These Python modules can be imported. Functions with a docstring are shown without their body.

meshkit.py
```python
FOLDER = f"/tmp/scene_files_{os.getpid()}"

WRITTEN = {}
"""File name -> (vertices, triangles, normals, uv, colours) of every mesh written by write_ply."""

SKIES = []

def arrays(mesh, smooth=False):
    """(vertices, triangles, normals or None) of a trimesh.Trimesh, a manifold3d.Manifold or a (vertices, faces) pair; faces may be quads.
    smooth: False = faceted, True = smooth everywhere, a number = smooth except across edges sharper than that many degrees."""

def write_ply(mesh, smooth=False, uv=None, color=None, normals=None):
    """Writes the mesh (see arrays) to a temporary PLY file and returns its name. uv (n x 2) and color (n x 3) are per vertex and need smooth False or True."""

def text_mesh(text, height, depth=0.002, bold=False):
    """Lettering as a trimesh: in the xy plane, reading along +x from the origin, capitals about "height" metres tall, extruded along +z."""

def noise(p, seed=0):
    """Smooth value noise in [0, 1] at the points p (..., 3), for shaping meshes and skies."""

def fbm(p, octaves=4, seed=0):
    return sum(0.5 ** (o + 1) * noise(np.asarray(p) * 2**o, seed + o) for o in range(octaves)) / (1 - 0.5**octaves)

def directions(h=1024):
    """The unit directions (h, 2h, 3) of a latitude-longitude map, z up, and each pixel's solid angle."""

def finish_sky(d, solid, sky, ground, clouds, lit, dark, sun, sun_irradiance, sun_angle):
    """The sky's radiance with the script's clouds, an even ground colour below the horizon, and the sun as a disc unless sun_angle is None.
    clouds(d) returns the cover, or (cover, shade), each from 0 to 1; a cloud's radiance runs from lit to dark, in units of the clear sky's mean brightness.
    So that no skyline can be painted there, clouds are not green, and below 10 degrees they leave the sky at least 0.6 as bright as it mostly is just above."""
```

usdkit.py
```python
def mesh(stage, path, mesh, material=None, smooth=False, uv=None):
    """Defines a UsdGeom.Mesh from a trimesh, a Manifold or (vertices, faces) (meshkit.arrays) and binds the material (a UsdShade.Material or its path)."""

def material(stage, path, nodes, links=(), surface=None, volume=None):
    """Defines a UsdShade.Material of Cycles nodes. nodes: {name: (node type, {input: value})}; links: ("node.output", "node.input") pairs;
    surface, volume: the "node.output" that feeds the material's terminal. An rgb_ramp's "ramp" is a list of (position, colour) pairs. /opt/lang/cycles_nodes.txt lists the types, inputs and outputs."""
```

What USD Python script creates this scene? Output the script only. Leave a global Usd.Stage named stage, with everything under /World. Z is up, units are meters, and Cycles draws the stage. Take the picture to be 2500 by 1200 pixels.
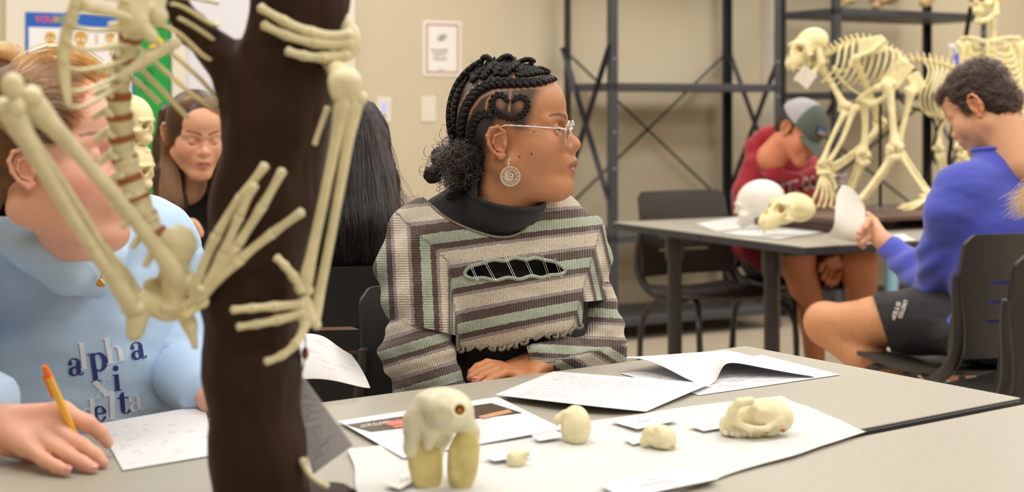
import math, random, numpy as np, trimesh, manifold3d, usdkit, meshkit, shapely
from shapely.geometry import Polygon, LineString, Point
from shapely import affinity
from scipy.spatial import cKDTree
from scipy.interpolate import RectBivariateSpline, CubicSpline
from pxr import Usd, UsdGeom, UsdLux, UsdShade, Gf, Sdf, Vt
stage = Usd.Stage.CreateInMemory()
UsdGeom.SetStageUpAxis(stage, 'Z'); UsdGeom.SetStageMetersPerUnit(stage, 1.0)
UsdGeom.Xform.Define(stage, '/World')
# ---------------------------------------------------------------- camera, lights, exposure
F, CX, CY, HC = 3472.22, 1250.0, 270.0, 1.20
cam = UsdGeom.Camera.Define(stage, '/World/camera')
cam.CreateFocalLengthAttr(50.0); cam.CreateHorizontalApertureAttr(36.0); cam.CreateVerticalApertureAttr(17.28)
cam.CreateVerticalApertureOffsetAttr(-4.752)
cam.CreateClippingRangeAttr(Gf.Vec2f(0.05, 60))
cam.CreateFStopAttr(3.8); cam.CreateFocusDistanceAttr(2.58)
cam.CreateExposureAttr(0.0)
cam.AddTranslateOp().Set((0, 0, HC)); cam.AddRotateXOp().Set(90)
A28 = math.radians(28)
G = np.array([math.cos(A28), math.sin(A28), 0]); N = np.array([math.sin(A28), -math.cos(A28), 0])
W0 = np.array([0, 7.72, 0])
CEIL = 2.80
k = 0
for gx in (-3.3, -1.1, 1.1, 3.3):                    # the room's ceiling troffers
    for dn in (1.1, 3.1, 5.1, 7.1):
        p = W0 + G*gx + N*dn
        L = UsdLux.RectLight.Define(stage, f'/World/ceiling_lamp_{k:03d}' if k else '/World/ceiling_lamp'); k += 1
        L.CreateWidthAttr(1.2); L.CreateHeightAttr(0.6); L.CreateIntensityAttr(10.4); L.CreateColorAttr(Gf.Vec3f(1.0, 0.97, 0.925))
        L.AddTranslateOp().Set((p[0], p[1], CEIL-0.02)); L.AddRotateZOp().Set(28)
dome = UsdLux.DomeLight.Define(stage, '/World/room_glow'); dome.CreateIntensityAttr(0.02)
# ---------------------------------------------------------------- helpers
rng = random.Random(7); nrg = np.random.default_rng(7)
def P(x, y, Y): return np.array([(x-CX)*Y/F, Y, HC-(y-CY)*Y/F])
def T(x, y, z=0.74): return P(x, y, F*(HC-z)/(y-CY))
def PW(x, y, d=0.0):
    r = np.array([(x-CX)/F, 1, -(y-CY)/F]); p0 = W0+N*d
    return np.array([0, 0, HC]) + r*(p0 @ N)/(r @ N)
def PX(v):
    v = np.atleast_2d(v); return np.stack([CX+v[:, 0]/v[:, 1]*F, CY-(v[:, 2]-HC)/v[:, 1]*F], 1)
def V(*a): return np.array(a, float)
def unit(v): v = np.asarray(v, float); return v/np.linalg.norm(v)
def lin(c): c = np.asarray(c, float)/255; return tuple(np.where(c <= .04045, c/12.92, ((c+.055)/1.055)**2.4))
def Rz(deg):
    a = math.radians(deg); return np.array([[math.cos(a), -math.sin(a), 0], [math.sin(a), math.cos(a), 0], [0, 0, 1]])
def Rx(deg):
    a = math.radians(deg); return np.array([[1, 0, 0], [0, math.cos(a), -math.sin(a)], [0, math.sin(a), math.cos(a)]])
def Ry(deg):
    a = math.radians(deg); return np.array([[math.cos(a), 0, math.sin(a)], [0, 1, 0], [-math.sin(a), 0, math.cos(a)]])
def xf(m, R=None, t=(0, 0, 0)):
    m = m.copy(); v = np.asarray(m.vertices)
    if R is not None: v = v @ np.asarray(R).T
    m.vertices = v+np.asarray(t); return m
def cat(ms): return trimesh.util.concatenate([m for m in ms if m is not None])
def tm(v, f): return trimesh.Trimesh(v, f, process=False)
M = {}
def mat(name, rgb, rough=.5, metal=0, var=0., vs=12, bump=0., bs=60, sheen=0, spec=.5, coat=0, sss=0, attr=False, detail=3, stretch=None, emit=None, rgb2=None, trans=0, hair=False):
    c = lin(rgb); n = {"p": ("principled_bsdf", {"base_color": c, "roughness": rough, "metallic": metal, "sheen_weight": sheen, "specular_ior_level": spec, "coat_weight": coat, "transmission_weight": trans})}
    l = []
    if sss: n["p"][1].update({"subsurface_weight": sss, "subsurface_scale": .004, "subsurface_radius": (1., .35, .2)})
    if attr: n["at"] = ("attribute", {"attribute": "Col"}); src = "at.color"
    else: src = None
    if var or bump:
        n["g"] = ("texture_coordinate", {}); n["mp"] = ("mapping", {"scale": stretch or (1, 1, 1)}); l.append(("g.object", "mp.vector"))
    if var:
        n["nz"] = ("noise_texture", {"scale": vs, "detail": detail, "roughness": .6}); l.append(("mp.vector", "nz.vector"))
        if rgb2 is not None:
            n["mx"] = ("mix_color", {"a": c, "b": lin(rgb2)}); n["mr"] = ("map_range", {"from_min": .5-.5/max(var, .01), "from_max": .5+.5/max(var, .01), "clamp": True})
            l += [("nz.fac", "mr.value"), ("mr.result", "mx.fac")]; src = "mx.result"
        else:
            n["mr"] = ("map_range", {"from_min": .25, "from_max": .75, "to_min": 1-var, "to_max": 1+var}); n["cc"] = ("combine_color", {})
            l += [("nz.fac", "mr.value"), ("mr.result", "cc.r"), ("mr.result", "cc.g"), ("mr.result", "cc.b")]
            n["mx"] = ("mix_color", {"blend_type": "multiply", "fac": 1.0, "a": c, "use_clamp": False}); l.append(("cc.color", "mx.b"))
            if src: l.append((src, "mx.a"))
            src = "mx.result"
    if src: l.append((src, "p.base_color"))
    if bump:
        n["bz"] = ("noise_texture", {"scale": bs, "detail": 2}); n["bm"] = ("bump", {"strength": bump, "distance": .002})
        l += [("mp.vector", "bz.vector"), ("bz.fac", "bm.height"), ("bm.normal", "p.normal")]
    if emit: n["p"][1].update({"emission_color": lin(rgb), "emission_strength": emit})
    M[name] = usdkit.material(stage, '/World/Looks/'+name, n, l, surface="p.BSDF"); return M[name]
taken = {}
def fresh(parent, name):
    k = taken.get((parent, name), 0); taken[(parent, name)] = k+1
    return f'{parent}/{name}' if k == 0 else f'{parent}/{name}_{k:03d}'
LOC = {}
def setd(p, **kw):
    for a, b in kw.items():
        if b: p.SetCustomDataByKey(a, b)
def thing(name, label, category, loc=(0, 0, 0), rotz=0, group=None, kind=None):
    path = fresh('/World', name); x = UsdGeom.Xform.Define(stage, path)
    x.AddTranslateOp().Set(tuple(map(float, loc)))
    if rotz: x.AddRotateZOp().Set(float(rotz))
    setd(x.GetPrim(), label=label, category=category, group=group, kind=kind)
    LOC[path] = np.asarray(loc, float) if not rotz else np.zeros(3)
    return path
def loc_of(path):
    while path and path not in LOC: path = path.rpartition('/')[0]
    return LOC.get(path, np.zeros(3))
def obj(name, m, material, parent='/World', smooth=35, uv=None, col=None, label=None, kind=None):
    path = fresh(parent, name)
    if hasattr(m, 'to_mesh'): v, f, _ = meshkit.arrays(m); m = tm(v, f)
    m = xf(m, None, -loc_of(parent))
    if uv is not None or col is not None: smooth = True
    o = usdkit.mesh(stage, path, m, M[material] if isinstance(material, str) else material, smooth=smooth, uv=uv)
    if col is not None:
        UsdGeom.PrimvarsAPI(o).CreatePrimvar('Col', Sdf.ValueTypeNames.Color3fArray, 'vertex').Set(Vt.Vec3fArray.FromNumpy(np.asarray(col, np.float32)))
    setd(o.GetPrim(), label=label, kind=kind)
    return path
def top(name, m, material, label, category, group=None, kind=None, **kw):
    """A thing that is one mesh, directly under /World; its origin at its base."""
    path = fresh('/World', name); m = m.copy(); b = m.bounds; base = np.array([(b[0, 0]+b[1, 0])/2, (b[0, 1]+b[1, 1])/2, b[0, 2]])
    m = xf(m, None, -base); sm = kw.pop('smooth', 35)
    o = usdkit.mesh(stage, path, m, M[material] if isinstance(material, str) else material, smooth=True if kw.get('uv') is not None else sm, uv=kw.get('uv'))
    o.AddTranslateOp().Set(tuple(map(float, base)))
    setd(o.GetPrim(), label=label, category=category, group=group, kind=kind); return path
def copy_of(path, name, label, loc, rotz=0, group=None):
    src = stage.GetPrimAtPath(path); cd = src.GetCustomData()
    p2 = fresh('/World', name); x = UsdGeom.Xform.Define(stage, p2)
    x.GetPrim().GetReferences().AddInternalReference(path)
    x.ClearXformOpOrder()
    x.AddTranslateOp().Set(tuple(map(float, loc))); x.AddRotateZOp().Set(float(rotz)); x.GetPrim().SetInstanceable(True)
    setd(x.GetPrim(), label=label, category=cd['category'], group=group or cd.get('group')); LOC[p2] = np.zeros(3)
    return p2
# ---- shapes
def bx(size, c=(0, 0, 0), b=.004, R=None):
    s = np.asarray(size, float)/2; b = min(b, *(s*.9)); pts = []
    for sx in (-1, 1):
        for sy in (-1, 1):
            for sz in (-1, 1):
                q = np.array([sx, sy, sz])
                for i in range(3): e = s-b; e[i] = s[i]; pts.append(q*e)
    m = trimesh.convex.convex_hull(np.array(pts)); return xf(m, R, c)
def frames(p):
    t = np.gradient(p, axis=0); t /= np.maximum(np.linalg.norm(t, axis=1, keepdims=True), 1e-12)
    n = np.zeros_like(p); a = V(0, 0, 1) if abs(t[0, 2]) < .9 else V(1, 0, 0)
    n[0] = unit(np.cross(t[0], a))
    for i in range(1, len(p)):
        q = n[i-1]-t[i]*(n[i-1] @ t[i]); n[i] = q/max(np.linalg.norm(q), 1e-9)
    return t, n, np.cross(t, n)
def spline(pts, n):
    pts = np.asarray(pts, float); d = np.r_[0, np.cumsum(np.maximum(np.linalg.norm(np.diff(pts, axis=0), axis=1), 1e-6))]
    if len(pts) < 3: return pts[0]+(pts[1]-pts[0])*np.linspace(0, 1, n)[:, None]
    return CubicSpline(d, pts)(np.linspace(0, d[-1], n))
def tube(pts, r, n=None, k=10, flat=1., caps=True, cubic=True):
    """A swept tube through points; r a radius, or one per given point."""
    pts = np.asarray(pts, float); n = n or max(2, 6*(len(pts)-1)+1)
    d = np.r_[0, np.cumsum(np.linalg.norm(np.diff(pts, axis=0), axis=1))]; d /= max(d[-1], 1e-9)
    p = spline(pts, n) if cubic else pts
    n = len(p); rr = np.full(n, r, float) if np.ndim(r) == 0 else np.interp(np.linspace(0, 1, n), d if len(r) == len(d) else np.linspace(0, 1, len(r)), r)
    t, u, w = frames(p); a = np.linspace(0, 2*math.pi, k, endpoint=False)
    ring = p[:, None]+rr[:, None, None]*(np.cos(a)[None, :, None]*u[:, None]+flat*np.sin(a)[None, :, None]*w[:, None])
    v = ring.reshape(-1, 3); i, j = np.meshgrid(np.arange(n-1), np.arange(k), indexing='ij'); j2 = (j+1) % k
    A, B, C, D = i*k+j, i*k+j2, (i+1)*k+j2, (i+1)*k+j
    f = np.concatenate([np.stack([A, B, C], -1).reshape(-1, 3), np.stack([A, C, D], -1).reshape(-1, 3)])
    if caps:
        v = np.vstack([v, p[0]-t[0]*rr[0]*.5, p[-1]+t[-1]*rr[-1]*.5]); q = np.arange(k); q2 = (q+1) % k; L = (n-1)*k
        f = np.vstack([f, np.stack([np.full(k, n*k), q2, q], -1), np.stack([np.full(k, n*k+1), L+q, L+q2], -1)])
    return tm(v, f)
def ball(c, r, R=None, sub=2):
    m = trimesh.creation.icosphere(sub, 1.0); return xf(tm(m.vertices*np.asarray(r, float), m.faces), R, c)
def lathe(prof, k=24, R=None, t=(0, 0, 0)):
    return xf(trimesh.creation.revolve(np.asarray(prof, float), sections=k), R, t)
def slab(poly, h, z=0):
    gs = [q for q in getattr(poly, 'geoms', [poly]) if q.geom_type == 'Polygon' and q.area > 0]
    return xf(cat([trimesh.creation.extrude_polygon(q, h, engine='earcut') for q in gs]), None, (0, 0, z))
def rrect(w, h, r): return shapely.box(-w/2+r, -h/2+r, w/2-r, h/2-r).buffer(r, quad_segs=6)
def fine(m, e):
    v, f = trimesh.remesh.subdivide_to_size(m.vertices, m.faces, e, max_iter=12); m = trimesh.Trimesh(v, f); m.merge_vertices(); return m
def sheet(ctrl, nu=40, nv=40, th=.0006):
    """A cloth or paper through a grid of control points (nu0 x nv0 x 3), with thickness; returns mesh and uv."""
    c = np.asarray(ctrl, float); a, b = c.shape[:2]; u0, v0 = np.linspace(0, 1, a), np.linspace(0, 1, b); u, v = np.linspace(0, 1, nu), np.linspace(0, 1, nv)
    g = np.stack([RectBivariateSpline(u0, v0, c[..., i], kx=min(3, a-1), ky=min(3, b-1), s=0)(u, v) for i in range(3)], -1)
    nrm = np.cross(np.gradient(g, axis=0), np.gradient(g, axis=1)); nrm /= np.maximum(np.linalg.norm(nrm, axis=-1, keepdims=True), 1e-12)
    if nrm[..., 2].mean() < 0: nrm = -nrm
    vs = np.concatenate([(g+nrm*th/2).reshape(-1, 3), (g-nrm*th/2).reshape(-1, 3)]); n = nu*nv
    i, j = np.meshgrid(np.arange(nu-1), np.arange(nv-1), indexing='ij'); A = (i*nv+j).ravel(); B = A+1; C = A+nv+1; D = A+nv
    f = [np.stack([A, D, C], -1), np.stack([A, C, B], -1), np.stack([A, C, D], -1)+n, np.stack([A, B, C], -1)+n]
    e = list(range(nv))+[r*nv+nv-1 for r in range(1, nu)]+[(nu-1)*nv+q for q in range(nv-2, -1, -1)]+[r*nv for r in range(nu-2, 0, -1)]
    e = np.array(e); e2 = np.roll(e, -1); f += [np.stack([e, e2, e2+n], -1), np.stack([e, e2+n, e+n], -1)]
    m = tm(vs, np.concatenate(f))
    if np.cross(m.vertices[f[0][0, 1]]-m.vertices[f[0][0, 0]], m.vertices[f[0][0, 2]]-m.vertices[f[0][0, 0]])@nrm[0, 0] < 0: m = tm(vs, m.faces[:, ::-1])
    uu, vv = np.meshgrid(u, v, indexing='ij'); uv = np.tile(np.stack([uu, vv], -1).reshape(-1, 2), (2, 1)); return m, uv
# ---- signed distance fields and surface nets
def smin(a, b, k):
    h = np.clip(.5+.5*(b-a)/k, 0, 1); return b+(a-b)*h-k*h*(1-h)
class Fld:
    def __init__(s): s.ops = []
    def add(s, lo, hi, fn, k, op): s.ops.append((np.asarray(lo, float), np.asarray(hi, float), fn, k, op)); return s
    def cone(s, a, b, ra, rb=None, k=.01, op='u'):
        a, b = np.asarray(a, float), np.asarray(b, float); rb = ra if rb is None else rb; R = max(ra, rb); ab = b-a; L = max(ab @ ab, 1e-12)
        def fn(p):
            t = np.clip(((p-a) @ ab)/L, 0, 1); return np.linalg.norm(p-a-t[..., None]*ab, axis=-1)-(ra+t*(rb-ra))
        return s.add(np.minimum(a, b)-R, np.maximum(a, b)+R, fn, k, op)
    def chain(s, pts, r, k=.01, op='u'):
        r = np.full(len(pts), r) if np.ndim(r) == 0 else r
        for i in range(len(pts)-1): s.cone(pts[i], pts[i+1], r[i], r[i+1], k, op)
        return s
    def ell(s, c, r, R=None, k=.01, op='u'):
        c = np.asarray(c, float); r = np.full(3, r, float) if np.ndim(r) == 0 else np.asarray(r, float); m = r.max()
        def fn(p):
            q = p-c
            if R is not None: q = q @ np.asarray(R)
            k0 = np.linalg.norm(q/r, axis=-1); k1 = np.linalg.norm(q/r**2, axis=-1); return k0*(k0-1)/np.maximum(k1, 1e-9)
        if R is None: return s.add(c-r, c+r, fn, k, op)
        return s.add(c-m, c+m, fn, k, op)
    def box(s, c, h, R=None, rad=.01, k=.01, op='u'):
        c = np.asarray(c, float); h = np.asarray(h, float); m = np.linalg.norm(h)
        def fn(p):
            q = p-c
            if R is not None: q = q @ np.asarray(R)
            q = np.abs(q)-h+rad; return np.linalg.norm(np.maximum(q, 0), axis=-1)+np.minimum(q.max(-1), 0)-rad
        return s.add(c-m, c+m, fn, k, op)
    def mesh(s, h, post=None, smooth=0):
        us = [o for o in s.ops if o[4] == 'u']; kk = max(o[3] for o in us)
        lo = np.min([o[0] for o in us], 0)-4*h-kk*.3; hi = np.max([o[1] for o in us], 0)+4*h+kk*.3
        n = np.ceil((hi-lo)/h).astype(int)+1; val = np.full(n, .5, np.float32)
        for a, b, fn, k, op in s.ops:
            mg = k+3*h; i0 = np.clip(np.floor((a-mg-lo)/h).astype(int), 0, n); i1 = np.clip(np.ceil((b+mg-lo)/h).astype(int)+1, 0, n)
            if (i1 <= i0).any(): continue
            ax = [lo[d]+h*np.arange(i0[d], i1[d]) for d in range(3)]; p = np.stack(np.meshgrid(*ax, indexing='ij'), -1)
            sl = tuple(slice(i0[d], i1[d]) for d in range(3)); d = fn(p); cur = val[sl]
            val[sl] = smin(cur, d, k) if op == 'u' else -smin(-cur, d, k) if op == 's' else -smin(-cur, -d, k)
        if post is not None:
            ax = [lo[d]+h*np.arange(n[d]) for d in range(3)]; val = post(np.stack(np.meshgrid(*ax, indexing='ij'), -1), val)
        m = nets(val, lo, h)
        if smooth: trimesh.smoothing.filter_taubin(m, iterations=smooth)
        return m
def nets(val, org, h):
    s = val < 0; c = [(i, j, k) for i in (0, 1) for j in (0, 1) for k in (0, 1)]; n = val.shape
    cnt = sum(s[i:n[0]-1+i, j:n[1]-1+j, k:n[2]-1+k].astype(np.int8) for i, j, k in c); mask = (cnt > 0) & (cnt < 8)
    idx = np.full(mask.shape, -1, np.int64); cells = np.argwhere(mask); idx[mask] = np.arange(len(cells)); acc = np.zeros((len(cells), 3)); num = np.zeros(len(cells))
    for a in c:
        for d in range(3):
            if a[d]: continue
            b = list(a); b[d] = 1; va = val[tuple((cells+a).T)].astype(float); vb = val[tuple((cells+b).T)].astype(float); m = (va < 0) != (vb < 0)
            t = np.where(m, va/np.where(m, va-vb, 1), 0); acc[m] += (cells[m]+a)+t[m][:, None]*(np.array(b)-a); num[m] += 1
    v = acc/np.maximum(num, 1)[:, None]*h+org; F_ = []
    for d in range(3):
        d1, d2 = (d+1) % 3, (d+2) % 3; sl0 = [slice(None)]*3; sl1 = [slice(None)]*3; sl0[d] = slice(0, n[d]-1); sl1[d] = slice(1, n[d])
        ch = np.argwhere(s[tuple(sl0)] != s[tuple(sl1)]); ch = ch[(ch[:, d1] > 0) & (ch[:, d2] > 0) & (ch[:, d1] < n[d1]-1) & (ch[:, d2] < n[d2]-1)]
        e1 = np.eye(3, dtype=int)[d1]; e2 = np.eye(3, dtype=int)[d2]; q = [idx[tuple((ch-o).T)] for o in (e1*0, e1, e1+e2, e2)]
        fl = s[tuple(ch.T)]; Q = np.stack(q, -1); Q = np.where(fl[:, None], Q, Q[:, ::-1]); F_ += [Q[:, [0, 1, 2]], Q[:, [0, 2, 3]]]
    f = np.concatenate(F_); return tm(v, f[(f >= 0).all(1)])
def clip(m, f):
    """Keeps the part of a mesh where f (one value per vertex) is below 0, cutting its triangles along f = 0."""
    v, F_, f = np.asarray(m.vertices), np.asarray(m.faces), np.asarray(f, float); ins = f < 0; c = ins[F_].sum(1); out = [F_[c == 3]]; nv = [v]; base = len(v)
    for want, sel in ((1, c == 1), (2, c == 2)):
        T_ = F_[sel]
        if not len(T_): continue
        odd = (ins[T_] == (want == 1)).argmax(1); a = T_[np.arange(len(T_)), odd]; b = T_[np.arange(len(T_)), (odd+1) % 3]; d = T_[np.arange(len(T_)), (odd+2) % 3]
        tb = f[a]/(f[a]-f[b]); td = f[a]/(f[a]-f[d]); nb, nd = v[a]+tb[:, None]*(v[b]-v[a]), v[a]+td[:, None]*(v[d]-v[a])
        ib = base+np.arange(len(T_)); idd = ib+len(T_); nv += [nb, nd]; base += 2*len(T_)
        if want == 1: out.append(np.stack([a, ib, idd], -1))
        else: out += [np.stack([ib, b, d], -1), np.stack([ib, d, idd], -1)]
    r = trimesh.Trimesh(np.vstack(nv), np.vstack(out), process=False); r.merge_vertices(digits_vertex=6); return r
class Front:
    """Finds the point of a mesh that the pixel (x, y) of the photograph looks at, or the nearest one to it."""
    def __init__(s, m):
        nv = m.vertex_normals; v = np.asarray(m.vertices); view = v-V(0, 0, HC); ok = (nv*view).sum(1) < 0; s.v = v[ok]; s.n = np.asarray(nv)[ok]; s.px = PX(s.v); s.t = cKDTree(s.px); s.m = m
    def at(s, x, y, lift=0.):
        q = np.stack([np.atleast_1d(x), np.atleast_1d(y)], -1).astype(float); r = np.stack([(q[:, 0]-CX)/F, np.ones(len(q)), -(q[:, 1]-CY)/F], -1); o = np.tile(V(0, 0, HC), (len(q), 1))
        hit, ray, _ = s.m.ray.intersects_location(o, r, multiple_hits=False); d, i = s.t.query(q, k=1); Y = s.v[i][:, 1].copy(); Y[ray] = hit[:, 1]
        return o+r*(Y-np.asarray(lift))[:, None]
    def near(s, x, y): return s.n[s.t.query((x, y))[1]]
def decal(m2, fr, fn, lift=.001):
    """Lays flat lettering (a mesh in x, y with thin z) on a surface; fn maps (x, y) to pixels."""
    m = m2; v = np.asarray(m.vertices); q = fn(v[:, 0], v[:, 1]); p = fr.at(q[0], q[1], lift); z = v[:, 2:3]/max(v[:, 2].max(), 1e-9)
    p[:, 1:2] -= z*.0006; return tm(p, m.faces)
def bone(pts, r, ends=(1.6, 1.6), k=9, n=None, m=.12):
    """A long bone: a shaft with knobbly ends."""
    p = spline(pts, n or 14); t = np.linspace(0, 1, len(p)); e = 1+(ends[0]-1)*np.exp(-(t/m)**2)+(ends[1]-1)*np.exp(-((1-t)/m)**2)
    r0 = np.interp(t, [0, 1], [r, r]) if np.ndim(r) == 0 else np.interp(t, np.linspace(0, 1, len(r)), r); body = tube(p, r0*e, k=k, cubic=False)
    d0, d1 = unit(p[0]-p[1]), unit(p[-1]-p[-2]); s0 = unit(np.cross(d0, V(.3, .8, .5))); s1 = unit(np.cross(d1, V(.3, .8, .5))); parts = [body]
    for c, s_, q, e_ in ((p[0], s0, r0[0], ends[0]), (p[-1], s1, r0[-1], ends[1])):
        if e_ > 1.3: parts += [ball(c+s_*q*e_*.55, q*e_*.75, sub=1), ball(c-s_*q*e_*.55, q*e_*.75, sub=1)]
    return cat(parts)
def curves(name, lines, r, material, parent, label=None):
    """Hair: BasisCurves, one line of points per strand."""
    path = fresh(parent, name); c = UsdGeom.BasisCurves.Define(stage, path); L = loc_of(parent)
    c.CreateTypeAttr('cubic'); c.CreateBasisAttr('catmullRom'); c.CreateWrapAttr('pinned')
    c.CreateCurveVertexCountsAttr([len(x) for x in lines]); pts = np.concatenate(lines)-L
    c.CreatePointsAttr(Vt.Vec3fArray.FromNumpy(pts.astype(np.float32)))
    w = np.concatenate([2*r*np.interp(np.linspace(0, 1, len(x)), [0, .1, .7, 1], [.8, 1, .9, .25]) for x in lines])
    c.CreateWidthsAttr(Vt.FloatArray.FromNumpy(w.astype(np.float32))); c.SetWidthsInterpolation('vertex')
    UsdShade.MaterialBindingAPI.Apply(c.GetPrim()).Bind(M[material]); setd(c.GetPrim(), label=label); return path
def hairmat(name, rgb, rough=.35):
    n = {"h": ("principled_hair_bsdf", {"model": "Chiang", "parametrization": "Direct coloring", "color": lin(rgb), "roughness": rough, "radial_roughness": .4, "random_roughness": .2, "random_color": .15})}
    M[name] = usdkit.material(stage, '/World/Looks/'+name, n, [], surface="h.BSDF")
# ---------------------------------------------------------------- materials
mat('wall', (205, 193, 168), .85, var=.02, vs=1.5, bump=.15, bs=180)
mat('wall_pale', (226, 219, 206), .8, var=.02, vs=1.5)
mat('ceiling', (235, 233, 228), .9, var=.03, vs=30)
mat('floor', (196, 182, 160), .45, var=.06, vs=2.2, coat=.15)
mat('rack', (66, 68, 74), .45, var=.12, vs=60, spec=.4)
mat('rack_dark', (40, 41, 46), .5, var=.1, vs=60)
mat('chip', (205, 205, 205), .5)
mat('laminate', (170, 165, 152), .42, var=.16, vs=330, detail=2, spec=.4)
mat('edge', (44, 44, 52), .5)
mat('blackmetal', (46, 42, 41), .35, var=.08, vs=20)
mat('plastic', (62, 58, 55), .42, var=.05, vs=30, bump=.2, bs=900)
mat('plastic_dark', (36, 35, 36), .45, var=.05, vs=30, bump=.2, bs=900)
mat('rubber', (28, 28, 29), .6)
mat('white', (236, 236, 234), .55)
mat('offwhite', (240, 236, 228), .6)
mat('ink', (88, 88, 92), .7)
mat('ink_black', (22, 22, 24), .7)
mat('steel', (190, 190, 195), .25, metal=1)
mat('gold', (214, 165, 74), .25, metal=1)
mat('towel', (216, 216, 215), .9, var=.02, vs=80, bump=.6, bs=260)
# ---------------------------------------------------------------- the room
R28 = Rz(28)
def wbox(x0, x1, y0, y1, d0, d1, b=.004, px=True):
    """A box against the back wall: between two pixel columns and rows of its face, d0..d1 metres out from the wall."""
    a, c = PW(x0, y0, d1), PW(x1, y1, d1); w = (c-a) @ G; h = a[2]-c[2]; mid = (a+c)/2-N*(d1-d0)/2
    return bx((w, d1-d0, h), mid, b, R28)
def wpt(t, d, z): return W0+G*t+N*d+V(0, 0, z)
floor = obj('floor', bx((13, 11, .1), wpt(0, 4.4, -.05), .002, R28), 'floor')
ceil = obj('ceiling', bx((13, 11, .1), wpt(0, 4.4, CEIL+.05), .002, R28), 'ceiling')
wb = obj('wall_back', bx((13, .12, CEIL), wpt(0, -.06, CEIL/2), .002, R28), 'wall')
wl = obj('wall_left', bx((.12, 9, CEIL), wpt(-5.2, 4.5, CEIL/2), .002, R28), 'wall')
wr = obj('wall_right', bx((.12, 9, CEIL), wpt(5.2, 4.5, CEIL/2), .002, R28), 'wall')
wf = obj('wall_front', bx((13, .12, CEIL), wpt(0, 8.9, CEIL/2), .002, R28), 'wall')
bb = obj('baseboard_back', bx((10.4, .012, .1), wpt(0, .006, .05), .003, R28), 'edge')
def tall(x0, x1, d, z0=0, z1=CEIL):
    a, c = PW(x0, 0, d), PW(x1, 0, d); mid = (a+c)/2-N*d/2; mid[2] = (z0+z1)/2; return bx(((c-a) @ G, d, z1-z0), mid, .004, R28)
t1 = obj('trim', tall(1884, 1908, .10), 'wall_pale')
t2 = obj('trim', tall(836, 868, .05), 'wall_pale')
t3 = obj('trim', tall(14, 330, .03), 'wall_pale')
for q in (floor, ceil, wb, wl, wr, wf, bb, t1, t2, t3): setd(stage.GetPrimAtPath(q), kind='structure')
for q, s in ((t1, 'pale square column in the corner behind the metal racks'), (t2, 'cream upright trim at the right end of the whiteboard'), (t3, 'pale wall panel behind the blue poster'),
             (wb, 'beige back wall'), (floor, 'tan sealed floor'), (ceil, 'white ceiling'), (wl, 'beige left wall'), (wr, 'beige right wall'), (wf, 'beige wall behind the camera'), (bb, 'dark baseboard along the back wall')): setd(stage.GetPrimAtPath(q), label=s)
# whiteboard, green board
mat('board_white', (222, 223, 232), .2, coat=.3)
mat('board_green', (18, 150, 62), .7, var=.08, vs=6)
wbth = thing('whiteboard', 'large white dry-erase board seen through the fork of the dark trunk', 'whiteboard', PW(650, 300, .03))
obj('board', wbox(455, 836, -160, 560, .0, .03), 'board_white', wbth)
mat('alu', (206, 203, 196), .4, metal=.3)
obj('frame', wbox(420, 456, -170, 570, .0, .045), 'wall_pale', wbth)
obj('frame', wbox(455, 836, -176, -160, .0, .04), 'alu', wbth)
obj('frame', wbox(455, 836, 560, 575, .0, .08), 'alu', wbth)
gb = thing('green_board', 'bright green board hung on the wall behind the ribs', 'board', PW(372, 300, .03))
obj('board', wbox(326, 416.5, -60, 520, .006, .034), 'board_green', gb)
mat('leaf', (236, 200, 40), .7); mat('leaf_green', (12, 110, 45), .7)
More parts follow.
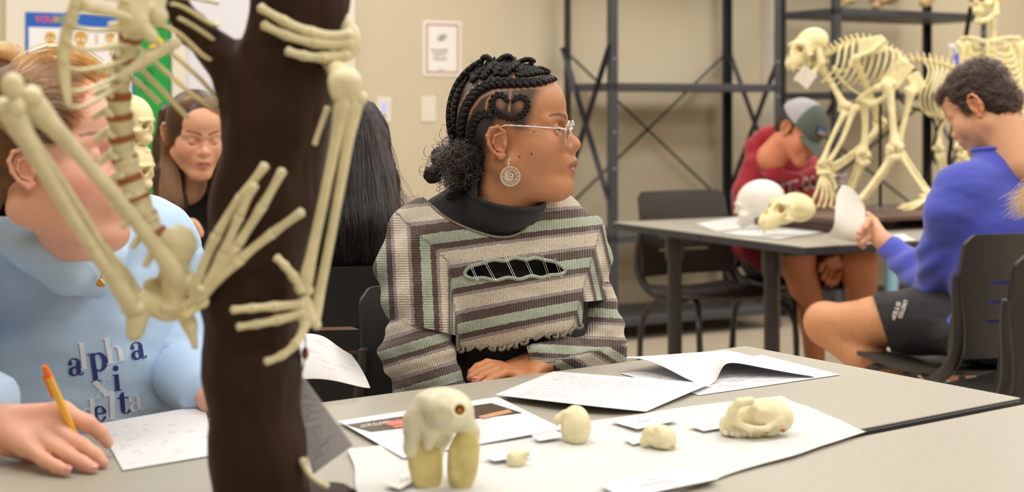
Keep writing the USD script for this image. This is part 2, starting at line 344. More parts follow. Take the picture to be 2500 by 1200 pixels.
for px, py, rr in ((382, 108, 12), (396, 122, 9)): obj('yellow_shape', xf(bx((rr*.0035, .004, rr*.006), (0, 0, 0), .001), R28 @ Ry(35), PW(px, py, .0345)), 'leaf', gb)
for px, py in ((362, 178), (350, 210), (395, 60)): obj('green_shape', xf(lathe([(0, .003), (.022, .003), (.022, 0), (0, 0)], 16, Rx(90)), R28, PW(px, py, .0345)), 'leaf_green', gb)
# blue poster
mat('poster_blue', (22, 92, 190), .5); mat('poster_white', (236, 236, 240), .5); mat('bone_print', (206, 158, 66), .6); mat('red_print', (238, 92, 96), .6); mat('orange_print', (240, 150, 80), .6); mat('green_print', (140, 205, 110), .6)
po = thing('poster', 'blue bordered poster with small skull and bone pictures on the pale wall', 'poster', PW(190, 130, .035))
obj('backing', wbox(62, 326, 29, 330, .03, .034, .001), 'poster_blue', po)
def scallop(x0, x1, y0, y1):
    a, c = PW(x0, y0, .0345), PW(x1, y1, .0345); w = (c-a) @ G; h = a[2]-c[2]; s = shapely.box(-w/2, -h/2, w/2, h/2); r = .007
    for q in np.arange(-w/2, w/2, 2*r): s = s.union(Point(q, h/2).buffer(r, 4)).union(Point(q, -h/2).buffer(r, 4))
    for q in np.arange(-h/2, h/2, 2*r): s = s.union(Point(-w/2, q).buffer(r, 4)).union(Point(w/2, q).buffer(r, 4))
    return xf(slab(s, .0008), R28 @ Rx(90), (a+c)/2)
obj('white_panel', scallop(73, 318, 69, 322), 'poster_white', po)
def wtext(s, x, y, h, d, bold=False, parent=None, material='ink', name='lettering'):
    m = xf(meshkit.text_mesh(s, h*1.2, .0008, bold), R28 @ Rx(90), PW(x, y, d)); obj(name, m, material, parent, smooth=False)
wtext('YOUR', 84, 54, .024, .0352, True, po, 'red_print'); wtext('BODY', 130, 54, .024, .0352, True, po, 'green_print')
def skullprint(x, y, s):
    s *= 1.2
    e = Point(0, 0).buffer(1, 10); sh = affinity.scale(e, .021*s, .022*s).union(affinity.translate(rrect(.026*s, .03*s, .006), 0, -.024*s)).union(affinity.translate(rrect(.008*s, .05, .002), 0, -.052*s))
    for q in (-1, 1): sh = sh.difference(Point(q*.009*s, -.006*s).buffer(.005*s, 6))
    return xf(slab(sh, .0008), R28 @ Rx(90), PW(x, y, .0352))
for x, y, s in ((123, 92, 1), (197, 92, 1.25), (270, 92, 1), (123, 165, .9), (197, 165, 1), (270, 165, .9), (123, 235, 1), (270, 235, 1)): obj('skull_picture', skullprint(x, y, s), 'bone_print', po)
for x, y in ((160, 96), (235, 96), (160, 200), (235, 200)): obj('bone_picture', xf(slab(rrect(.008, .05, .003), .0008), R28 @ Rx(90), PW(x, y, .0352)), 'bone_print', po)
# framed notice
mat('notice_border', (176, 122, 122), .6); mat('notice_white', (238, 234, 228), .5)
no = thing('notice', 'small white notice with a red-brown border on the beige wall', 'sign', PW(1080, 120, .01))
obj('sheet', wbox(1033, 1127, 50, 187, .0, .006, .002), 'notice_white', no)
a, c = PW(1040, 57, .0065), PW(1120, 179, .0065); w, h = (c-a) @ G, a[2]-c[2]
ringp = shapely.box(-w/2, -h/2, w/2, h/2).difference(shapely.box(-w/2+.009, -h/2+.009, w/2-.009, h/2-.009))
obj('border', xf(slab(ringp, .0008), R28 @ Rx(90), (a+c)/2), 'notice_border', no)
mask = affinity.rotate(Point(0, 0).buffer(1, 12), 0); mk = affinity.rotate(affinity.scale(mask, .028, .015), 20)
obj('mask_picture', xf(slab(mk.difference(affinity.scale(mk, .82, .7)).union(affinity.rotate(rrect(.02, .012, .002), 20)), .0008), R28 @ Rx(90), PW(1079, 92, .0066)), 'ink', no)
for s, y, x in (('Face coverings', 124, 1051), ('required in', 134, 1058), ('classrooms', 145, 1058)): wtext(s, x, y, .0085, .0066, True, no)
wtext('thank you', 1071, 171, .004, .0066, False, no)
# switch plates
mat('plate', (226, 220, 206), .4); mat('led', (150, 165, 245), .3, emit=.6)
sw = thing('light_switch', 'white wall switch plate with a pale blue slider', 'light switch', PW(938, 268, .004))
obj('plate', wbox(920, 956, 237, 300, .0, .006, .002), 'plate', sw); obj('slider', wbox(933, 942, 251, 274, .006, .009, .001), 'led', sw); obj('button', wbox(933, 942, 281, 286, .006, .009, .001), 'ink', sw)
bp = thing('blank_plate', 'blank off-white wall plate right of the light switch', 'wall plate', PW(1046, 266, .004))
obj('plate', wbox(1028, 1065, 235, 298, .0, .006, .002), 'plate', bp)
for y in (245, 288): obj('screw', xf(lathe([(0, .0015), (.003, .001), (.003, 0)], 10, Rx(90)), R28, PW(1046, y, .006)), 'plate', bp)
# ---------------------------------------------------------------- metal racks
def rack(name, label, o, width, depth, shelves, post='rack', mid=None, top_z=2.35):
    """o: foot of the front-left post; the rack runs along G and back along -N."""
    t = thing(name, label, 'shelf rack', o+G*width/2-N*depth/2)
    def angle(p, sx, sy):
        a = 0.042; th = .004
        s = Polygon([(0, 0), (a*sx, 0), (a*sx, th*sy), (th*sx, th*sy), (th*sx, a*sy), (0, a*sy)]); m = xf(slab(s, top_z), R28, p)
        if m.volume < 0: m.invert()
        return m
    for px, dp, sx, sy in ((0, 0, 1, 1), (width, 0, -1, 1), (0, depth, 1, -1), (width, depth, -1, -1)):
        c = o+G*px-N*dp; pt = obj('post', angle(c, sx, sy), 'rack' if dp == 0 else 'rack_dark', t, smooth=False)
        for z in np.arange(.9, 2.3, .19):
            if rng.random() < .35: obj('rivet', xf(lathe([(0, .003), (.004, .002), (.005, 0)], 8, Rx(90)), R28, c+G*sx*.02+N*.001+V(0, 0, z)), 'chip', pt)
    for z in shelves:
        obj('shelf', bx((width, depth, .04), o+G*width/2-N*depth/2+V(0, 0, z), .003, R28), 'rack', t)
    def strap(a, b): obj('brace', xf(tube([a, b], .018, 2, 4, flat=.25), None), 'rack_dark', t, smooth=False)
    for z0, z1 in ((.98, 1.36),) if mid is None else mid:
        B = lambda x, d, z: o+G*x-N*d+V(0, 0, z)
        strap(B(0, depth+.008, z0-.42), B(width, depth+.008, z1)); strap(B(width, depth+.014, z0-.42), B(0, depth+.014, z1))
        for x in (-.008, width+.008): strap(B(x, 0, z0-.35), B(x, depth, z1)); strap(B(x, depth, z0-.35), B(x, 0, z1))
    return t
oA = P(1492, 270, 7.35); oA[2] = 0
rack('metal_rack', 'dark grey steel shelf rack with crossed braces, empty, behind the woman', oA, 1.105, .485, (.10, .535, 1.325, 2.28), mid=((1.07, 1.54),), top_z=2.45)
oB = P(2040, 270, 7.90); oB[2] = 0
rack('metal_rack', 'dark grey steel shelf rack holding skulls, behind the ape skeleton', oB, 1.155, .485, (.10, .535, 1.285, 1.753, 2.35), mid=((.97, 1.26),), top_z=2.45)
# ---------------------------------------------------------------- tables
def table(name, label, c, e, g, sw, sl, z=.74, legs=True, inset=.1):
    """c: a corner; e, g: the short and the long direction."""
    R = np.stack([g, e, V(0, 0, 1)], 1)
    if np.linalg.det(R) < 0: R[:, 1] *= -1
    mid = c+e*sw/2+g*sl/2; t = thing(name, label, 'table', (mid[0], mid[1], 0))
    obj('edge_band', bx((sl, sw, .028), (mid[0], mid[1], z-.0155), .004, R), 'edge', t)
    obj('tabletop', bx((sl-.003, sw-.003, .003), (mid[0], mid[1], z-.0015), .001, R), 'laminate', t)
    for q in (inset, sl-inset) if legs else ():
        b = c+e*sw*.5+g*q; b = V(b[0], b[1], 0)
        lg = obj('leg', xf(lathe([(0, .06), (.029, .06), (.029, z-.06), (0, z-.06)], 20), None, b), 'blackmetal', t)
        obj('collar', xf(lathe([(0, z-.13), (.036, z-.13), (.038, z-.12), (.038, z-.03), (0, z-.03)], 20), None, b), 'blackmetal', lg)
        obj('foot', tube([b+e*.27+V(0, 0, .055), b+V(0, 0, .075), b-e*.27+V(0, 0, .055)], .022, 9, 8), 'blackmetal', t)
        for s in (-.26, .26):
            obj('caster', xf(lathe([(0, -.011), (.024, -.011), (.027, -.007), (.027, .007), (.024, .011), (0, .011)], 14, Rx(90)), R, b+e*s+V(0, 0, .027)), 'rubber', t)
    u = (R[:, 0], R[:, 1])
    obj('rail', bx((sl-.3, .04, .03), (mid[0], mid[1], z-.05), .004, R), 'blackmetal', t)
    return t
# near group
P1 = V(.4576, 2.787, 0); en = unit(V(.3604, -.506, 0)); gn = V(-en[1], en[0], 0); gn = -gn if gn[0] > 0 else gn
table('work_table', 'grey speckled table with papers in front of the woman', P1, en, gn, .621, 1.83)
P2 = P1+en*.652-gn*.0
table('work_table', 'nearest grey speckled table, at the lower right corner', P2+gn*.015, en, gn, .62, 1.83)
# far group
CF = V(.99, 4.80, 0); ef = unit(V(-.47, .883, 0)); gf = V(ef[1], -ef[0], 0)
table('work_table', 'far table at which the young man in blue sits, below the ape skeleton', CF, ef, gf, .61, 1.52)
table('work_table', 'far table with the empty chair and white skull beside it', CF+ef*.612, ef, gf, .61, 1.52)
# left rear tables at which the other students sit
table('work_table', 'dark edged table in front of the student with long brown hair', P(430, 700, 3.72)*V(1, 1, 0), V(.17, .985, 0), V(-.985, .17, 0), .6, 1.4)
# ---------------------------------------------------------------- chairs (built facing -y, origin on the floor)
def bend(m, cx):
    v = m.vertices.copy(); v[:, 1] -= cx*v[:, 0]**2; return tm(v, m.faces)
def make_chair(name, label, loc, rotz, group=None, dark=False, world=None):
    t = thing(name, label, 'chair', loc, rotz, group); pl = 'plastic_dark' if dark else 'plastic'
    sh = Polygon([(-.235, .0), (.235, .0), (.225, .33), (.2, .355), (-.2, .355), (-.225, .33)]).buffer(-.02).buffer(.02)
    for z in (.105, .16, .215): sh = sh.difference(affinity.translate(rrect(.26, .009, .004), 0, z))
    b = fine(slab(sh, .012), .035); v = b.vertices; b = tm(np.stack([v[:, 0], .235-v[:, 2]+.06*v[:, 1]+.25*v[:, 1]**2, .50+v[:, 1]], 1), b.faces); b = bend(b, .7)
    b.vertices[:, 1] -= 0; obj('backrest', b, pl, t)
    s = fine(slab(Polygon([(-.22, -.22), (.22, -.22), (.235, .05), (.2, .2), (-.2, .2), (-.235, .05)]).buffer(-.03).buffer(.03), .014), .04); v = s.vertices
    s = tm(np.stack([v[:, 0], v[:, 1], v[:, 2]+.44-.25*np.maximum(0, -v[:, 1]-.12)**2*4+.35*v[:, 0]**2-.02*np.cos(v[:, 1]*8)], 1), s.faces); obj('seat', s, pl, t)
    for q in (-1, 1):
        obj('back_support', tube([(q*.225, .215, .74), (q*.232, .225, .62), (q*.235, .22, .52), (q*.225, .15, .445), (q*.19, .06, .428)], [.014, .02, .022, .02, .014], 24, 10, .8), 'blackmetal', t)
        obj('leg', tube([(q*.16, -.05, .425), (q*.2, -.16, .415), (q*.225, -.2, .38), (q*.24, -.235, .2), (q*.25, -.26, .02)], .0125, 20, 8), 'blackmetal', t)
        obj('leg', tube([(q*.16, .02, .425), (q*.2, .1, .415), (q*.225, .15, .38), (q*.24, .2, .2), (q*.25, .24, .02)], .0125, 20, 8), 'blackmetal', t)
        for y in (-.262, .242): obj('caster', xf(lathe([(0, -.011), (.017, -.011), (.02, -.007), (.02, .007), (.017, .011), (0, .011)], 12, Ry(90)), None, (q*.25, y, .0205)), 'rubber', t)
    obj('crossbar', tube([(-.2, -.02, .425), (.2, -.02, .425)], .012, 2, 8), 'blackmetal', t)
    return t
def flat(p): return V(p[0], p[1], 0)
ch0 = make_chair('stacking_chair', 'empty charcoal plastic chair behind the far table', flat(P(1745, 500, 5.93)), 28)
copy_of(ch0, 'stacking_chair', 'charcoal plastic chair with slotted back, under the young man in blue', V(1.345, 4.28, 0), 208)
copy_of(ch0, 'stacking_chair', 'charcoal plastic chair under the student in the maroon hoodie', flat(P(1965, 500, 6.28)), 28)
ch1 = make_chair('stacking_chair', 'black slotted chair under the student with long black hair', flat(P(815, 660, 3.42)), 180+8, dark=True)
copy_of(ch1, 'stacking_chair', 'dark chair holding the woman in the striped sweater', flat(P(1262, 800, 2.64)), 25)
copy_of(ch1, 'stacking_chair', 'dark chair under the student in the light blue hoodie', flat(P(130, 800, 2.36)), 30)
copy_of(ch1, 'stacking_chair', 'dark chair under the student with long brown hair', flat(P(470, 500, 4.45)), 8)
copy_of(ch1, 'stacking_chair', 'charcoal chair cut off by the right edge of the picture', V(1.30, 3.75, 0), 208)
# ---------------------------------------------------------------- people: heads, ears, hands (local head frame: x forward, y left, z up, origin at eye height)
def head_mesh(h=.0022, s=1., jaw=.0, chin=0., nose=1., lips=1., closed=.35, neck=True, female=True, cheek=0., fat=0., nk=(-.022, -.034), nl=.2, nr=.052):
    f = Fld(); e = f.ell
    e((-.005, 0, .03), (.100, .078, .088)); e((.04, 0, .045), (.062, .064, .055), k=.02); e((.045, 0, -.035), (.06, .060, .075), k=.025)
    for q in (-1, 1):
        e((.055, q*.042, -.035), (.037+cheek, .030, .036), k=.022)
        f.cone((0, q*(.054+jaw), -.065), (.085, q*.018, -.107), .022, .018, k=.03)
    e((.094+chin, 0, -.104), (.021, .024, .019), k=.02); e((.093, 0, -.062), (.026, .030, .028), k=.018)
    if fat: e((.05, 0, -.106), (.05, .045, .016+fat), k=.025)
    for q in (-1, 1):
        f.cone((.094, q*.010, .018), (.072, q*.052, .016), .010, .008, k=.014)
        e((.100, q*.034, .0), (.016, .019, .012), k=.012, op='s')
    f.cone((.094, 0, .010), (.110+.006*(nose-1), 0, -.022), .0075, .011*nose, k=.010); e((.1165, 0, -.028), (.0135*nose, .0135*nose, .0125), k=.008)
    for q in (-1, 1):
        e((.105, q*.0125*nose, -.033), (.012, .0105, .009), k=.006); e((.110, q*.0075, -.0415), (.005, .0038, .005), k=.003, op='s')
    f.cone((.1155, 0, -.038), (.113, 0, -.052), .006, .007, k=.008)
    for q in (-1, 1):                                                    # upper lip bow, lower lip
        f.cone((.1165, q*.005, -.0585), (.100, q*.024, -.068), .0072*lips, .003, k=.004)
        f.cone((.1125, q*.004, -.0775), (.100, q*.022, -.0695), .0078*lips, .003, k=.004)
    f.chain([(.098, -.0265, -.0685), (.112, -.013, -.0668), (.124, 0, -.0672), (.112, .013, -.0668), (.098, .0265, -.0685)], .0018, k=.0035, op='s')
    for q in (-1, 1):                                                    # lids over the eyeball
        c = V(.0815, q*.033, 0); e(c, .0138, k=.004)
        a = math.radians(28-70*closed); w = []
        for b in np.linspace(-60, 60, 7):
            b = math.radians(b)*1.0; el = a*math.cos(b)+math.radians(-6)*(1-math.cos(b)); w.append(c+.0142*V(math.cos(el)*math.cos(b), math.cos(el)*math.sin(b), math.sin(el)))
        f.chain(w, .0013, k=.002)
        lo = []
        for b in np.linspace(-58, 58, 7):
            b = math.radians(b); el = -math.radians(30)*math.cos(b)-math.radians(4); lo.append(c+.0142*V(math.cos(el)*math.cos(b), math.cos(el)*math.sin(b), math.sin(el)))
        f.chain(lo, .0011, k=.002)
        if closed < .8:
            for t in np.linspace(.25, .75, 3):
                pts = [w[i]*(1-t)+lo[i]*t for i in range(1, 6)]; pts = [c+unit(x-c)*.0160 for x in pts]; f.chain(pts, .0034*(1-closed*.8), k=.0015, op='s')
    if neck: f.cone((nk[0], 0, -.07), (nk[1], 0, -nl), nr if female else .060, nr+.004 if female else .066, k=.03)
    m = f.mesh(h); m.vertices *= s; return m
def ear_mesh(side, s=1., h=.0012):
    f = Fld(); q = side; y = .0
    P2 = lambda x, z, o=0: V(x, q*(y+o-.25*x), z)
    hel = [P2(.012, .004), P2(.010, .020, .004), P2(-.004, .031, .006), P2(-.018, .027, .008), P2(-.0245, .012, .009), P2(-.021, -.006, .008), P2(-.012, -.022, .005), P2(.002, -.033, .002), P2(.010, -.028)]
    f.chain(hel, [.0028, .0032, .0036, .0036, .0036, .0034, .0036, .0052, .003], k=.003)
    f.ell(P2(-.005, .0, -.001), (.021, .0035, .030), k=.003); f.ell(P2(.003, -.029, .001), (.008, .004, .008), k=.004)
    f.chain([P2(.004, .018, .004), P2(-.010, .012, .006), P2(-.013, -.002, .006), P2(-.006, -.015, .005), P2(.004, -.020, .004)], .0026, k=.003)
    f.ell(P2(.0, -.004, .006), (.0085, .006, .013), k=.004, op='s'); f.ell(P2(.010, -.006, .004), (.004, .004, .007), k=.003)
    m = f.mesh(h); m.vertices *= s; return m
def place_head(O, yaw, pitch=0, roll=0): return Rz(yaw) @ Ry(pitch) @ Rx(roll), np.asarray(O, float)
def skin_paint(v, base, lip, brow=None, blush=None, scale=1., browz=.022, hairmask=None, hair=(40, 28, 22), low=None):
    """Pigment per vertex in the head frame: lips, brows, cheeks, stubble."""
    v = v/scale; c = np.tile(np.array(lin(base)), (len(v), 1))
    def mixin(w, rgb): w = np.clip(w, 0, 1)[:, None]; c[:] = c*(1-w)+np.array(lin(rgb))*w
    ay = np.abs(v[:, 1]); x, z = v[:, 0], v[:, 2]
    if blush is not None:
        mixin(.55*np.exp(-(((x-.075)/.03)**2+((ay-.045)/.025)**2+((z+.035)/.022)**2)), blush); mixin(.45*np.exp(-(((x-.12)/.02)**2+((z+.03)/.014)**2+(ay/.02)**2)), blush)
    zl = -.0675+.0*ay; up = .0115*(1-(ay/.027)**2)-.0018*np.exp(-(ay/.004)**2); dn = .0155*(1-(ay/.026)**1.7)
    inside = (x > .088) & (ay < .0265) & (z < zl+up) & (z > zl-dn); mixin(inside*.85, lip)
    if brow is not None:
        zc = browz+.006*np.sin(np.clip((ay-.010)/.045, 0, 1)*2.4); th = .0042*(1.1-np.clip((ay-.012)/.05, 0, 1)*.75)
        mixin(((ay > .010) & (ay < .056) & (x > .05))*np.clip(1.6-np.abs(z-zc)/th*1.2, 0, 1)*.85, brow)
    if hairmask is not None: mixin(hairmask(v), hair)
    return c, mixin
def eyes(parent, R, O, s=1., iris=(70, 45, 30), gaze=(1, 0, 0), name='eye'):
    g = unit(gaze)
    for q in (-1, 1):
        c = V(.0815, q*.033, 0); b = ball(c, .0132, sub=3); eb = obj(name, xf(tm(b.vertices*s, b.faces), R, O), 'eyewhite', parent, smooth=True)
        a = trimesh.creation.icosphere(3, 1.); k = (a.vertices @ g) > math.cos(math.radians(27)); fc = a.faces[k[a.faces].all(1)]
        i = tm((c+a.vertices*.01345)*s, fc); obj('iris', xf(i, R, O), 'iris', eb, smooth=True)
        k = (a.vertices @ g) > math.cos(math.radians(12)); fc = a.faces[k[a.faces].all(1)]; obj('pupil', xf(tm((c+a.vertices*.0136)*s, fc), R, O), 'ink_black', eb, smooth=True)
mat('eyewhite', (226, 220, 214), .15); mat('iris', (72, 48, 34), .15)
mat('skin', (200, 150, 120), .43, attr=True, bump=.25, bs=700, sss=.12, spec=.5)
def lashes(parent, R, O, s, closed, r=.0009):
    a = math.radians(28-70*closed)
    for q in (-1, 1):
        c = V(.0815, q*.033, 0); w = []
        for b in np.linspace(-56, 56, 9):
            b = math.radians(b); el = a*math.cos(b)+math.radians(-6)*(1-math.cos(b))-.07; w.append((c+.0156*V(math.cos(el)*math.cos(b), math.cos(el)*math.sin(b), math.sin(el)))*s)
        obj('eyelash', xf(tube(w, np.interp(np.linspace(0, 1, 9), [0, .5, 1], [r*.5, r, r*.5]), 30, 6), R, O), 'ink_black', parent, smooth=True)
def finger(f, pts, r, k=.004): f.chain(pts, r, k=k)
def nail(p, d, up, w=.0055, l=.008):
    d, up = unit(d), unit(up); R = np.stack([d, np.cross(up, d), up], 1); return ball(p, (l, w, .0016), R, sub=2)
def paint_flat(m, rgb): return np.tile(np.array(lin(rgb)), (len(m.vertices), 1))
# ---------------------------------------------------------------- the woman in the striped sweater
wo = thing('person', 'woman in profile with braided hair, glasses and a striped cropped sweater', 'person', flat(P(1240, 700, 2.70)))
WO = P(1245, 315, 2.62); WR, _ = place_head(WO, -8)
hm = head_mesh(.0019, nose=1.08, lips=1.12, closed=.30, fat=.006, cheek=.002, nk=(-.010, -.008), nl=.135, nr=.049)
WSK = (178, 122, 84)
hv = np.asarray(hm.vertices); hw = xf(hm, WR, WO); hpx = PX(hw.vertices)
near = hv[:, 1] < .004
hl = Polygon([(1360, 186), (1338, 203), (1320, 216), (1308, 236), (1300, 262), (1292, 290), (1286, 312), (1262, 318), (1245, 300), (1215, 300), (1192, 330), (1190, 380), (1180, 440), (1150, 470), (1040, 470), (1040, 90), (1365, 90)])
d = shapely.distance(shapely.points(hpx), hl.exterior)*np.where(shapely.contains(hl, shapely.points(hpx)), 1, -1)
hmask = np.clip(.5+d/24, 0, 1)*.95
part_lines = [[(1350, 187), (1300, 191), (1250, 193), (1205, 196), (1170, 205), (1140, 228), (1122, 260), (1116, 300)], [(1172, 196), (1170, 172)], [(1214, 190), (1221, 170)], [(1250, 191), (1272, 173)],
              [(1322, 214), (1260, 217), (1205, 221), (1172, 240), (1150, 270), (1143, 310)], [(1246, 226), (1243, 270)], [(1185, 270), (1190, 245), (1205, 226)]]
pw = np.zeros(len(hv))
for L_ in part_lines:
    d2 = shapely.distance(shapely.points(hpx), LineString(L_)); pw = np.maximum(pw, np.clip(1.5-d2/2.6, 0, 1))
heart_in = np.maximum(np.clip(1.4-np.hypot(hpx[:, 0]-1222, (hpx[:, 1]-253)*.8)/11, 0, 1), np.clip(1.4-np.hypot(hpx[:, 0]-1267, (hpx[:, 1]-257)*.8)/11, 0, 1))
hc, mix_ = skin_paint(hv, WSK, (146, 88, 80), (58, 38, 30), (196, 128, 96), browz=.021)
mix_(hmask, (40, 31, 28)); mix_(np.where(near, pw*.75, 0), (176, 126, 94)); mix_(np.where(near, heart_in*.45, 0), (170, 120, 90))
for mx, my in ((1303, 322), (1298, 375), (1268, 382)): mix_(np.clip(2.2-np.hypot(hpx[:, 0]-mx, hpx[:, 1]-my)/1.4, 0, 1)*near, (70, 42, 30))
ew = xf(ear_mesh(-1, .86), WR, P(1236, 343, 2.62)+WR @ V(0, -.079, 0)); ew2 = xf(ear_mesh(1, .86), WR, P(1236, 343, 2.62)+WR @ V(0, .079, 0))
# hand and arms inside the clothes
f = Fld()
wr_, kn, tp = P(1322, 886, 2.575), P(1245, 903, 2.53), P(1156, 925, 2.452)
up = unit(V(-.1, -.25, 1)); side = unit(np.cross(kn-wr_, up)); side = side if side[1] < 0 else -side
f.chain([P(1440, 880, 2.66), wr_], [.034, .026], k=.01)
f.box((wr_+kn)/2, (.040, .036, .011), np.stack([unit(kn-wr_), side, up], 1), .011, k=.016)
for q, (ln, sp) in enumerate(((1.0, .027), (1.06, .009), (1.0, -.009), (.8, -.026))):
    b = kn+side*sp; t = kn+(tp-kn)*ln*.98+side*sp*1.15; mid = b*.55+t*.45+up*.010; m3 = b*.22+t*.78+up*.007; f.chain([b, mid, m3, t], [.0102, .0092, .0083, .0072], k=.003)
tb = wr_+side*.03+(kn-wr_)*.35; f.chain([tb-side*.012, tb+(kn-wr_)*.45+side*.014-up*.004, tb+(kn-wr_)*1.05+side*.012-up*.006], [.013, .0105, .008], k=.01)
hand = f.mesh(.0022)
arm = Fld()
for a, b, c in ((P(1020, 610, 2.62), P(1025, 860, 2.57), P(1090, 985, 2.50)), (P(1412, 610, 2.78), P(1462, 860, 2.70), P(1345, 888, 2.58))): arm.chain([a, b, c], [.032, .028, .024], k=.02)
arm.ell(P(1245, 710, 2.70), (.13, .085, .15), Rz(25), k=.03).cone(P(1222, 560, 2.66), P(1235, 500, 2.635), .045, .045, k=.02)
arm.chain([P(1225, 930, 2.66), V(.02, 2.45, .50)], [.085, .07], k=.03); arm.chain([P(1330, 930, 2.72), V(.16, 2.48, .50)], [.085, .07], k=.03)
for hx, hy in ((-.0, 2.38), (.2, 2.42)): arm.chain([V(hx+.01, hy+.06, .50), V(hx, hy, .1), V(hx+.03, hy-.12, .04)], [.06, .04, .035], k=.02)
armm = arm.mesh(.009)
fp = lambda m: paint_flat(m, WSK)
body = cat([hw, ew, ew2, hand, armm]); bcol = np.vstack([hc, fp(ew)*V(.97, .9, .88), fp(ew2), fp(hand)*V(1.12, 1.05, 1.0), fp(armm)])
obj('body', body, 'skin', wo, col=bcol)
mat('nail_pink', (226, 150, 150), .2, coat=.5)
for q, (ln, sp) in enumerate(((1.0, .027), (1.06, .009))):
    t = kn+(tp-kn)*ln*.95+side*sp*1.15+up*.0066; obj('fingernail', nail(t, tp-kn, up), 'nail_pink', wo, smooth=True)
eyes(wo, WR, WO, 1., gaze=(1, .0, .03)); lashes(wo, WR, WO, 1., .30, .0011)
# hair: braids
mat('braid', (20, 15, 14), .5, var=.35, vs=160, bump=.8, bs=420, stretch=(1, 1, 1), spec=.28)
fr = Front(cat([hw]))
def braid(pts, r, name='braid', lift=.25, sp=.62):
    pts = np.array(pts, float); n = 90; q = spline(np.c_[pts, np.zeros(len(pts))], n)[:, :2]
    w3 = fr.at(q[:, 0], q[:, 1]); nn = np.array([fr.near(*x) for x in q]); ks = np.ones(9)/9
    sm = lambda a: np.stack([np.convolve(np.pad(a[:, i], 4, mode='edge'), ks, 'valid') for i in range(3)], 1)
    nn = sm(nn); nn /= np.linalg.norm(nn, axis=1, keepdims=True); w3 = sm(w3)+nn*r*lift
    d_ = np.r_[0, np.cumsum(np.linalg.norm(np.diff(w3, axis=0), axis=1))]; L = d_[-1]; cnt = max(3, int(L/(r*sp))); out = [tube(w3[::6], r*.62, None, 8, cubic=False)]
    for i in range(cnt):
        s_ = (i+.5)/cnt*L; j = min(int(np.searchsorted(d_, s_)), n-2); t = unit(w3[min(j+1, n-1)]-w3[j-1 if j else 0]); u = unit(np.cross(t, nn[j])); sg = 1 if i % 2 else -1
        c = np.array([np.interp(s_, d_, w3[:, a]) for a in range(3)])+u*sg*r*.40+nn[j]*r*.12; ax = unit(t*.80-u*sg*.62); R = np.stack([ax, np.cross(nn[j], ax), nn[j]], 1)
        tp_ = .75+.25*min(1, 4*min(i/cnt, 1-i/cnt)); out.append(ball(c, (r*1.02*tp_, r*.52*tp_, r*.66*tp_), R, sub=2))
    obj(name, cat(out), 'braid', wo, smooth=True)
s_ = .7546e-3
braid([(1178, 152), (1148, 172), (1122, 204), (1106, 245), (1101, 290), (1107, 330), (1122, 365), (1140, 390)], 13*s_)
braid([(1352, 191), (1310, 202), (1262, 204), (1218, 204), (1180, 213), (1152, 238), (1134, 275), (1128, 315), (1134, 352), (1150, 388)], 12.5*s_)
braid([(1205, 284), (1180, 278), (1163, 288), (1153, 312), (1149, 342), (1152, 370), (1163, 400)], 11.5*s_)
braid([(1243, 290), (1219, 278), (1203, 260), (1204, 240), (1219, 231), (1233, 238), (1239, 252)], 7.2*s_, sp=.7)
braid([(1243, 290), (1268, 285), (1285, 268), (1287, 248), (1276, 237), (1261, 239), (1252, 252)], 7.2*s_, sp=.7)
braid([(1178, 152), (1192, 146), (1200, 154), (1203, 166), (1192, 176)], 12*s_, lift=.5)
braid([(1180, 196), (1190, 180), (1206, 164), (1222, 150), (1240, 143), (1254, 152), (1258, 166)], 11*s_, lift=.45)
braid([(1226, 188), (1240, 176), (1256, 164), (1268, 156), (1288, 150), (1304, 156)], 10.5*s_, lift=.45)
braid([(1262, 189), (1280, 180), (1300, 172), (1322, 172), (1340, 180)], 9.5*s_, lift=.4)
braid([(1158, 200), (1162, 180), (1172, 164), (1180, 156)], 10*s_, lift=.4)
for pts_, r_ in (([(1196, 150), (1186, 166), (1172, 180), (1160, 196)], 11), ([(1240, 143), (1228, 156), (1218, 170), (1208, 186)], 11), ([(1255, 154), (1240, 162), (1236, 176), (1224, 187)], 10), ([(1300, 158), (1282, 166), (1262, 178)], 9.5), ([(1340, 182), (1318, 178), (1296, 182), (1276, 188)], 9), ([(1150, 182), (1130, 212), (1116, 246), (1112, 285), (1118, 325), (1132, 360)], 11)):
    braid(pts_, r_*s_, lift=.3)
# low curly bun and wisps
mat('curl', (30, 24, 23), .4, spec=.6)
b = Fld(); r3 = np.random.default_rng(3)
for i in range(26): b.ell(P(1128+r3.normal()*26, 402+r3.normal()*24, 2.64+r3.normal()*.022), .011+.006*r3.random(), k=.012)
b.chain([P(1150, 380, 2.62), P(1140, 440, 2.64)], [.045, .03], k=.02)
bun = b.mesh(.004); v = bun.vertices; bun.vertices = v+bun.vertex_normals*((meshkit.fbm(v*190, 3)-.5)*.012)[:, None]
bn = obj('hair_bun', bun, 'braid', wo, smooth=True)
ln = []
for i in range(1500):
    c = P(1126+r3.normal()*25, 401+r3.normal()*26, 2.63+r3.normal()*.03); n_ = 22; t = np.linspace(0, 1, n_); r = .004+.006*r3.random(); a0 = r3.random()*6.28; ax = unit(r3.normal(size=3)+V(0, 0, -.4)); u = unit(np.cross(ax, V(.3, 1, .2))); w = np.cross(ax, u); tn = 5+8*r3.random()
    ln.append(c+np.outer(t-.5, ax)*(.02+.035*r3.random())+r*(np.cos(a0+tn*t)[:, None]*u+np.sin(a0+tn*t)[:, None]*w))
hairmat('curl_hair', (26, 20, 18)); curves('hair_curl', ln, .0005, 'curl_hair', wo, label='fine black curls of the low bun')
hairmat('frizz', (30, 22, 18)); wl_ = []
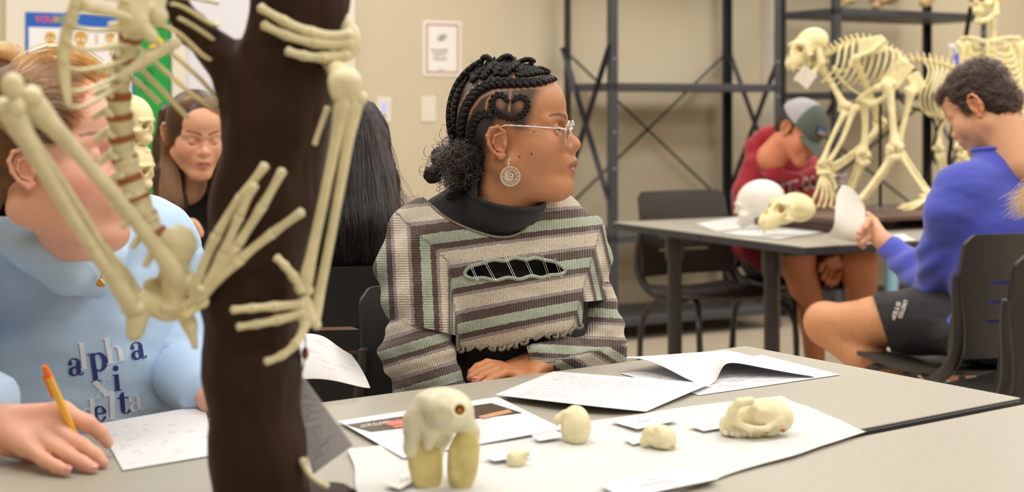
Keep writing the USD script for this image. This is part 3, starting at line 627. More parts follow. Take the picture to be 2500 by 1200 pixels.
for i in range(300):
    a = r3.random(); k = r3.integers(0, 3)
    x, y = ((1100+r3.normal()*10, 180+260*a) if k == 0 else (1150+210*a, 155-12*math.sin(a*3.1)+30*a) if k == 1 else (1120+r3.normal()*34, 395+r3.normal()*38))
    p = fr.at(x, y)[0] if k < 2 else P(x, y, 2.63); o = unit((p-WO)*V(1, .6, 1)+r3.normal(size=3)*.03); q = np.cross(o, r3.normal(size=3)); L = (.003+.010*r3.random())*(1.5 if k == 2 else 1)
    wl_.append(np.stack([p+o*L*t+q*L*.7*t*t for t in (0, .35, .7, 1)]))
curves('flyaway_hair', wl_, .00012, 'frizz', wo)
# glasses
mat('silver', (225, 225, 230), .18, metal=1)
M['lens'] = usdkit.material(stage, '/World/Looks/lens', {"t": ("transparent_bsdf", {"color": (.97, .97, .98)}), "g": ("glossy_bsdf", {"roughness": .03, "color": (1, 1, 1)}), "f": ("fresnel", {"IOR": 1.35}), "m": ("mix_closure", {})}, [("f.fac", "m.fac"), ("t.BSDF", "m.closure1"), ("g.BSDF", "m.closure2")], surface="m.closure")
gl = []; LW = lambda p: WO+WR @ np.asarray(p, float)
th = np.linspace(0, 2*math.pi, 33)
for q in (-1, 1):
    rim = [LW((.112-.0035*abs(math.cos(t))*(1 if q*math.cos(t) > 0 else 0), q*.033+.0255*math.cos(t), -.010+.0235*math.sin(t))) for t in th]; gl.append(tube(rim, .0012, 64, 8))
    gl.append(tube([LW((.110, q*.0585, .000)), LW((.100, q*.0745, .003)), LW((.055, q*.079, .0055)), LW((.005, q*.080, .008)), LW((-.022, q*.078, .000)), LW((-.03, q*.075, -.014))], .0017, 40, 8, cubic=False))
    for j in range(7): t = math.radians(45+15*j); gl.append(ball(LW((.1125, q*.033+.0262*math.cos(t), -.010+.0245*math.sin(t))), .0021, sub=1))
    gl.append(tube([LW((.110, q*.012, -.012)), LW((.104, q*.011, -.016))], .0008, 4, 6))
gl.append(tube([LW((.112, -.009, -.002)), LW((.116, 0, .002)), LW((.112, .009, -.002))], .0012, 10, 8))
gp = obj('glasses', cat(gl), 'silver', wo, smooth=True, label='thin silver wire-rimmed glasses')
for q in (-1, 1):
    v = [LW((.1122, q*.033+.0250*math.cos(t)*r, -.010+.0230*math.sin(t)*r)) for r in (1,) for t in th[:-1]]; c0 = LW((.1135, q*.033, -.010)); n = len(v)
    obj('lens', tm(np.array(v+[c0]), [[i, (i+1) % n, n] for i in range(n)]), 'lens', gp, smooth=True)
# earring
ec = P(1246, 430, 2.535); es = 2.535/F; RX = Rx(90)
mat('ear_silver', (232, 222, 216), .22, metal=.75)
ring = Point(0, 0).buffer(25*es, 24).difference(Point(0, 0).buffer(21.5*es, 24)).union(Point(0, 0).buffer(15*es, 20).difference(Point(0, 0).buffer(13.3*es, 20)))
cres = Point(-1.5*es, 0).buffer(12*es, 20).difference(Point(3*es, 2.5*es).buffer(8*es, 16)).union(Point(3*es, 2.5*es).buffer(6.5*es, 14).difference(Point(2*es, 3*es).buffer(2*es, 8)))
er = obj('earring', xf(slab(ring.union(cres), .0014), RX, ec), 'ear_silver', wo, label='silver hoop earring with a moon and small marks')
gl = []
for k_ in range(14): a = k_*2*math.pi/14; sh = (rrect(3.5*es, 5*es, es) if k_ % 2 else Point(0, 0).buffer(2.5*es, 6).difference(Point(0, 0).buffer(1.2*es, 6))); gl.append(slab(affinity.translate(affinity.rotate(sh, math.degrees(a)-90), 18.2*es*math.cos(a), 18.2*es*math.sin(a)), .0013))
M['ear_clear'] = usdkit.material(stage, '/World/Looks/ear_clear', {"t": ("transparent_bsdf", {"color": (.92, .86, .84)}), "g": ("principled_bsdf", {"base_color": lin((226, 205, 196)), "roughness": .2}), "m": ("mix_closure", {"fac": .45})}, [("t.BSDF", "m.closure1"), ("g.BSDF", "m.closure2")], surface="m.closure")
obj('plate', xf(slab(Point(0, 0).buffer(24.5*es, 24).difference(Point(0, 0).buffer(14*es, 20)), .0008), RX, ec+V(0, .0012, 0)), 'ear_clear', er)
obj('mark', xf(cat(gl), RX, ec), 'ear_silver', er, kind='stuff')
obj('hook', cat([tube([P(1241, 405, 2.535), P(1241, 396, 2.535), P(1244, 388, 2.537), P(1242, 379, 2.545), P(1238, 376, 2.556)], .0007, 20, 6), tube([P(1232, 394, 2.552), P(1236, 380, 2.553), P(1240, 375, 2.55)], .0005, 10, 6), lathe([(.0016, -.0009), (.0025, 0), (.0016, .0009)], 10, RX, P(1241, 400, 2.535)), lathe([(.0016, -.0009), (.0025, 0), (.0016, .0009)], 10, RX, P(1242, 408, 2.535))]), 'ear_silver', er)
# clothes
R25 = Rz(25)
mat('black_knit', (20, 20, 24), .8, sheen=.15, bump=.3, bs=900)
tf = Fld()
tf.ell(P(1245, 680, 2.70), (.158, .104, .20), R25, k=.04).ell(P(1272, 900, 2.70), (.16, .105, .19), R25, k=.05)
tf.cone(P(1030, 590, 2.64), P(1170, 520, 2.69), .045, .06, k=.04).cone(P(1405, 590, 2.78), P(1285, 515, 2.72), .045, .055, k=.04)
tf.cone(P(1075, 528, 2.67), P(1185, 478, 2.69), .034, .040, k=.03)
tf.cone(P(1222, 552, 2.668), P(1237, 500, 2.634), .070, .069, k=.03).cone(P(1237, 500, 2.634), P(1238, 462, 2.616), .069, .067, k=.012)
tn = tf.mesh(.0045)
v = tn.vertices; v[:] = v+tn.vertex_normals*((meshkit.fbm(v*V(14, 14, 45), 3, 5)-.5)*.006)[:, None]
px = PX(v); top_ = HC-(476-CY)*2.616/F
fcl = (v[:, 2]-(top_+ .24*(v[:, 1]-2.616)-.16*(v[:, 0]-P(1240, 0, 2.616)[0])))
fcl = np.where((np.abs(v[:, 0]-P(1240, 0, 2.616)[0]) < .1) & (px[:, 0] > 1165), fcl, -1.)
tn = clip(tn, fcl)
obj('turtleneck', tn, 'black_knit', wo, smooth=True)
cx_, cy_ = P(1238, 0, 2.616)[0], 2.617
ring = [V(cx_+.068*math.cos(a), cy_+.068*math.sin(a), 0) for a in np.linspace(0, 2*math.pi, 33)]
for p in ring: p[2] = top_+.24*(p[1]-2.616)-.16*(p[0]-cx_)-.002
obj('collar', tube(ring, .0032, 64, 8), 'black_knit', wo, smooth=True)
# knit material: stripes along u (one repeat per unit), stitches along v
SAGE, BRN, MAU, BEI = (172, 182, 163), (84, 66, 57), (156, 142, 140), (214, 202, 184)
kn_n = {"tc": ("texture_coordinate", {}), "sx": ("separate_xyz", {}), "fu": ("math", {"math_type": "floored_modulo", "value2": 1.0}),
        "rp": ("rgb_ramp", {"interpolate": False, "ramp": [(0, lin(SAGE)), (.23, lin(BRN)), (.35, lin(MAU)), (.42, lin(BEI)), (.72, lin(MAU)), (.80, lin(BRN)), (1, lin(SAGE))]}),
        "wv": ("math", {"math_type": "pingpong", "value2": .5}), "ur": ("math", {"math_type": "multiply_add", "value2": 24.0}), "w2": ("math", {"math_type": "multiply", "value2": 1.6}),
        "us": ("math", {"math_type": "multiply", "value2": 6.2832}), "sn": ("math", {"math_type": "sine"}), "hh": ("math", {"math_type": "multiply_add", "value2": .22}), "w3": ("math", {"math_type": "multiply", "value2": 2.0}),
        "nz": ("noise_texture", {"scale": 420, "detail": 2}), "mr": ("map_range", {"from_min": .3, "from_max": .7, "to_min": .78, "to_max": 1.16}), "cc": ("combine_color", {}), "mx": ("mix_color", {"blend_type": "multiply", "fac": 1., "use_clamp": False}),
        "nu": ("noise_texture", {"scale": 160, "detail": 1}), "nu2": ("math", {"math_type": "multiply_add", "value2": .05, "value3": -.025}), "ua": ("math", {"math_type": "add"}),
        "bm": ("bump", {"strength": .9, "distance": .0022}), "p": ("principled_bsdf", {"roughness": .9, "sheen_weight": .35, "sheen_roughness": .5, "specular_ior_level": .2})}
kn_l = [("tc.UV", "sx.vector"), ("tc.object", "nu.vector"), ("nu.fac", "nu2.value1"), ("sx.x", "ua.value1"), ("nu2.value", "ua.value2"), ("ua.value", "fu.value1"), ("fu.value", "rp.fac"), ("sx.y", "wv.value1"), ("wv.value", "w2.value1"), ("sx.x", "ur.value1"), ("w2.value", "ur.value3"), ("ur.value", "us.value1"), ("us.value", "sn.value1"),
        ("wv.value", "w3.value1"), ("sn.value", "hh.value1"), ("w3.value", "hh.value3"), ("hh.value", "bm.height"), ("bm.normal", "p.normal"), ("tc.object", "nz.vector"), ("nz.fac", "mr.value"), ("mr.result", "cc.r"), ("mr.result", "cc.g"), ("mr.result", "cc.b"), ("rp.color", "mx.a"), ("cc.color", "mx.b"), ("mx.result", "p.base_color")]
M['knit'] = usdkit.material(stage, '/World/Looks/knit', kn_n, kn_l, surface="p.BSDF")
PER = 108.
def stripe_body(px, Y):
    x, y = px[:, 0], px[:, 1]; kx = .13+.0004*np.clip(y-600, -150, 300); c1 = y+kx*(x-1250); off = 678+(.13+.0004*78)*(1103-1250)
    cl = (x-1056)*1.0+6*np.maximum(0, x-1092)+602+.13*(1056-1250)-.05*(y-602); cr = (1460-x)*2.0+615+.45*(y-600)
    c = np.minimum(np.minimum(c1, cl), cr); v = np.where(c1 <= np.minimum(cl, cr), x, y); return np.stack([(c-off)/PER, v/6.2], 1)
sf = Fld()
sf.ell(P(1252, 660, 2.69), (.176, .122, .185), R25, k=.04).ell(P(1255, 800, 2.68), (.165, .122, .15), R25, k=.05)
sf.chain([P(1000, 655, 2.60), P(1035, 592, 2.63), P(1120, 548, 2.67), P(1180, 545, 2.69)], [.060, .066, .070, .07], k=.035)
sf.chain([P(1432, 640, 2.775), P(1412, 590, 2.77), P(1330, 548, 2.74), P(1290, 545, 2.72)], [.044, .053, .062, .06], k=.03)
sf.chain([P(1002, 655, 2.60), P(1020, 730, 2.58), P(1034, 840, 2.565)], [.057, .056, .056], k=.025)
sf.ell(P(1075, 790, 2.555), (.030, .035, .030), k=.03)
sf.chain([P(1435, 640, 2.775), P(1440, 720, 2.75), P(1444, 790, 2.72)], [.042, .040, .038], k=.02)
sm_ = sf.mesh(.0045)
v = sm_.vertices; w_ = meshkit.fbm(v*V(9, 9, 22)+3, 3, 2)-.5; px = PX(v)
arm_w = np.clip((1100-px[:, 0])/60, 0, 1)+np.clip((px[:, 0]-1415)/30, 0, 1)
v[:] = v+sm_.vertex_normals*(w_*.012+arm_w*.004*np.sin((px[:, 1]+.6*px[:, 0])/17.))[:, None]
def keep(v):
    px = PX(v); x, y = px[:, 0], px[:, 1]
    cs = CubicSpline([1030, 1045, 1100, 1170, 1245, 1288, 1306, 1314, 1320], [478, 490, 537, 567, 577, 552, 518, 484, 460]); fn = np.minimum(np.minimum(cs(np.clip(x, 1030, 1320))-y, x-1034), 1318-x)*.0008
    lat = (v-P(1250, 800, 2.6)) @ V(math.cos(A25), math.sin(A25), 0); hem = (.785+.16*lat+.004*np.sin(lat*55)) - v[:, 2]
    arm = (x < 1113) | (x > 1424); la = np.where(x < 1250, y-(778+.24*(x-945)), y-(735-.10*(x-1440)))*.0008; hem = np.where(arm, np.minimum(hem+.2, la), hem)
    hp = Polygon([(1134, 668), (1146, 652), (1178, 642), (1206, 634), (1232, 636), (1256, 629), (1284, 633), (1306, 629), (1330, 634), (1352, 638), (1372, 650), (1380, 660), (1370, 668), (1344, 671), (1320, 677), (1298, 673), (1268, 681), (1240, 677), (1210, 684), (1182, 678), (1152, 679)])
    pt = shapely.points(px); hd = shapely.distance(pt, hp.exterior)*np.where(shapely.contains(hp, pt), 1, -1)*.0008; hd = np.where(v[:, 1] < 2.66, hd, -1)
    return np.maximum(np.maximum(fn, hem), hd), hp
A25 = math.radians(25)
fk, HP = keep(v); sw_full = sm_.copy(); swm = clip(sm_, fk)
obj('sweater', swm, 'knit', wo, uv=stripe_body(PX(swm.vertices), swm.vertices[:, 1]))
frs = Front(sw_full)
mat('trim_knit', (150, 146, 126), .9, var=.4, vs=300, bump=.8, bs=500, rgb2=(86, 70, 60))
hq = np.array(HP.exterior.coords); q = frs.at(hq[:, 0], hq[:, 1], .001); obj('hole_rim', tube(q, .0034, 120, 8), 'knit', wo, uv=np.stack([np.full(120*8+2, .1), np.linspace(0, 130, 962)], 1))
xs = np.linspace(1116, 1422, 140)
hemz = []
for i, x in enumerate(xs):
    y_ = 830.
    for _ in range(5):
        p = frs.at(x, y_)[0]; l_ = (p-P(1250, 800, 2.6)) @ V(math.cos(A25), math.sin(A25), 0); y_ += (p[2]-(.785+.16*l_+.004*math.sin(l_*55)))*F/p[1]
    p = frs.at(x, y_)[0]; ph = i*.62+2.0*math.sin(i*.11); p += V(.0022*math.sin(ph*1.7), -.004+.006*math.sin(ph), .0035*math.sin(ph*1.0+1.)); hemz.append(p)
obj('hem_ruffle', tube(np.array(hemz), .0028, 420, 7), 'trim_knit', wo, smooth=True)
nq = np.array([(1040, 488), (1100, 537), (1170, 567), (1245, 577), (1288, 553), (1306, 519), (1314, 486)]); nq = spline(np.c_[nq, np.zeros(7)], 40); q = frs.at(nq[:, 0], nq[:, 1], .001)
obj('neckline', tube(q, .0022, 100, 7), 'trim_knit', wo, smooth=True)
for a, b in (((1148, 645), (1166, 684)), ((1180, 632), (1209, 684)), ((1232, 624), (1257, 677)), ((1278, 622), (1301, 675)), ((1322, 622), (1340, 675)), ((1355, 632), (1371, 675))):
    A_, B_ = frs.at(*a, .005)[0], frs.at(*b, .005)[0]; o = V(.0016, 0, .0003)
    obj('safety_pin', cat([tube([A_-o, B_-o], .0006, 2, 6), tube([A_-o, A_+V(0, -.001, .003), A_+o, B_+o], .0005, 12, 6, cubic=False), lathe([(.0012, -.0005), (.0022, 0), (.0012, .0005)], 10, RX, B_)]), 'silver', wo, smooth=True)
def sleeve(pts, r, cut, stripe, seed):
    g = Fld().chain(pts, r, k=.02); m = g.mesh(.0042); v = m.vertices; px = PX(v)
    v[:] = v+m.vertex_normals*((meshkit.fbm(v*V(11, 11, 26)+seed, 3, seed)-.5)*.014+.0022*np.sin((px[:, 1]+.3*px[:, 0])/8.5))[:, None]
    m = clip(m, cut(m.vertices)) if cut else m; obj('sleeve', m, 'knit', wo, uv=stripe(PX(m.vertices)))
def st_r(px): c = px[:, 1]+.30*(px[:, 0]-1010); return np.stack([(c-832)/PER*1.02, (px[:, 0]-.3*px[:, 1])/6.2], 1)
def st_l(px):
    x, y = px[:, 0], px[:, 1]; c1 = (y-752-.05*(x-1460)); c2 = 118+(1500-x)*.55+(y-880)*.9; c = np.where(y+.25*(x-1400) < 868, c1, c2); return np.stack([c/PER*1.15, x/6.2], 1)
sleeve([P(1012, 770, 2.572), P(1020, 860, 2.56), P(1042, 930, 2.545), P(1075, 985, 2.53), P(1120, 1010, 2.50)], [.044, .064, .057, .050, .042], None, st_r, 4)
sleeve([P(1452, 730, 2.745), P(1466, 800, 2.72), P(1478, 850, 2.69), P(1440, 878, 2.65), P(1372, 880, 2.60), P(1318, 884, 2.57)], [.040, .041, .038, .038, .036, .033], lambda v: (P(1300, 884, 2.55)[0]-v[:, 0]-.35*(v[:, 2]-.745)), st_l, 8)
mat('denim', (48, 58, 84), .85, var=.12, vs=40)
tr = Fld(); tr.ell(V(.03, 2.70, .50), (.17, .13, .09), R25, k=.04).chain([V(-.04, 2.66, .50), V(.02, 2.42, .51), V(.0, 2.36, .12)], [.092, .08, .06], k=.03).chain([V(.14, 2.72, .50), V(.2, 2.46, .51), V(.2, 2.4, .12)], [.092, .08, .06], k=.03)
obj('trousers', tr.mesh(.009), 'denim', wo, smooth=True)
mat('shoe', (225, 222, 218), .6)
for x, y in ((.0, 2.34), (.2, 2.38)): obj('shoe', Fld().chain([V(x+.01, y+.04, .05), V(x+.04, y-.13, .04)], [.045, .038], k=.02).box(V(x+.03, y-.05, .015), (.045, .12, .015), Rz(15), .01, k=.01).mesh(.006), 'shoe', wo, smooth=True)
# ---------------------------------------------------------------- student in the light blue hoodie (left foreground)
def clothes(f, h, amp=.010, fs=(9, 9, 20), seed=1, sm=0):
    m = f.mesh(h, smooth=sm); v = m.vertices; v[:] = v+m.vertex_normals*((meshkit.fbm(v*np.array(fs)+seed*7.3, 3, seed)-.5)*amp*2)[:, None]; return m
def cap_strands(fr, lines, n, jit, r, name, material, parent, lift=.002, sd=5, wob=.0, wave=0.):
    """Strands laid over a surface between given guide lines (pixel paths), interpolated from guide to guide."""
    q = np.random.default_rng(sd); out = []; G_ = [spline(np.c_[np.array(L, float), np.zeros(len(L))], 14)[:, :2] for L in lines]
    C_ = []
    for _ in range(n):
        a = q.random()*(len(G_)-1); i = int(a); t = a-i; c = G_[i]*(1-t)+G_[i+1]*t+q.normal(size=2)*jit; s0 = q.random()*.25; idx = np.linspace(s0*13, 13-q.random()*1.5, 9); C_.append(np.stack([np.interp(idx, np.arange(14), c[:, k]) for k in (0, 1)], 1))
    C_ = np.array(C_); W_ = fr.at(C_[..., 0].ravel(), C_[..., 1].ravel(), np.repeat(lift*(.3+1.2*q.random(n)), 9)).reshape(n, 9, 3); W_[..., 1] = W_[..., 1]*.5+.25*(np.pad(W_[..., 1], ((0, 0), (1, 0)), mode='edge')[:, :-1]+np.pad(W_[..., 1], ((0, 0), (0, 1)), mode='edge')[:, 1:])
    if wave: W_[..., 0] += wave*np.sin(np.linspace(0, 11, 9)[None]*(.8+.4*q.random(n))[:, None]+W_[:, :1, 0]*90+q.normal(size=n)[:, None]*.7)*np.linspace(.1, 1, 9)
    out = list(W_+np.cumsum(q.normal(size=W_.shape)*wob, 1))
    curves(name, out, r, material, parent)
bl = thing('person', 'student with fair tied-back hair in a light blue printed hoodie, writing with a pencil', 'person', flat(P(190, 700, 2.27)))
BO = P(98, 382, 1.95); BR, _ = place_head(BO, -6, -2)
bm = head_mesh(.0026, s=1.04, closed=.75, nose=.95, neck=False); bv = np.asarray(bm.vertices)
bcl, _ = skin_paint(bv, (226, 172, 150), (200, 116, 108), (120, 84, 60), (226, 130, 122), scale=1.04)
be = [xf(ear_mesh(q, .78), BR, BO+BR @ V(.020, q*.084, -.012)) for q in (-1, 1)]
f = Fld()
chains = [([P(150, 1005, 1.86), P(215, 1032, 1.86), P(246, 1056, 1.875), P(263, 1080, 1.89)], [.0125, .0105, .0095, .0080]), ([P(136, 1050, 1.85), P(200, 1087, 1.835), P(232, 1110, 1.83), P(250, 1128, 1.828)], [.0125, .0105, .0095, .0080]),
          ([P(104, 1074, 1.84), P(166, 1110, 1.815), P(200, 1128, 1.808), P(224, 1141, 1.803)], [.012, .0100, .0090, .0078]), ([P(62, 1086, 1.83), P(110, 1123, 1.803), P(138, 1138, 1.792), P(160, 1147, 1.785)], [.011, .0090, .0080, .0070])]
for pts, r in chains: f.chain(pts, r, k=.0035)
wr = P(-35, 1030, 1.88)
for i in range(4): f.cone(wr+(chains[i][0][0]-wr)*.1, chains[i][0][0], .021, .0135, k=.012)
f.chain([wr-V(.14, 0, -.03), wr], [.034, .027], k=.012); f.chain([P(20, 1085, 1.86), P(90, 1105, 1.87), P(150, 1108, 1.88), P(190, 1100, 1.885)], [.015, .0135, .011, .009], k=.008)
bh = f.mesh(.0028)
f = Fld(); f.ell(P(190, 830, 2.29), (.14, .09, .2), Rz(30), k=.03).cone(P(190, 650, 2.17), P(150, 480, 2.0), .046, .048, k=.03)
f.chain([P(-60, 620, 2.15), P(-180, 900, 2.0), wr-V(.1, 0, -.02)], [.045, .04, .03], k=.02).chain([P(390, 640, 2.36), P(440, 830, 2.32), P(470, 930, 2.25), P(512, 978, 2.18)], [.045, .04, .026, .018], k=.02)
for hx, hy in ((-.72, 2.2), (-.55, 2.3)): f.chain([V(-.68, 2.34, .5), V(hx+.1, hy-.1, .5), V(hx+.1, hy-.12, .05)], [.09, .07, .045], k=.03)
for i in range(4): f.chain([P(516, 980, 2.18), P(546-4*i, 986+5*i, 2.15), P(566-6*i, 996+5*i, 2.12), P(574-8*i, 1006+4*i, 2.10)], [.018, .011, .0095, .008], k=.004)
ba = f.mesh(.0075)
fpc = lambda m: paint_flat(m, (228, 172, 148))
obj('body', cat([xf(bm, BR, BO)]+be+[bh, ba]), 'skin', bl, col=np.vstack([bcl, fpc(be[0])*V(1, .88, .86), fpc(be[1]), fpc(bh), fpc(ba)]))
for pts, r in chains: obj('fingernail', nail(pts[-1]+V(.002, -.0015, .0045), pts[-1]-pts[-2], V(.3, -.5, 1)), 'nail_pink', bl, smooth=True)
eyes(bl, BR, BO, 1.04, gaze=(1, -.1, -.45)); lashes(bl, BR, BO, 1.04, .75)
mat('hair_fair', (104, 68, 38), .5, var=.45, vs=90, stretch=(.15, 1, 1), spec=.4); hairmat('hair_fair_strand', (126, 84, 44)); hairmat('hair_brown_strand', (64, 40, 24))
g = Fld(); g.ell((-.008, 0, .034), (.106, .086, .092), k=.02).ell((-.06, 0, -.02), (.05, .066, .06), k=.03)
hc_ = g.mesh(.004); hc_ = clip(hc_, (hc_.vertices[:, 0]*.86-hc_.vertices[:, 2]*.42-.052)); hcw = xf(tm(hc_.vertices*1.04, hc_.faces), BR, BO)
px = PX(hcw.vertices); ah = np.where(px[:, 0] > 95, -1, 1); keepf = np.minimum((px[:, 1]-(372+.0*px[:, 0])), 1)*.001
hcw = clip(hcw, np.where((px[:, 0] > -60) & (hcw.vertices[:, 1] < 1.97), px[:, 1]-(350+1.7*np.maximum(0, 95-px[:, 0])), -1.))
obj('hair', hcw, 'hair_fair', bl, smooth=True)
bfr = Front(cat([hcw]))
cap_strands(bfr, [[(285, 205), (220, 140), (130, 118), (40, 160), (10, 200)], [(272, 212), (200, 175), (110, 165), (40, 200), (10, 220)], [(255, 240), (190, 215), (110, 210), (40, 225), (8, 232)], [(205, 280), (150, 255), (90, 250), (30, 255), (4, 245)], [(170, 335), (120, 300), (70, 290), (25, 285), (0, 265)], [(110, 360), (70, 350), (40, 340), (10, 320), (-5, 290)]], 300, 5, .0010, 'hair_strand', 'hair_fair_strand', bl, .005, 4, .0006)
cap_strands(bfr, [[(280, 205), (215, 140), (130, 120), (40, 160), (10, 200)], [(250, 235), (190, 215), (110, 210), (40, 225), (8, 232)], [(200, 290), (150, 260), (90, 255), (30, 255), (4, 245)], [(165, 340), (120, 300), (70, 290), (25, 285), (0, 265)], [(110, 360), (70, 350), (40, 340), (10, 320), (-5, 290)]], 300, 6, .0011, 'hair_strand', 'hair_brown_strand', bl, .005, 6, .0005)
q = np.random.default_rng(12); ln = []
for i in range(420):
    c = P(8+q.normal()*14, 178+q.normal()*20, 1.99+q.normal()*.015); t = np.linspace(0, 1, 10); a0 = q.random()*6.28; R_ = .020+.012*q.random(); tl = q.normal()*.4
    ln.append(P(6, 182, 1.99)+R_*np.stack([np.cos(a0+3.6*t), np.sin(tl)*np.sin(a0+3.6*t), np.cos(tl)*1.25*np.sin(a0+3.6*t)], 1)+q.normal(size=3)*.006)
bn = obj('hair_bun', Fld().ell(P(4, 185, 1.99), (.024, .022, .028), k=.01).mesh(.004), 'hair_fair', bl, smooth=True); curves('bun_strand', ln, .0004, 'hair_fair_strand', bn)
# hoodie
mat('hoodie_blue', (180, 210, 243), .85, sheen=.25, bump=.25, bs=900)
f = Fld(); R30 = Rz(30)
f.ell(P(185, 800, 2.28), (.19, .125, .22), R30, k=.05).ell(P(185, 1010, 2.30), (.20, .13, .17), R30, k=.05)
f.chain([P(-70, 640, 2.15), P(-10, 590, 2.17), P(110, 575, 2.21)], [.07, .07, .065], k=.04).chain([P(392, 650, 2.36), P(350, 600, 2.34), P(260, 580, 2.28)], [.07, .072, .065], k=.04)
hood = [P(285, 545, 2.29), P(262, 640, 2.17), P(240, 688, 2.125), P(170, 672, 2.09), P(95, 610, 2.08), P(30, 545, 2.10), P(-10, 510, 2.16), P(0, 505, 2.25)]
f.chain(hood, [.030, .028, .026, .030, .034, .036, .036, .036], k=.02)
f.chain([P(0, 520, 2.27), P(60, 560, 2.37), P(180, 570, 2.42), P(270, 555, 2.36)], [.05, .06, .06, .05], k=.04)
hd = clothes(f, .0055, .013, (7, 7, 12), 3)
nkc = PX(hd.vertices); hol = Polygon([(60, 440), (75, 535), (125, 625), (200, 672), (243, 690), (255, 640), (262, 560), (300, 440)])
obj('hoodie', hd, 'hoodie_blue', bl, smooth=True); hfr = Front(hd)
def blue_sleeve(pts, r, seed):
    g = Fld().chain(pts, r, k=.025); m = clothes(g, .0055, .012, (8, 8, 22), seed); v = m.vertices; obj('sleeve', m, 'hoodie_blue', bl, smooth=True)
blue_sleeve([P(400, 660, 2.355), P(428, 760, 2.34), P(440, 850, 2.31), P(462, 905, 2.27)], [.070, .062, .06, .056], 5)
blue_sleeve([P(-80, 650, 2.15), P(-150, 800, 2.06), P(-185, 900, 2.0), P(-100, 960, 1.93)], [.065, .06, .055, .05], 6)
def cuff(a, b, r0, r1):
    a, b = np.asarray(a), np.asarray(b); p = [a+(b-a)*t for t in np.linspace(0, 1, 14)]; m = tube(p, np.interp(np.linspace(0, 1, 14), [0, .15, .85, 1], [r0, r0*1.05, r1*1.05, r1*.9]), 14, 48, cubic=False); v = m.vertices[:-2]; c = np.repeat(np.array(p), 48, 0); k = np.tile(np.arange(48), 14)
    m.vertices[:-2] = c+(v-c)*(1+.02*np.cos(k*math.pi))[:, None]; return m
obj('cuff', cuff(P(448, 900, 2.275), P(498, 966, 2.20), .054, .040), 'hoodie_blue', bl, smooth=True); obj('cuff', cuff(P(-60, 985, 1.905), P(40, 1012-40, 1.90)+V(-.012, 0, -.015), .048, .040), 'hoodie_blue', bl, smooth=True)
mat('jeans', (60, 74, 110), .85, var=.1, vs=40)
obj('trousers', Fld().chain([V(-.72, 2.33, .5), V(-.62, 2.12, .5), V(-.62, 2.1, .08)], [.1, .085, .06], k=.03).chain([V(-.6, 2.4, .5), V(-.47, 2.22, .5), V(-.47, 2.2, .08)], [.1, .085, .06], k=.03).mesh(.01), 'jeans', bl, smooth=True)
# serif letters for the print, in units of the x-height
def rect(x0, y0, x1, y1): return shapely.box(x0, y0, x1, y1)
def oval(cx, cy, rx, ry, ix, iy, dx=0): return affinity.translate(affinity.scale(Point(0, 0).buffer(1, 16), rx, ry).difference(affinity.translate(affinity.scale(Point(0, 0).buffer(1, 16), ix, iy), dx, 0)), cx, cy)
SER = .055
def glyph(c):
    if c == 'l': return rect(.1, 0, .36, 1.55).union(rect(-.02, 0, .48, SER)).union(rect(-.02, 1.5, .2, 1.55))
    if c == 'i': return rect(.1, 0, .36, 1).union(rect(-.02, 0, .48, SER)).union(rect(-.02, .95, .2, 1)).union(Point(.23, 1.38).buffer(.17))
    if c == 'h': return rect(.08, 0, .34, 1.55).union(rect(-.06, 0, .48, SER)).union(rect(-.06, 1.5, .2, 1.55)).union(rect(.72, 0, .98, .7)).union(rect(.58, 0, 1.1, SER)).union(oval(.62, .62, .36, .38, .16, .30, -.06).intersection(rect(.3, .6, 1, 1.1)))
    if c == 'p': return rect(.08, -.55, .34, 1).union(rect(-.06, -.55, .5, -.55+SER)).union(rect(-.06, .95, .2, 1)).union(oval(.52, .48, .46, .52, .22, .44, -.04).intersection(rect(.2, -.1, 1.1, 1.1)))
    if c == 'd': return rect(.62, 0, .88, 1.55).union(rect(.5, 1.5, .7, 1.55)).union(rect(.7, 0, 1, SER)).union(oval(.44, .48, .46, .52, .22, .44, .04).intersection(rect(-.1, -.1, .75, 1.1)))
    if c == 'a': return rect(.5, .1, .74, .75).union(oval(.40, .72, .34, .30, .2, .24, -.03).intersection(rect(.05, .72, .8, 1.1))).union(Point(.16, .72).buffer(.12)).union(oval(.32, .26, .30, .28, .12, .2, .05).intersection(rect(0, -.1, .52, .6))).union(oval(.72, .14, .2, .15, .1, .1).intersection(rect(.55, -.1, .95, .14)))
    if c == 'e': return oval(.45, .48, .45, .52, .2, .44, .05).difference(rect(.45, .28, 1, .47)).union(rect(.14, .47, .84, .56))
    if c == 't': return rect(.2, .15, .46, 1.3).difference(Polygon([(.1, 1.5), (.1, 1.05), (.4, 1.35)])).union(rect(.02, .92, .72, 1)).union(oval(.5, .2, .3, .22, .12, .17).intersection(rect(.2, -.1, .85, .2)))
    if c == 'x': return Polygon([(.0, 1), (.34, 1), (1, 0), (.66, 0)]).union(Polygon([(.82, 1), (.9, 1), (.14, 0), (.06, 0)])).union(rect(-.08, .95, .42, 1)).union(rect(.62, .95, 1.08, 1)).union(rect(-.1, 0, .38, SER)).union(rect(.55, 0, 1.08, SER))
mat('print_navy', (26, 44, 120), .6); mat('print_white', (222, 230, 246), .6)
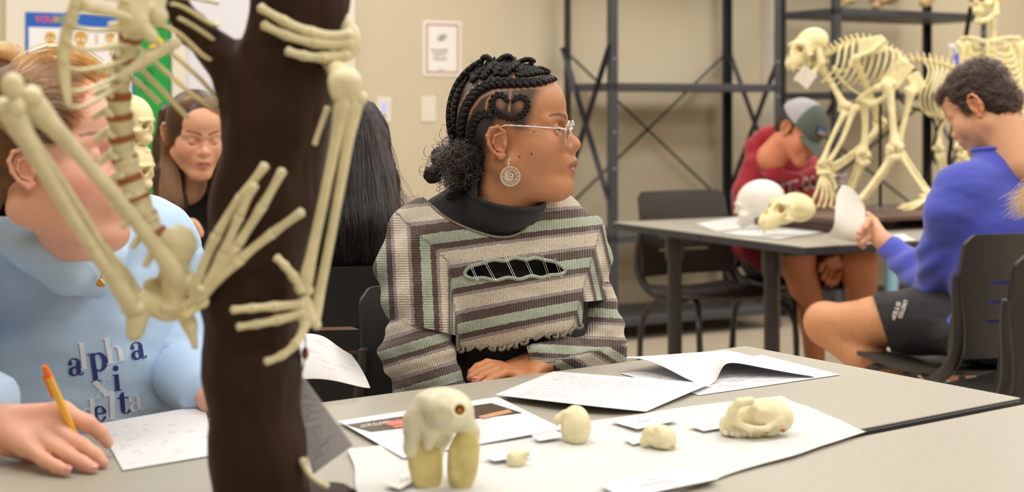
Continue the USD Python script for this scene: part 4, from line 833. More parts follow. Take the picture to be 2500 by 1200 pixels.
for c, x, y, s_x, rot, mt in (('l', 197, 902, 43, 8, 'print_white'), ('h', 263, 888, 42, 12, 'print_white'), ('x', 230, 973, 43, 12, 'print_white'), ('d', 196, 1038, 42, 3, 'print_white'), ('l', 265, 1024, 45, 2, 'print_white'), ('a', 318, 1006, 40, 12, 'print_white'),
                           ('a', 168, 918, 42, 6, 'print_navy'), ('p', 222, 908, 45, 9, 'print_navy'), ('a', 322, 879, 42, 10, 'print_navy'), ('i', 279, 954, 40, 6, 'print_navy'), ('e', 229, 1030, 38, 8, 'print_navy'), ('t', 289, 1010, 40, 6, 'print_navy')):
    m2 = slab(glyph(c), .01); m2 = fine(m2, .25); a_ = math.radians(rot)
    fn = lambda gx, gy: (x+s_x*(gx*math.cos(a_)+gy*math.sin(a_)*.0-gy*math.sin(a_)*-.0)+(-s_x*gy*math.sin(a_)*.9), y-s_x*(gy*math.cos(a_)+gx*math.sin(a_)))
    obj('print_letter', decal(m2, hfr, fn, .0012), mt, bl, smooth=False)
nc = [P(250, 540, 2.06), P(252, 600, 2.075), P(250, 650, 2.088), P(246, 690, 2.085)]
obj('necklace', cat([tube(nc, .0011, 30, 6)]+[ball(p, (.0018, .0018, .0024), sub=1) for p in spline(nc, 26)]+[ball(P(244, 690, 2.08), (.005, .003, .006)), ball(P(252, 694, 2.08), (.003, .003, .004)), ball(P(238, 694, 2.08), .0025)]), 'gold', bl, smooth=True)
pc = thing('pencil', 'orange and yellow mechanical pencil held by the student in light blue', 'pencil', P(150, 1000, 1.84))
mat('pencil_yellow', (246, 190, 60), .3, coat=.5); mat('pencil_orange', (244, 120, 36), .35)
A_, B_ = P(108, 893, 1.825), P(206, 1112, 1.862); D_ = B_-A_
obj('barrel', tube([A_+D_*.12, A_+D_*.86], .0052, 2, 8), 'pencil_yellow', pc, smooth=30); obj('clip', tube([A_+D_*.10+V(-.0055, -.002, 0), A_+D_*.34+V(-.006, -.002, 0)], .0022, 2, 6), 'pencil_orange', pc)
obj('eraser', tube([A_, A_+D_*.12], [.0038, .0052], 2, 10), 'pencil_orange', pc); obj('tip', tube([A_+D_*.86, B_], [.005, .0008], 2, 10), 'steel', pc)
# ---------------------------------------------------------------- student with long brown hair
br = thing('person', 'student with long straight brown hair and a black top, looking down', 'person', flat(P(475, 600, 4.45)))
GO = P(478, 322, 4.33); GR, _ = place_head(GO, -62, 17)
m = head_mesh(.0032, s=.98, closed=.95, nose=.95, cheek=.003); gv = np.asarray(m.vertices); gc, _ = skin_paint(gv, (218, 164, 132), (190, 112, 104), (84, 56, 42), (220, 140, 116), scale=.98, browz=.024)
ge = [xf(ear_mesh(q, 1.0), GR, GO+GR @ V(-.022, q*.078, -.012)) for q in (-1, 1)]
f = Fld().chain([P(430, 590, 4.3), P(450, 565, 4.25), P(468, 548, 4.22)], [.03, .026, .02], k=.01)
for i in range(4): f.chain([P(466+4*i, 543+6*i, 4.215-.004*i), P(478+4*i, 545+7*i, 4.205), P(487+i, 556+6*i, 4.20)], [.0105, .009, .0075], k=.003)
gh = f.mesh(.0032)
f = Fld().ell(P(470, 620, 4.46), (.13, .085, .2), Rz(20), k=.03).cone(P(465, 470, 4.43), P(462, 400, 4.38), .05, .05, k=.03).chain([V(-.98, 4.42, .5), V(-.9, 4.1, .5), V(-.9, 4.08, .05)], [.09, .07, .045], k=.03)
ga = f.mesh(.012); gp_ = lambda m: paint_flat(m, (226, 170, 140))
obj('body', cat([xf(m, GR, GO)]+ge+[gh, ga]), 'skin', br, col=np.vstack([gc, gp_(ge[0]), gp_(ge[1]), gp_(gh), gp_(ga)]))
lashes(br, GR, GO, .98, .95, .0012)
mat('hair_brown', (62, 40, 28), .42, var=.5, vs=160, stretch=(1, 1, .12), spec=.4); hairmat('brown_strand', (84, 52, 32)); hairmat('brown_strand_light', (120, 78, 44))
g = Fld(); g.ell((-.012, 0, .036), (.104, .090, .092), k=.02)
LW = lambda p: GO+GR @ np.asarray(p, float)
h_ = xf(g.mesh(.004), None); h_ = clip(h_, h_.vertices[:, 0]-.064+.55*np.minimum(0, h_.vertices[:, 2]-.075)+.9*np.maximum(0, .06-np.abs(h_.vertices[:, 1]))*0-.35*(np.abs(h_.vertices[:, 1])*-1+.075)*(h_.vertices[:, 2] > .03))
hh = [xf(h_, GR, GO)]
f = Fld(); f.chain([P(418, 285, 4.40), P(408, 360, 4.40), P(410, 440, 4.36), P(405, 520, 4.32), P(412, 585, 4.30)], [.040, .040, .044, .042, .03], k=.03)
f.chain([P(425, 430, 4.33), P(428, 500, 4.29), P(422, 560, 4.28)], [.028, .032, .02], k=.02)
f.chain([P(540, 300, 4.42), P(548, 380, 4.40), P(540, 450, 4.36), P(535, 520, 4.32), P(528, 580, 4.30)], [.028, .030, .034, .032, .02], k=.03)
f.chain([P(470, 290, 4.48), P(470, 400, 4.52), P(470, 540, 4.56)], [.085, .09, .09], k=.03)
hs = f.mesh(.006); v = hs.vertices; v[:] = v+hs.vertex_normals*((meshkit.fbm(v*V(70, 70, 5), 3, 4)-.5)*.016)[:, None]
hair_ = cat(hh+[hs]); obj('hair', hair_, 'hair_brown', br, smooth=True); gfr = Front(hair_)
for k_, mt in ((0, 'brown_strand'), (1, 'brown_strand_light')):
    cap_strands(gfr, [[(470, 232), (425, 262), (404, 330), (398, 420), (392, 500), (398, 585)], [(472, 234), (436, 268), (416, 330), (412, 430), (420, 500), (420, 580)], [(472, 236), (448, 270), (425, 340), (432, 420), (440, 490), (430, 565)]], 260, 4, .0005, 'hair_strand', mt, br, .006, 20+k_, .0012)
    cap_strands(gfr, [[(474, 232), (520, 255), (542, 310), (548, 400), (535, 500), (530, 580)], [(474, 234), (510, 258), (534, 300), (540, 400), (522, 500), (520, 560)]], 140, 4, .0005, 'hair_strand', mt, br, .006, 30+k_, .0012)
mat('black_top', (26, 25, 28), .85, sheen=.1)
f = Fld(); f.ell(P(472, 640, 4.46), (.165, .11, .2), Rz(20), k=.04).chain([P(360, 560, 4.40), P(430, 500, 4.44), P(462, 470, 4.44)], [.055, .06, .05], k=.04).chain([P(580, 560, 4.50), P(520, 505, 4.47), P(480, 470, 4.45)], [.055, .06, .05], k=.04)
f.chain([P(362, 570, 4.40), P(352, 690, 4.34), P(425, 598, 4.31)], [.05, .048, .036], k=.03).chain([P(585, 570, 4.50), P(600, 690, 4.4), P(540, 690, 4.2)], [.05, .048, .036], k=.03)
obj('top', clothes(f, .009, .008, seed=4), 'black_top', br, smooth=True)
obj('trousers', Fld().chain([V(-1.05, 4.46, .5), V(-1.0, 4.12, .5), V(-1.0, 4.1, .05)], [.1, .08, .055], k=.03).chain([V(-.86, 4.46, .5), V(-.84, 4.12, .5), V(-.84, 4.1, .05)], [.1, .08, .055], k=.03).mesh(.012), 'jeans', br, smooth=True)
# ---------------------------------------------------------------- student with long black hair, seen from behind
bk = thing('person', 'student with long wavy black hair seen from behind', 'person', flat(P(845, 600, 3.38)))
KO = P(840, 350, 3.44); KR, _ = place_head(KO, 105, 4)
bodym = cat([xf(m, KR, KO), Fld().ell(P(835, 650, 3.38), (.14, .09, .22), k=.03).cone(P(838, 520, 3.40), P(838, 430, 3.42), .05, .05, k=.03).chain([P(835, 850, 3.36), V(-.42, 3.72, .5), V(-.42, 3.74, .05)], [.12, .08, .05], k=.03).mesh(.012)])
obj('body', bodym, 'skin', bk, col=paint_flat(bodym, (205, 150, 120)))
mat('hair_black', (14, 11, 12), .5, var=.5, vs=120, stretch=(1, 1, .15), spec=.2); hairmat('black_strand', (14, 10, 10), .28); hairmat('black_strand_light', (66, 54, 52), .3)
f = Fld(); f.ell(P(846, 330, 3.40), (.092, .105, .098), k=.03).chain([P(846, 350, 3.36), P(852, 450, 3.31), P(858, 560, 3.28), P(858, 630, 3.27)], [.098, .100, .108, .085], k=.03)
f.chain([P(890, 380, 3.36), P(912, 460, 3.32), P(925, 560, 3.29), P(915, 625, 3.28)], [.055, .050, .050, .03], k=.03).chain([P(800, 380, 3.36), P(785, 480, 3.32), P(782, 600, 3.3)], [.05, .045, .03], k=.03)
hs = f.mesh(.006); v = hs.vertices; v[:] = v+hs.vertex_normals*((meshkit.fbm(v*V(55, 55, 7), 3, 9)-.5)*.022)[:, None]; obj('hair', hs, 'hair_black', bk, smooth=True); kfr = Front(hs)
gl_ = [[(850, 240), (905, 285), (938, 360), (958, 450), (972, 520), (985, 590)], [(848, 240), (890, 280), (915, 370), (930, 460), (925, 550), (930, 640)], [(846, 240), (868, 290), (880, 380), (885, 480), (880, 570), (885, 645)], [(844, 240), (845, 300), (845, 400), (840, 500), (845, 600), (840, 645)], [(840, 240), (815, 290), (790, 380), (780, 480), (775, 570), (770, 640)]]
cap_strands(kfr, gl_, 900, 7, .0006, 'hair_strand', 'black_strand', bk, .014, 41, .002, .007); cap_strands(kfr, gl_, 90, 7, .0004, 'hair_strand', 'black_strand_light', bk, .014, 42, .002, .007)
ln = []; q = np.random.default_rng(8)
for i in range(60): a = q.random(); p0 = P(925+40*a, 330+170*a, 3.36); t = np.linspace(0, 1, 7)[:, None]; ln.append(p0+t*V(.03+.06*q.random(), .0, -.10-.05*q.random())+.012*np.sin(t*(3+4*q.random())+q.random()*6)*q.normal(size=3))
for i in range(70): p0 = P(935+q.normal()*8, 460+q.normal()*14, 3.31); t = np.linspace(0, 1, 8)[:, None]; ln.append(p0+np.concatenate([t*(.05+.06*q.random()), t*0, -.055*np.sin(t*1.9)+.02*t*t*q.random()], 1)+q.normal(size=3)*.003)
curves('flyaway_hair', ln, .00035, 'black_strand', bk)
mat('navy_top', (28, 32, 48), .8, sheen=.1)
f = Fld(); f.ell(P(838, 720, 3.37), (.19, .11, .24), k=.04).chain([P(700, 620, 3.37), P(760, 560, 3.39), P(838, 540, 3.40)], [.055, .065, .05], k=.04).chain([P(975, 620, 3.37), P(915, 560, 3.39), P(838, 540, 3.40)], [.055, .065, .05], k=.04).chain([P(700, 630, 3.37), P(690, 800, 3.4), P(740, 850, 3.6)], [.05, .045, .035], k=.03).chain([P(975, 630, 3.37), P(985, 800, 3.4), P(930, 850, 3.6)], [.05, .045, .035], k=.03)
obj('top', clothes(f, .009, .008, seed=6), 'navy_top', bk, smooth=True)
obj('trousers', Fld().chain([V(-.46, 3.36, .5), V(-.42, 3.7, .5), V(-.42, 3.72, .05)], [.1, .08, .055], k=.03).chain([V(-.3, 3.36, .5), V(-.26, 3.7, .5), V(-.26, 3.72, .05)], [.1, .08, .055], k=.03).mesh(.012), 'jeans', bk, smooth=True)
# ---------------------------------------------------------------- young man in the blue sweatshirt
bu = thing('person', 'young man with curly dark hair in a blue sweatshirt and black shorts, seen from behind', 'person', flat(P(2430, 700, 4.27)))
UO = P(2394, 256, 4.33); UR, _ = place_head(UO, 138, 36)
SK2 = (222, 166, 128)
m = head_mesh(.0032, s=1.02, closed=.7, female=False, nk=(-.02, .02), nl=.2); uv_ = np.asarray(m.vertices); uc, mx = skin_paint(uv_, SK2, (190, 112, 98), (60, 42, 34), scale=1.02); mx(.30*np.exp(-(((uv_[:, 2]+.09)/.03)**2))*(uv_[:, 0] > .03), (110, 84, 70))
ue = [xf(ear_mesh(q, 1.06), UR, UO+UR @ V(-.012, q*.080, -.012)) for q in (-1, 1)]
f = Fld(); W_ = P(2160, 592, 4.62); K_ = P(2128, 562, 4.66)
f.chain([P(2215, 640, 4.56), W_], [.034, .028], k=.01); f.cone(W_, K_, .030, .032, k=.015)
for i, (a, b, c) in enumerate((((2122, 538), (2112, 556), (2104, 574)), ((2112, 552), (2098, 568), (2098, 586)), ((2112, 566), (2096, 580), (2100, 596)), ((2120, 580), (2104, 592), (2108, 602)))): f.chain([K_*.6+P(a[0], a[1], 4.65)*.4, P(*a, 4.63), P(*b, 4.61), P(*c, 4.62)], [.014, .0115, .010, .0085], k=.004)
f.chain([P(2150, 566, 4.64), P(2136, 540, 4.68), P(2118, 522, 4.70)], [.015, .012, .0095], k=.006)
uh = f.mesh(.003)
f = Fld().ell(P(2430, 600, 4.28), (.14, .09, .22), Rz(28), k=.03).cone(P(2440, 400, 4.30), P(2430, 340, 4.31), .058, .06, k=.03).chain([P(2330, 500, 4.21), P(2280, 720, 4.34), P(2215, 640, 4.56)], [.04, .04, .034], k=.02).chain([P(2520, 500, 4.36), P(2540, 700, 4.5), P(2400, 610, 4.7)], [.04, .04, .034], k=.02)
f.chain([P(2330, 785, 4.25), P(2140, 785, 4.44), P(2020, 790, 4.56)], [.085, .073, .062], k=.03)                # left thigh, knee, shank
f.ell(P(2008, 785, 4.555), (.058, .058, .062), k=.03).chain([P(2020, 805, 4.55), P(2110, 868, 4.47), P(2310, 1012, 4.32)], [.054, .058, .036], k=.02)
f.chain([P(2440, 800, 4.3), P(2330, 790, 4.75), P(2345, 905, 5.1), P(2355, 925, 5.2)], [.085, .062, .045, .036], k=.03)
ul = f.mesh(.0075); fpu = lambda m: paint_flat(m, SK2); cl_ = paint_flat(ul, (214, 152, 108)); nz = meshkit.fbm(np.asarray(ul.vertices)*V(130, 130, 60), 3, 5); cl_ = cl_*(1-.14*np.clip((nz-.5)*4, 0, 1))[:, None]
obj('body', cat([xf(m, UR, UO)]+ue+[uh, ul]), 'skin', bu, col=np.vstack([uc, fpu(ue[0]), fpu(ue[1])*V(1, .8, .78), fpu(uh), cl_]))
mat('hair_dark', (50, 37, 30), .5, var=.4, vs=90, spec=.4); hairmat('dark_strand', (46, 32, 26), .35)
g = Fld(); g.ell((-.016, 0, .042), (.104, .086, .086), k=.03).ell((-.055, 0, -.025), (.060, .072, .060), k=.03).ell((.062, 0, .078), (.038, .058, .026), k=.03)
for q_ in (-1, 1): g.ell((.018, q_*.070, .0), (.012, .012, .03), k=.012)
h_ = g.mesh(.004); v = h_.vertices; v[:] = v+h_.vertex_normals*((meshkit.fbm(v*62, 3, 7)-.45)*.018)[:, None]
h_ = clip(h_, np.maximum(h_.vertices[:, 0]-.088-.3*(h_.vertices[:, 2]-.06), np.where((np.abs(h_.vertices[:, 1]) > .03) & (h_.vertices[:, 0] > -.03), .012-h_.vertices[:, 2]+np.clip(h_.vertices[:, 0]-.03, 0, .02)*2-.030*(np.abs(h_.vertices[:, 0]-.018) < .012), -1)))
hw_ = xf(tm(h_.vertices*1.02, h_.faces), UR, UO); obj('hair', hw_, 'hair_dark', bu, smooth=True)
q = np.random.default_rng(31); ln = []; hv_ = np.asarray(hw_.vertices); hn_ = np.asarray(hw_.vertex_normals)
for i in q.integers(0, len(hv_), 2600):
    n_ = hn_[i]; t = np.linspace(0, 1, 9)[:, None]; u = unit(np.cross(n_, q.normal(size=3))); w = np.cross(n_, u); rr = .004+.004*q.random(); ph = q.random()*6.28
    ln.append(hv_[i]-n_*.004+n_*(.006*np.sin(t*2.2))+u*(t*.02)+rr*.8*(np.sin(ph+t*7)*w+np.cos(ph+t*7)*n_*.7))
curves('hair_curl', ln, .0007, 'dark_strand', bu)
mat('sweat_blue', (70, 80, 186), .85, sheen=.3, bump=.25, bs=800)
f = Fld(); f.ell(P(2440, 620, 4.26), (.185, .125, .24), Rz(28), k=.05).ell(P(2440, 790, 4.22), (.185, .13, .12), Rz(28), k=.05)
f.chain([P(2322, 520, 4.21), P(2345, 470, 4.22), P(2430, 430, 4.28)], [.072, .075, .075], k=.04).chain([P(2530, 520, 4.38), P(2510, 470, 4.36), P(2440, 430, 4.30)], [.072, .075, .075], k=.04)
f.cone(P(2440, 400, 4.30), P(2434, 372, 4.305), .082, .074, k=.03)
f.chain([P(2322, 520, 4.21), P(2295, 620, 4.27), P(2288, 715, 4.35)], [.070, .064, .060], k=.03).chain([P(2288, 715, 4.35), P(2235, 660, 4.50), P(2175, 607, 4.61)], [.060, .052, .044], k=.025)
f.chain([P(2530, 520, 4.38), P(2545, 700, 4.5), P(2420, 620, 4.7)], [.068, .058, .042], k=.03)
sw_ = clothes(f, .0062, .009, (9, 9, 14), 11); v = sw_.vertices; nb = PX(v)
v[:] = v+sw_.vertex_normals*(.004*np.sin(nb[:, 1]/9.+nb[:, 0]/14.)*np.clip((2330-nb[:, 0])/60, 0, 1)*np.clip((nb[:, 1]-560)/60, 0, 1))[:, None]
neck_plane = HC-(366-CY)*4.305/F; rr_ = np.hypot(v[:, 0]-P(2434, 0, 4.305)[0], v[:, 1]-4.305)
sw_ = clip(sw_, np.where(rr_ < .11, v[:, 2]-neck_plane-.10*(4.305-v[:, 1]), -1.)); obj('sweatshirt', sw_, 'sweat_blue', bu, smooth=True)
c_ = P(2434, 366, 4.305); obj('collar', tube([c_+V(.0745*math.cos(a), .0745*math.sin(a), .10*(-.0745*math.sin(a))) for a in np.linspace(0, 2*math.pi, 33)], .0065, 60, 8, ), 'sweat_blue', bu, smooth=True)
obj('cuff', cuff(P(2196, 626, 4.585), P(2158, 592, 4.635), .044, .034), 'sweat_blue', bu, smooth=True)
mat('shorts_black', (24, 24, 30), .75, sheen=.1)
f = Fld(); f.ell(P(2430, 810, 4.22), (.19, .15, .085), Rz(28), k=.05).chain([P(2340, 790, 4.25), P(2235, 785, 4.35), P(2165, 783, 4.42)], [.10, .096, .090], k=.03).chain([P(2440, 800, 4.3), P(2350, 790, 4.62)], [.1, .085], k=.03)
sh_ = clothes(f, .0065, .008, seed=13); spx = PX(sh_.vertices); sh_ = clip(sh_, np.where(sh_.vertices[:, 1] < 4.62, (2150-spx[:, 0])+(spx[:, 1]-780)*.32, -1.)); obj('shorts', sh_, 'shorts_black', bu, smooth=True); sfr = Front(sh_)
mat('print_cream', (226, 220, 210), .6)
for s_t, ox, hgt in (('UNITED', 2212, 12), ('STEP', 2198, 12)):
    m2 = meshkit.text_mesh(s_t, 1., .01, True); L_ = m2.bounds[1, 0]; ln_ = 44
    obj('lettering', decal(m2, sfr, lambda gx, gy: (ox-4-gx*0+(gx/L_)*-16+gy*9+ (0 if s_t == 'UNITED' else -3), 730+(gx/L_)*ln_+gy*3+(0 if s_t == 'UNITED' else 4)), .002), 'print_cream', bu, smooth=False)
mat('sock', (206, 206, 210), .8, bump=.3, bs=500)
for p0, p1 in ((P(2350, 915, 5.15), P(2410, 955, 5.05)), (P(2312, 1014, 4.32), P(2270, 1085, 4.45))):
    f = Fld().chain([p0, p0*.5+p1*.5, p1], [.046, .05, .042], k=.02); obj('shoe', f.mesh(.006), 'sock', bu, smooth=True)
# ---------------------------------------------------------------- student in the maroon hoodie and cap
ma = thing('person', 'student in a maroon hoodie and grey-green baseball cap, head bent down', 'person', flat(P(1905, 600, 6.35)))
MO = P(1950, 318, 6.12); MR = Rz(-38) @ Rx(-8) @ Ry(34)
m = head_mesh(.0042, s=.98, closed=.95, female=False, nl=.17); mv = np.asarray(m.vertices); mc, _ = skin_paint(mv, (222, 140, 104), (180, 100, 90), (80, 52, 40), scale=.98)
me = [xf(ear_mesh(q, 1.0, .002), MR, MO+MR @ V(-.012, q*.078, -.012)) for q in (-1, 1)]
f = Fld().ell(P(1905, 560, 6.38), (.13, .09, .24), Rz(20), k=.03)
f.chain([P(1880, 640, 6.38), P(1945, 632, 6.05), P(1985, 780, 6.02), P(1990, 900, 6.05)], [.09, .075, .056, .04], k=.03).chain([P(1960, 640, 6.4), P(2095, 640, 6.05), P(2110, 780, 6.05), P(2100, 900, 6.05)], [.09, .078, .056, .04], k=.03)
f.chain([P(2040, 560, 6.3), P(2046, 605, 6.14)], [.036, .028], k=.01)
g = Fld().chain([P(2048, 600, 6.14), P(2044, 622, 6.08)], [.026, .024], k=.01).box(P(2036, 642, 6.02), (.034, .012, .030), Ry(-24), .010, k=.012)
for i, (x, y) in enumerate(((2018, 655), (2028, 663), (2039, 667), (2050, 666))): g.chain([P(x, y, 6.005), P(x-7, y+17, 5.985), P(x-9, y+30-abs(i-1.5)*3, 5.995)], [.0105, .0095, .0080], k=.003)
g.chain([P(2022, 632, 6.02), P(2008, 645, 5.99), P(2003, 660, 5.985)], [.012, .0105, .0085], k=.005)
mhand = g.mesh(.0032)
mb = f.mesh(.007); fpm = lambda m: paint_flat(m, (216, 140, 100))
obj('body', cat([xf(m, MR, MO)]+me+[mb, mhand]), 'skin', ma, col=np.vstack([mc, fpm(me[0]), fpm(me[1]), fpm(mb), fpm(mhand)]))
g = Fld(); g.ell((-.012, 0, .02), (.098, .082, .075), k=.02).ell((-.06, 0, -.03), (.045, .06, .04), k=.02); h_ = g.mesh(.005); h_ = clip(h_, np.maximum(h_.vertices[:, 0]-.01, h_.vertices[:, 2]-.06)); obj('hair', xf(h_, MR, MO), 'hair_dark', ma, smooth=True)
mat('cap_grey', (176, 174, 180), .85, bump=.3, bs=700); mat('cap_green', (98, 110, 102), .85, bump=.3, bs=700)
g = Fld(); g.ell((-.004, 0, .035), (.106, .088, .098), k=.02); cp = g.mesh(.004); cv = cp.vertices
cp = clip(cp, .028-.25*cp.vertices[:, 0]-cp.vertices[:, 2]); front = clip(cp, -(cp.vertices[:, 0]-.012)); back = clip(cp, cp.vertices[:, 0]-.012)
front.vertices *= 1.07; back.vertices *= 1.07
obj('cap_front', xf(front, MR, MO), 'cap_green', ma, smooth=True, label='grey-green front panel of the cap'); obj('cap_back', xf(back, MR, MO), 'cap_grey', ma, smooth=True, label='light grey mesh back of the cap')
br_ = fine(slab(Polygon([(.06, -.075), (.10, -.07), (.15, -.055), (.172, 0), (.15, .055), (.10, .07), (.06, .075), (.092, .03), (.098, 0), (.092, -.03)]).buffer(.006), .004), .012); v = br_.vertices; br_ = tm(np.stack([v[:, 0], v[:, 1], v[:, 2]+.008-3.2*v[:, 1]**2-.35*(v[:, 0]-.08)], 1), br_.faces); br_.vertices *= 1.07; obj('cap_brim', xf(br_, MR, MO), 'cap_green', ma)
mat('patch_blue', (70, 110, 190), .6); mat('patch_dark', (34, 40, 60), .6); mat('patch_peak', (206, 170, 150), .6)
def on_cap(poly, material, lift):
    m2 = fine(slab(poly, .001), .008); v = m2.vertices; y, z = v[:, 0], v[:, 1]; rx = np.sqrt(np.maximum(0, 1-(y/.088)**2-((z-.035)/.098)**2)); pts = np.stack([-.004+.106*rx+lift+v[:, 2], y, z], 1); obj('cap_patch', xf(tm(pts*1.07, m2.faces), MR, MO), material, ma, smooth=False)
on_cap(affinity.translate(rrect(.058, .036, .004), -.018, .055), 'patch_dark', .0006); on_cap(affinity.translate(rrect(.052, .016, .002), -.018, .062), 'patch_blue', .0014)
on_cap(affinity.translate(Polygon([(-.024, -.008), (-.016, .008), (-.01, 0), (-.002, .012), (.008, .0), (.014, .007), (.024, -.008)]), -.018, .052), 'patch_peak', .0022)
mat('maroon', (158, 26, 46), .85, sheen=.2, bump=.25, bs=700)
f = Fld(); f.ell(P(1912, 520, 6.36), (.20, .13, .26), Rz(22), k=.05).chain([P(1830, 470, 6.30), P(1850, 430, 6.32), P(1910, 400, 6.34)], [.075, .075, .07], k=.04).chain([P(2000, 480, 6.42), P(1985, 430, 6.42), P(1920, 400, 6.36)], [.075, .075, .07], k=.04)
f.chain([P(1830, 480, 6.30), P(1822, 600, 6.22), P(1870, 640, 6.05)], [.07, .06, .046], k=.03).chain([P(2005, 490, 6.42), P(2022, 580, 6.36), P(2038, 610, 6.16)], [.07, .055, .042], k=.03)
f.chain([P(1845, 395, 6.30), P(1848, 365, 6.34), P(1875, 335, 6.32), P(1905, 318, 6.30)], [.045, .05, .045, .03], k=.03).chain([P(1862, 398, 6.26), P(1890, 425, 6.16), P(1945, 440, 6.18), P(2012, 412, 6.30)], [.042, .03, .028, .036], k=.03)
mh = clothes(f, .008, .010, seed=15); obj('hoodie', mh, 'maroon', ma, smooth=True); mfr = Front(mh)
mat('print_grey', (206, 190, 192), .6); mat('print_maroon', (90, 16, 32), .7)
m2 = meshkit.text_mesh('ETTE COLLEGE', 1., .01, True); L_ = m2.bounds[1, 0]
obj('lettering', decal(m2, mfr, lambda gx, gy: (1891+gx/L_*178+gy*-4*(1-gx/L_), 486-34*np.sin(np.clip(gx/L_*1.75, 0, 3))**1.0*.95-gy*30), .004), 'print_grey', ma, smooth=False)
mat('dark_shorts', (30, 30, 36), .8)
obj('shorts', Fld().ell(P(1905, 640, 6.36), (.19, .14, .09), Rz(22), k=.04).chain([P(1875, 645, 6.38), P(1915, 632, 6.16)], [.105, .095], k=.03).chain([P(1975, 645, 6.4), P(2060, 640, 6.18)], [.105, .095], k=.03).mesh(.009), 'dark_shorts', ma, smooth=True)
for x, y in ((1992, 925), (2102, 925)): obj('shoe', Fld().chain([P(x, y-15, 6.05), P(x+15, y+8, 5.9)], [.05, .042], k=.02).mesh(.008), 'sock', ma, smooth=True)
# ---------------------------------------------------------------- students mostly outside the picture
re_ = thing('person', 'student in red at the left edge, almost hidden behind the fair-haired student', 'person', flat(P(-60, 700, 3.6)))
RO = P(-70, 330, 3.55); RR, _ = place_head(RO, -30)
m = head_mesh(.005); pb = cat([xf(m, RR, RO), Fld().chain([P(-70, 430, 3.58), P(-70, 480, 3.6)], [.05, .06], k=.02).chain([V(-1.36, 3.6, .5), V(-1.25, 3.25, .5), V(-1.25, 3.22, .05)], [.09, .07, .045], k=.03).mesh(.01)]); obj('body', pb, 'skin', re_, col=paint_flat(pb, (215, 160, 130)))
g = Fld(); g.ell((-.012, 0, .036), (.106, .088, .092), k=.02).ell((-.05, 0, -.05), (.06, .075, .09), k=.03); obj('hair', xf(clip((hh_ := g.mesh(.006)), hh_.vertices[:, 0]-.05), RR, RO), 'hair_brown', re_, smooth=True)
mat('red_cloth', (196, 36, 56), .85, sheen=.2)
f = Fld(); f.ell(P(-70, 640, 3.62), (.18, .12, .24), k=.05).chain([P(-180, 540, 3.62), P(-70, 490, 3.62), P(12, 530, 3.60)], [.07, .075, .07], k=.04).chain([P(12, 540, 3.60), P(35, 690, 3.55), P(-20, 720, 3.3)], [.065, .055, .04], k=.03); obj('sweater', clothes(f, .01, .01, seed=16), 'red_cloth', re_, smooth=True)
obj('trousers', Fld().chain([V(-1.36, 3.62, .5), V(-1.25, 3.25, .5), V(-1.25, 3.22, .05)], [.11, .085, .06], k=.03).mesh(.012), 'jeans', re_, smooth=True)
copy_of(ch1, 'stacking_chair', 'dark chair under the student in red at the left edge', V(-1.40, 3.66, 0), -10)
rg = thing('person', 'student at the right edge of whom only a lock of fair hair shows', 'person', flat(P(2650, 700, 3.58)))
EO = P(2670, 430, 3.5); ER, _ = place_head(EO, 150, 20)
m = head_mesh(.005); f = Fld().chain([P(2690, 500, 3.52), P(2690, 560, 3.55)], [.05, .06], k=.02).chain([V(1.42, 3.58, .5), V(1.80, 3.60, .5), V(1.82, 3.6, .05)], [.09, .07, .045], k=.03); pb = cat([xf(m, ER, EO), f.mesh(.01)]); obj('body', pb, 'skin', rg, col=paint_flat(pb, (222, 168, 140)))
g = Fld(); g.ell((-.012, 0, .036), (.106, .09, .092), k=.02).ell((-.05, 0, -.06), (.065, .08, .10), k=.03); hb = g.mesh(.006); hbw = xf(clip(hb, hb.vertices[:, 0]-.05), ER, EO); obj('hair', hbw, 'hair_fair', rg, smooth=True)
q = np.random.default_rng(9); ln = []
for i in range(260):
    p0 = P(2562+q.normal()*12, 425+q.random()*60, 3.42+q.normal()*.02); t = np.linspace(0, 1, 10)[:, None]; L_ = .045+.05*q.random(); ln.append(p0+np.concatenate([-L_*t, 0*t, -.02*t-.03*t*t], 1)+.006*np.concatenate([np.sin(t*6+q.random()*6), np.cos(t*6), np.cos(t*7+q.random()*6)], 1))
curves('hair_strand', ln, .0007, 'hair_fair_strand', rg)
f = Fld(); f.ell(P(2690, 660, 3.6), (.17, .12, .25), k=.05).chain([P(2590, 600, 3.6), P(2650, 540, 3.58), P(2750, 560, 3.6)], [.06, .07, .065], k=.04); obj('top', clothes(f, .01, .01, seed=17), 'black_top', rg, smooth=True)
obj('trousers', Fld().chain([V(1.42, 3.58, .5), V(1.80, 3.60, .5), V(1.82, 3.6, .05)], [.11, .085, .06], k=.03).mesh(.012), 'jeans', rg, smooth=True)
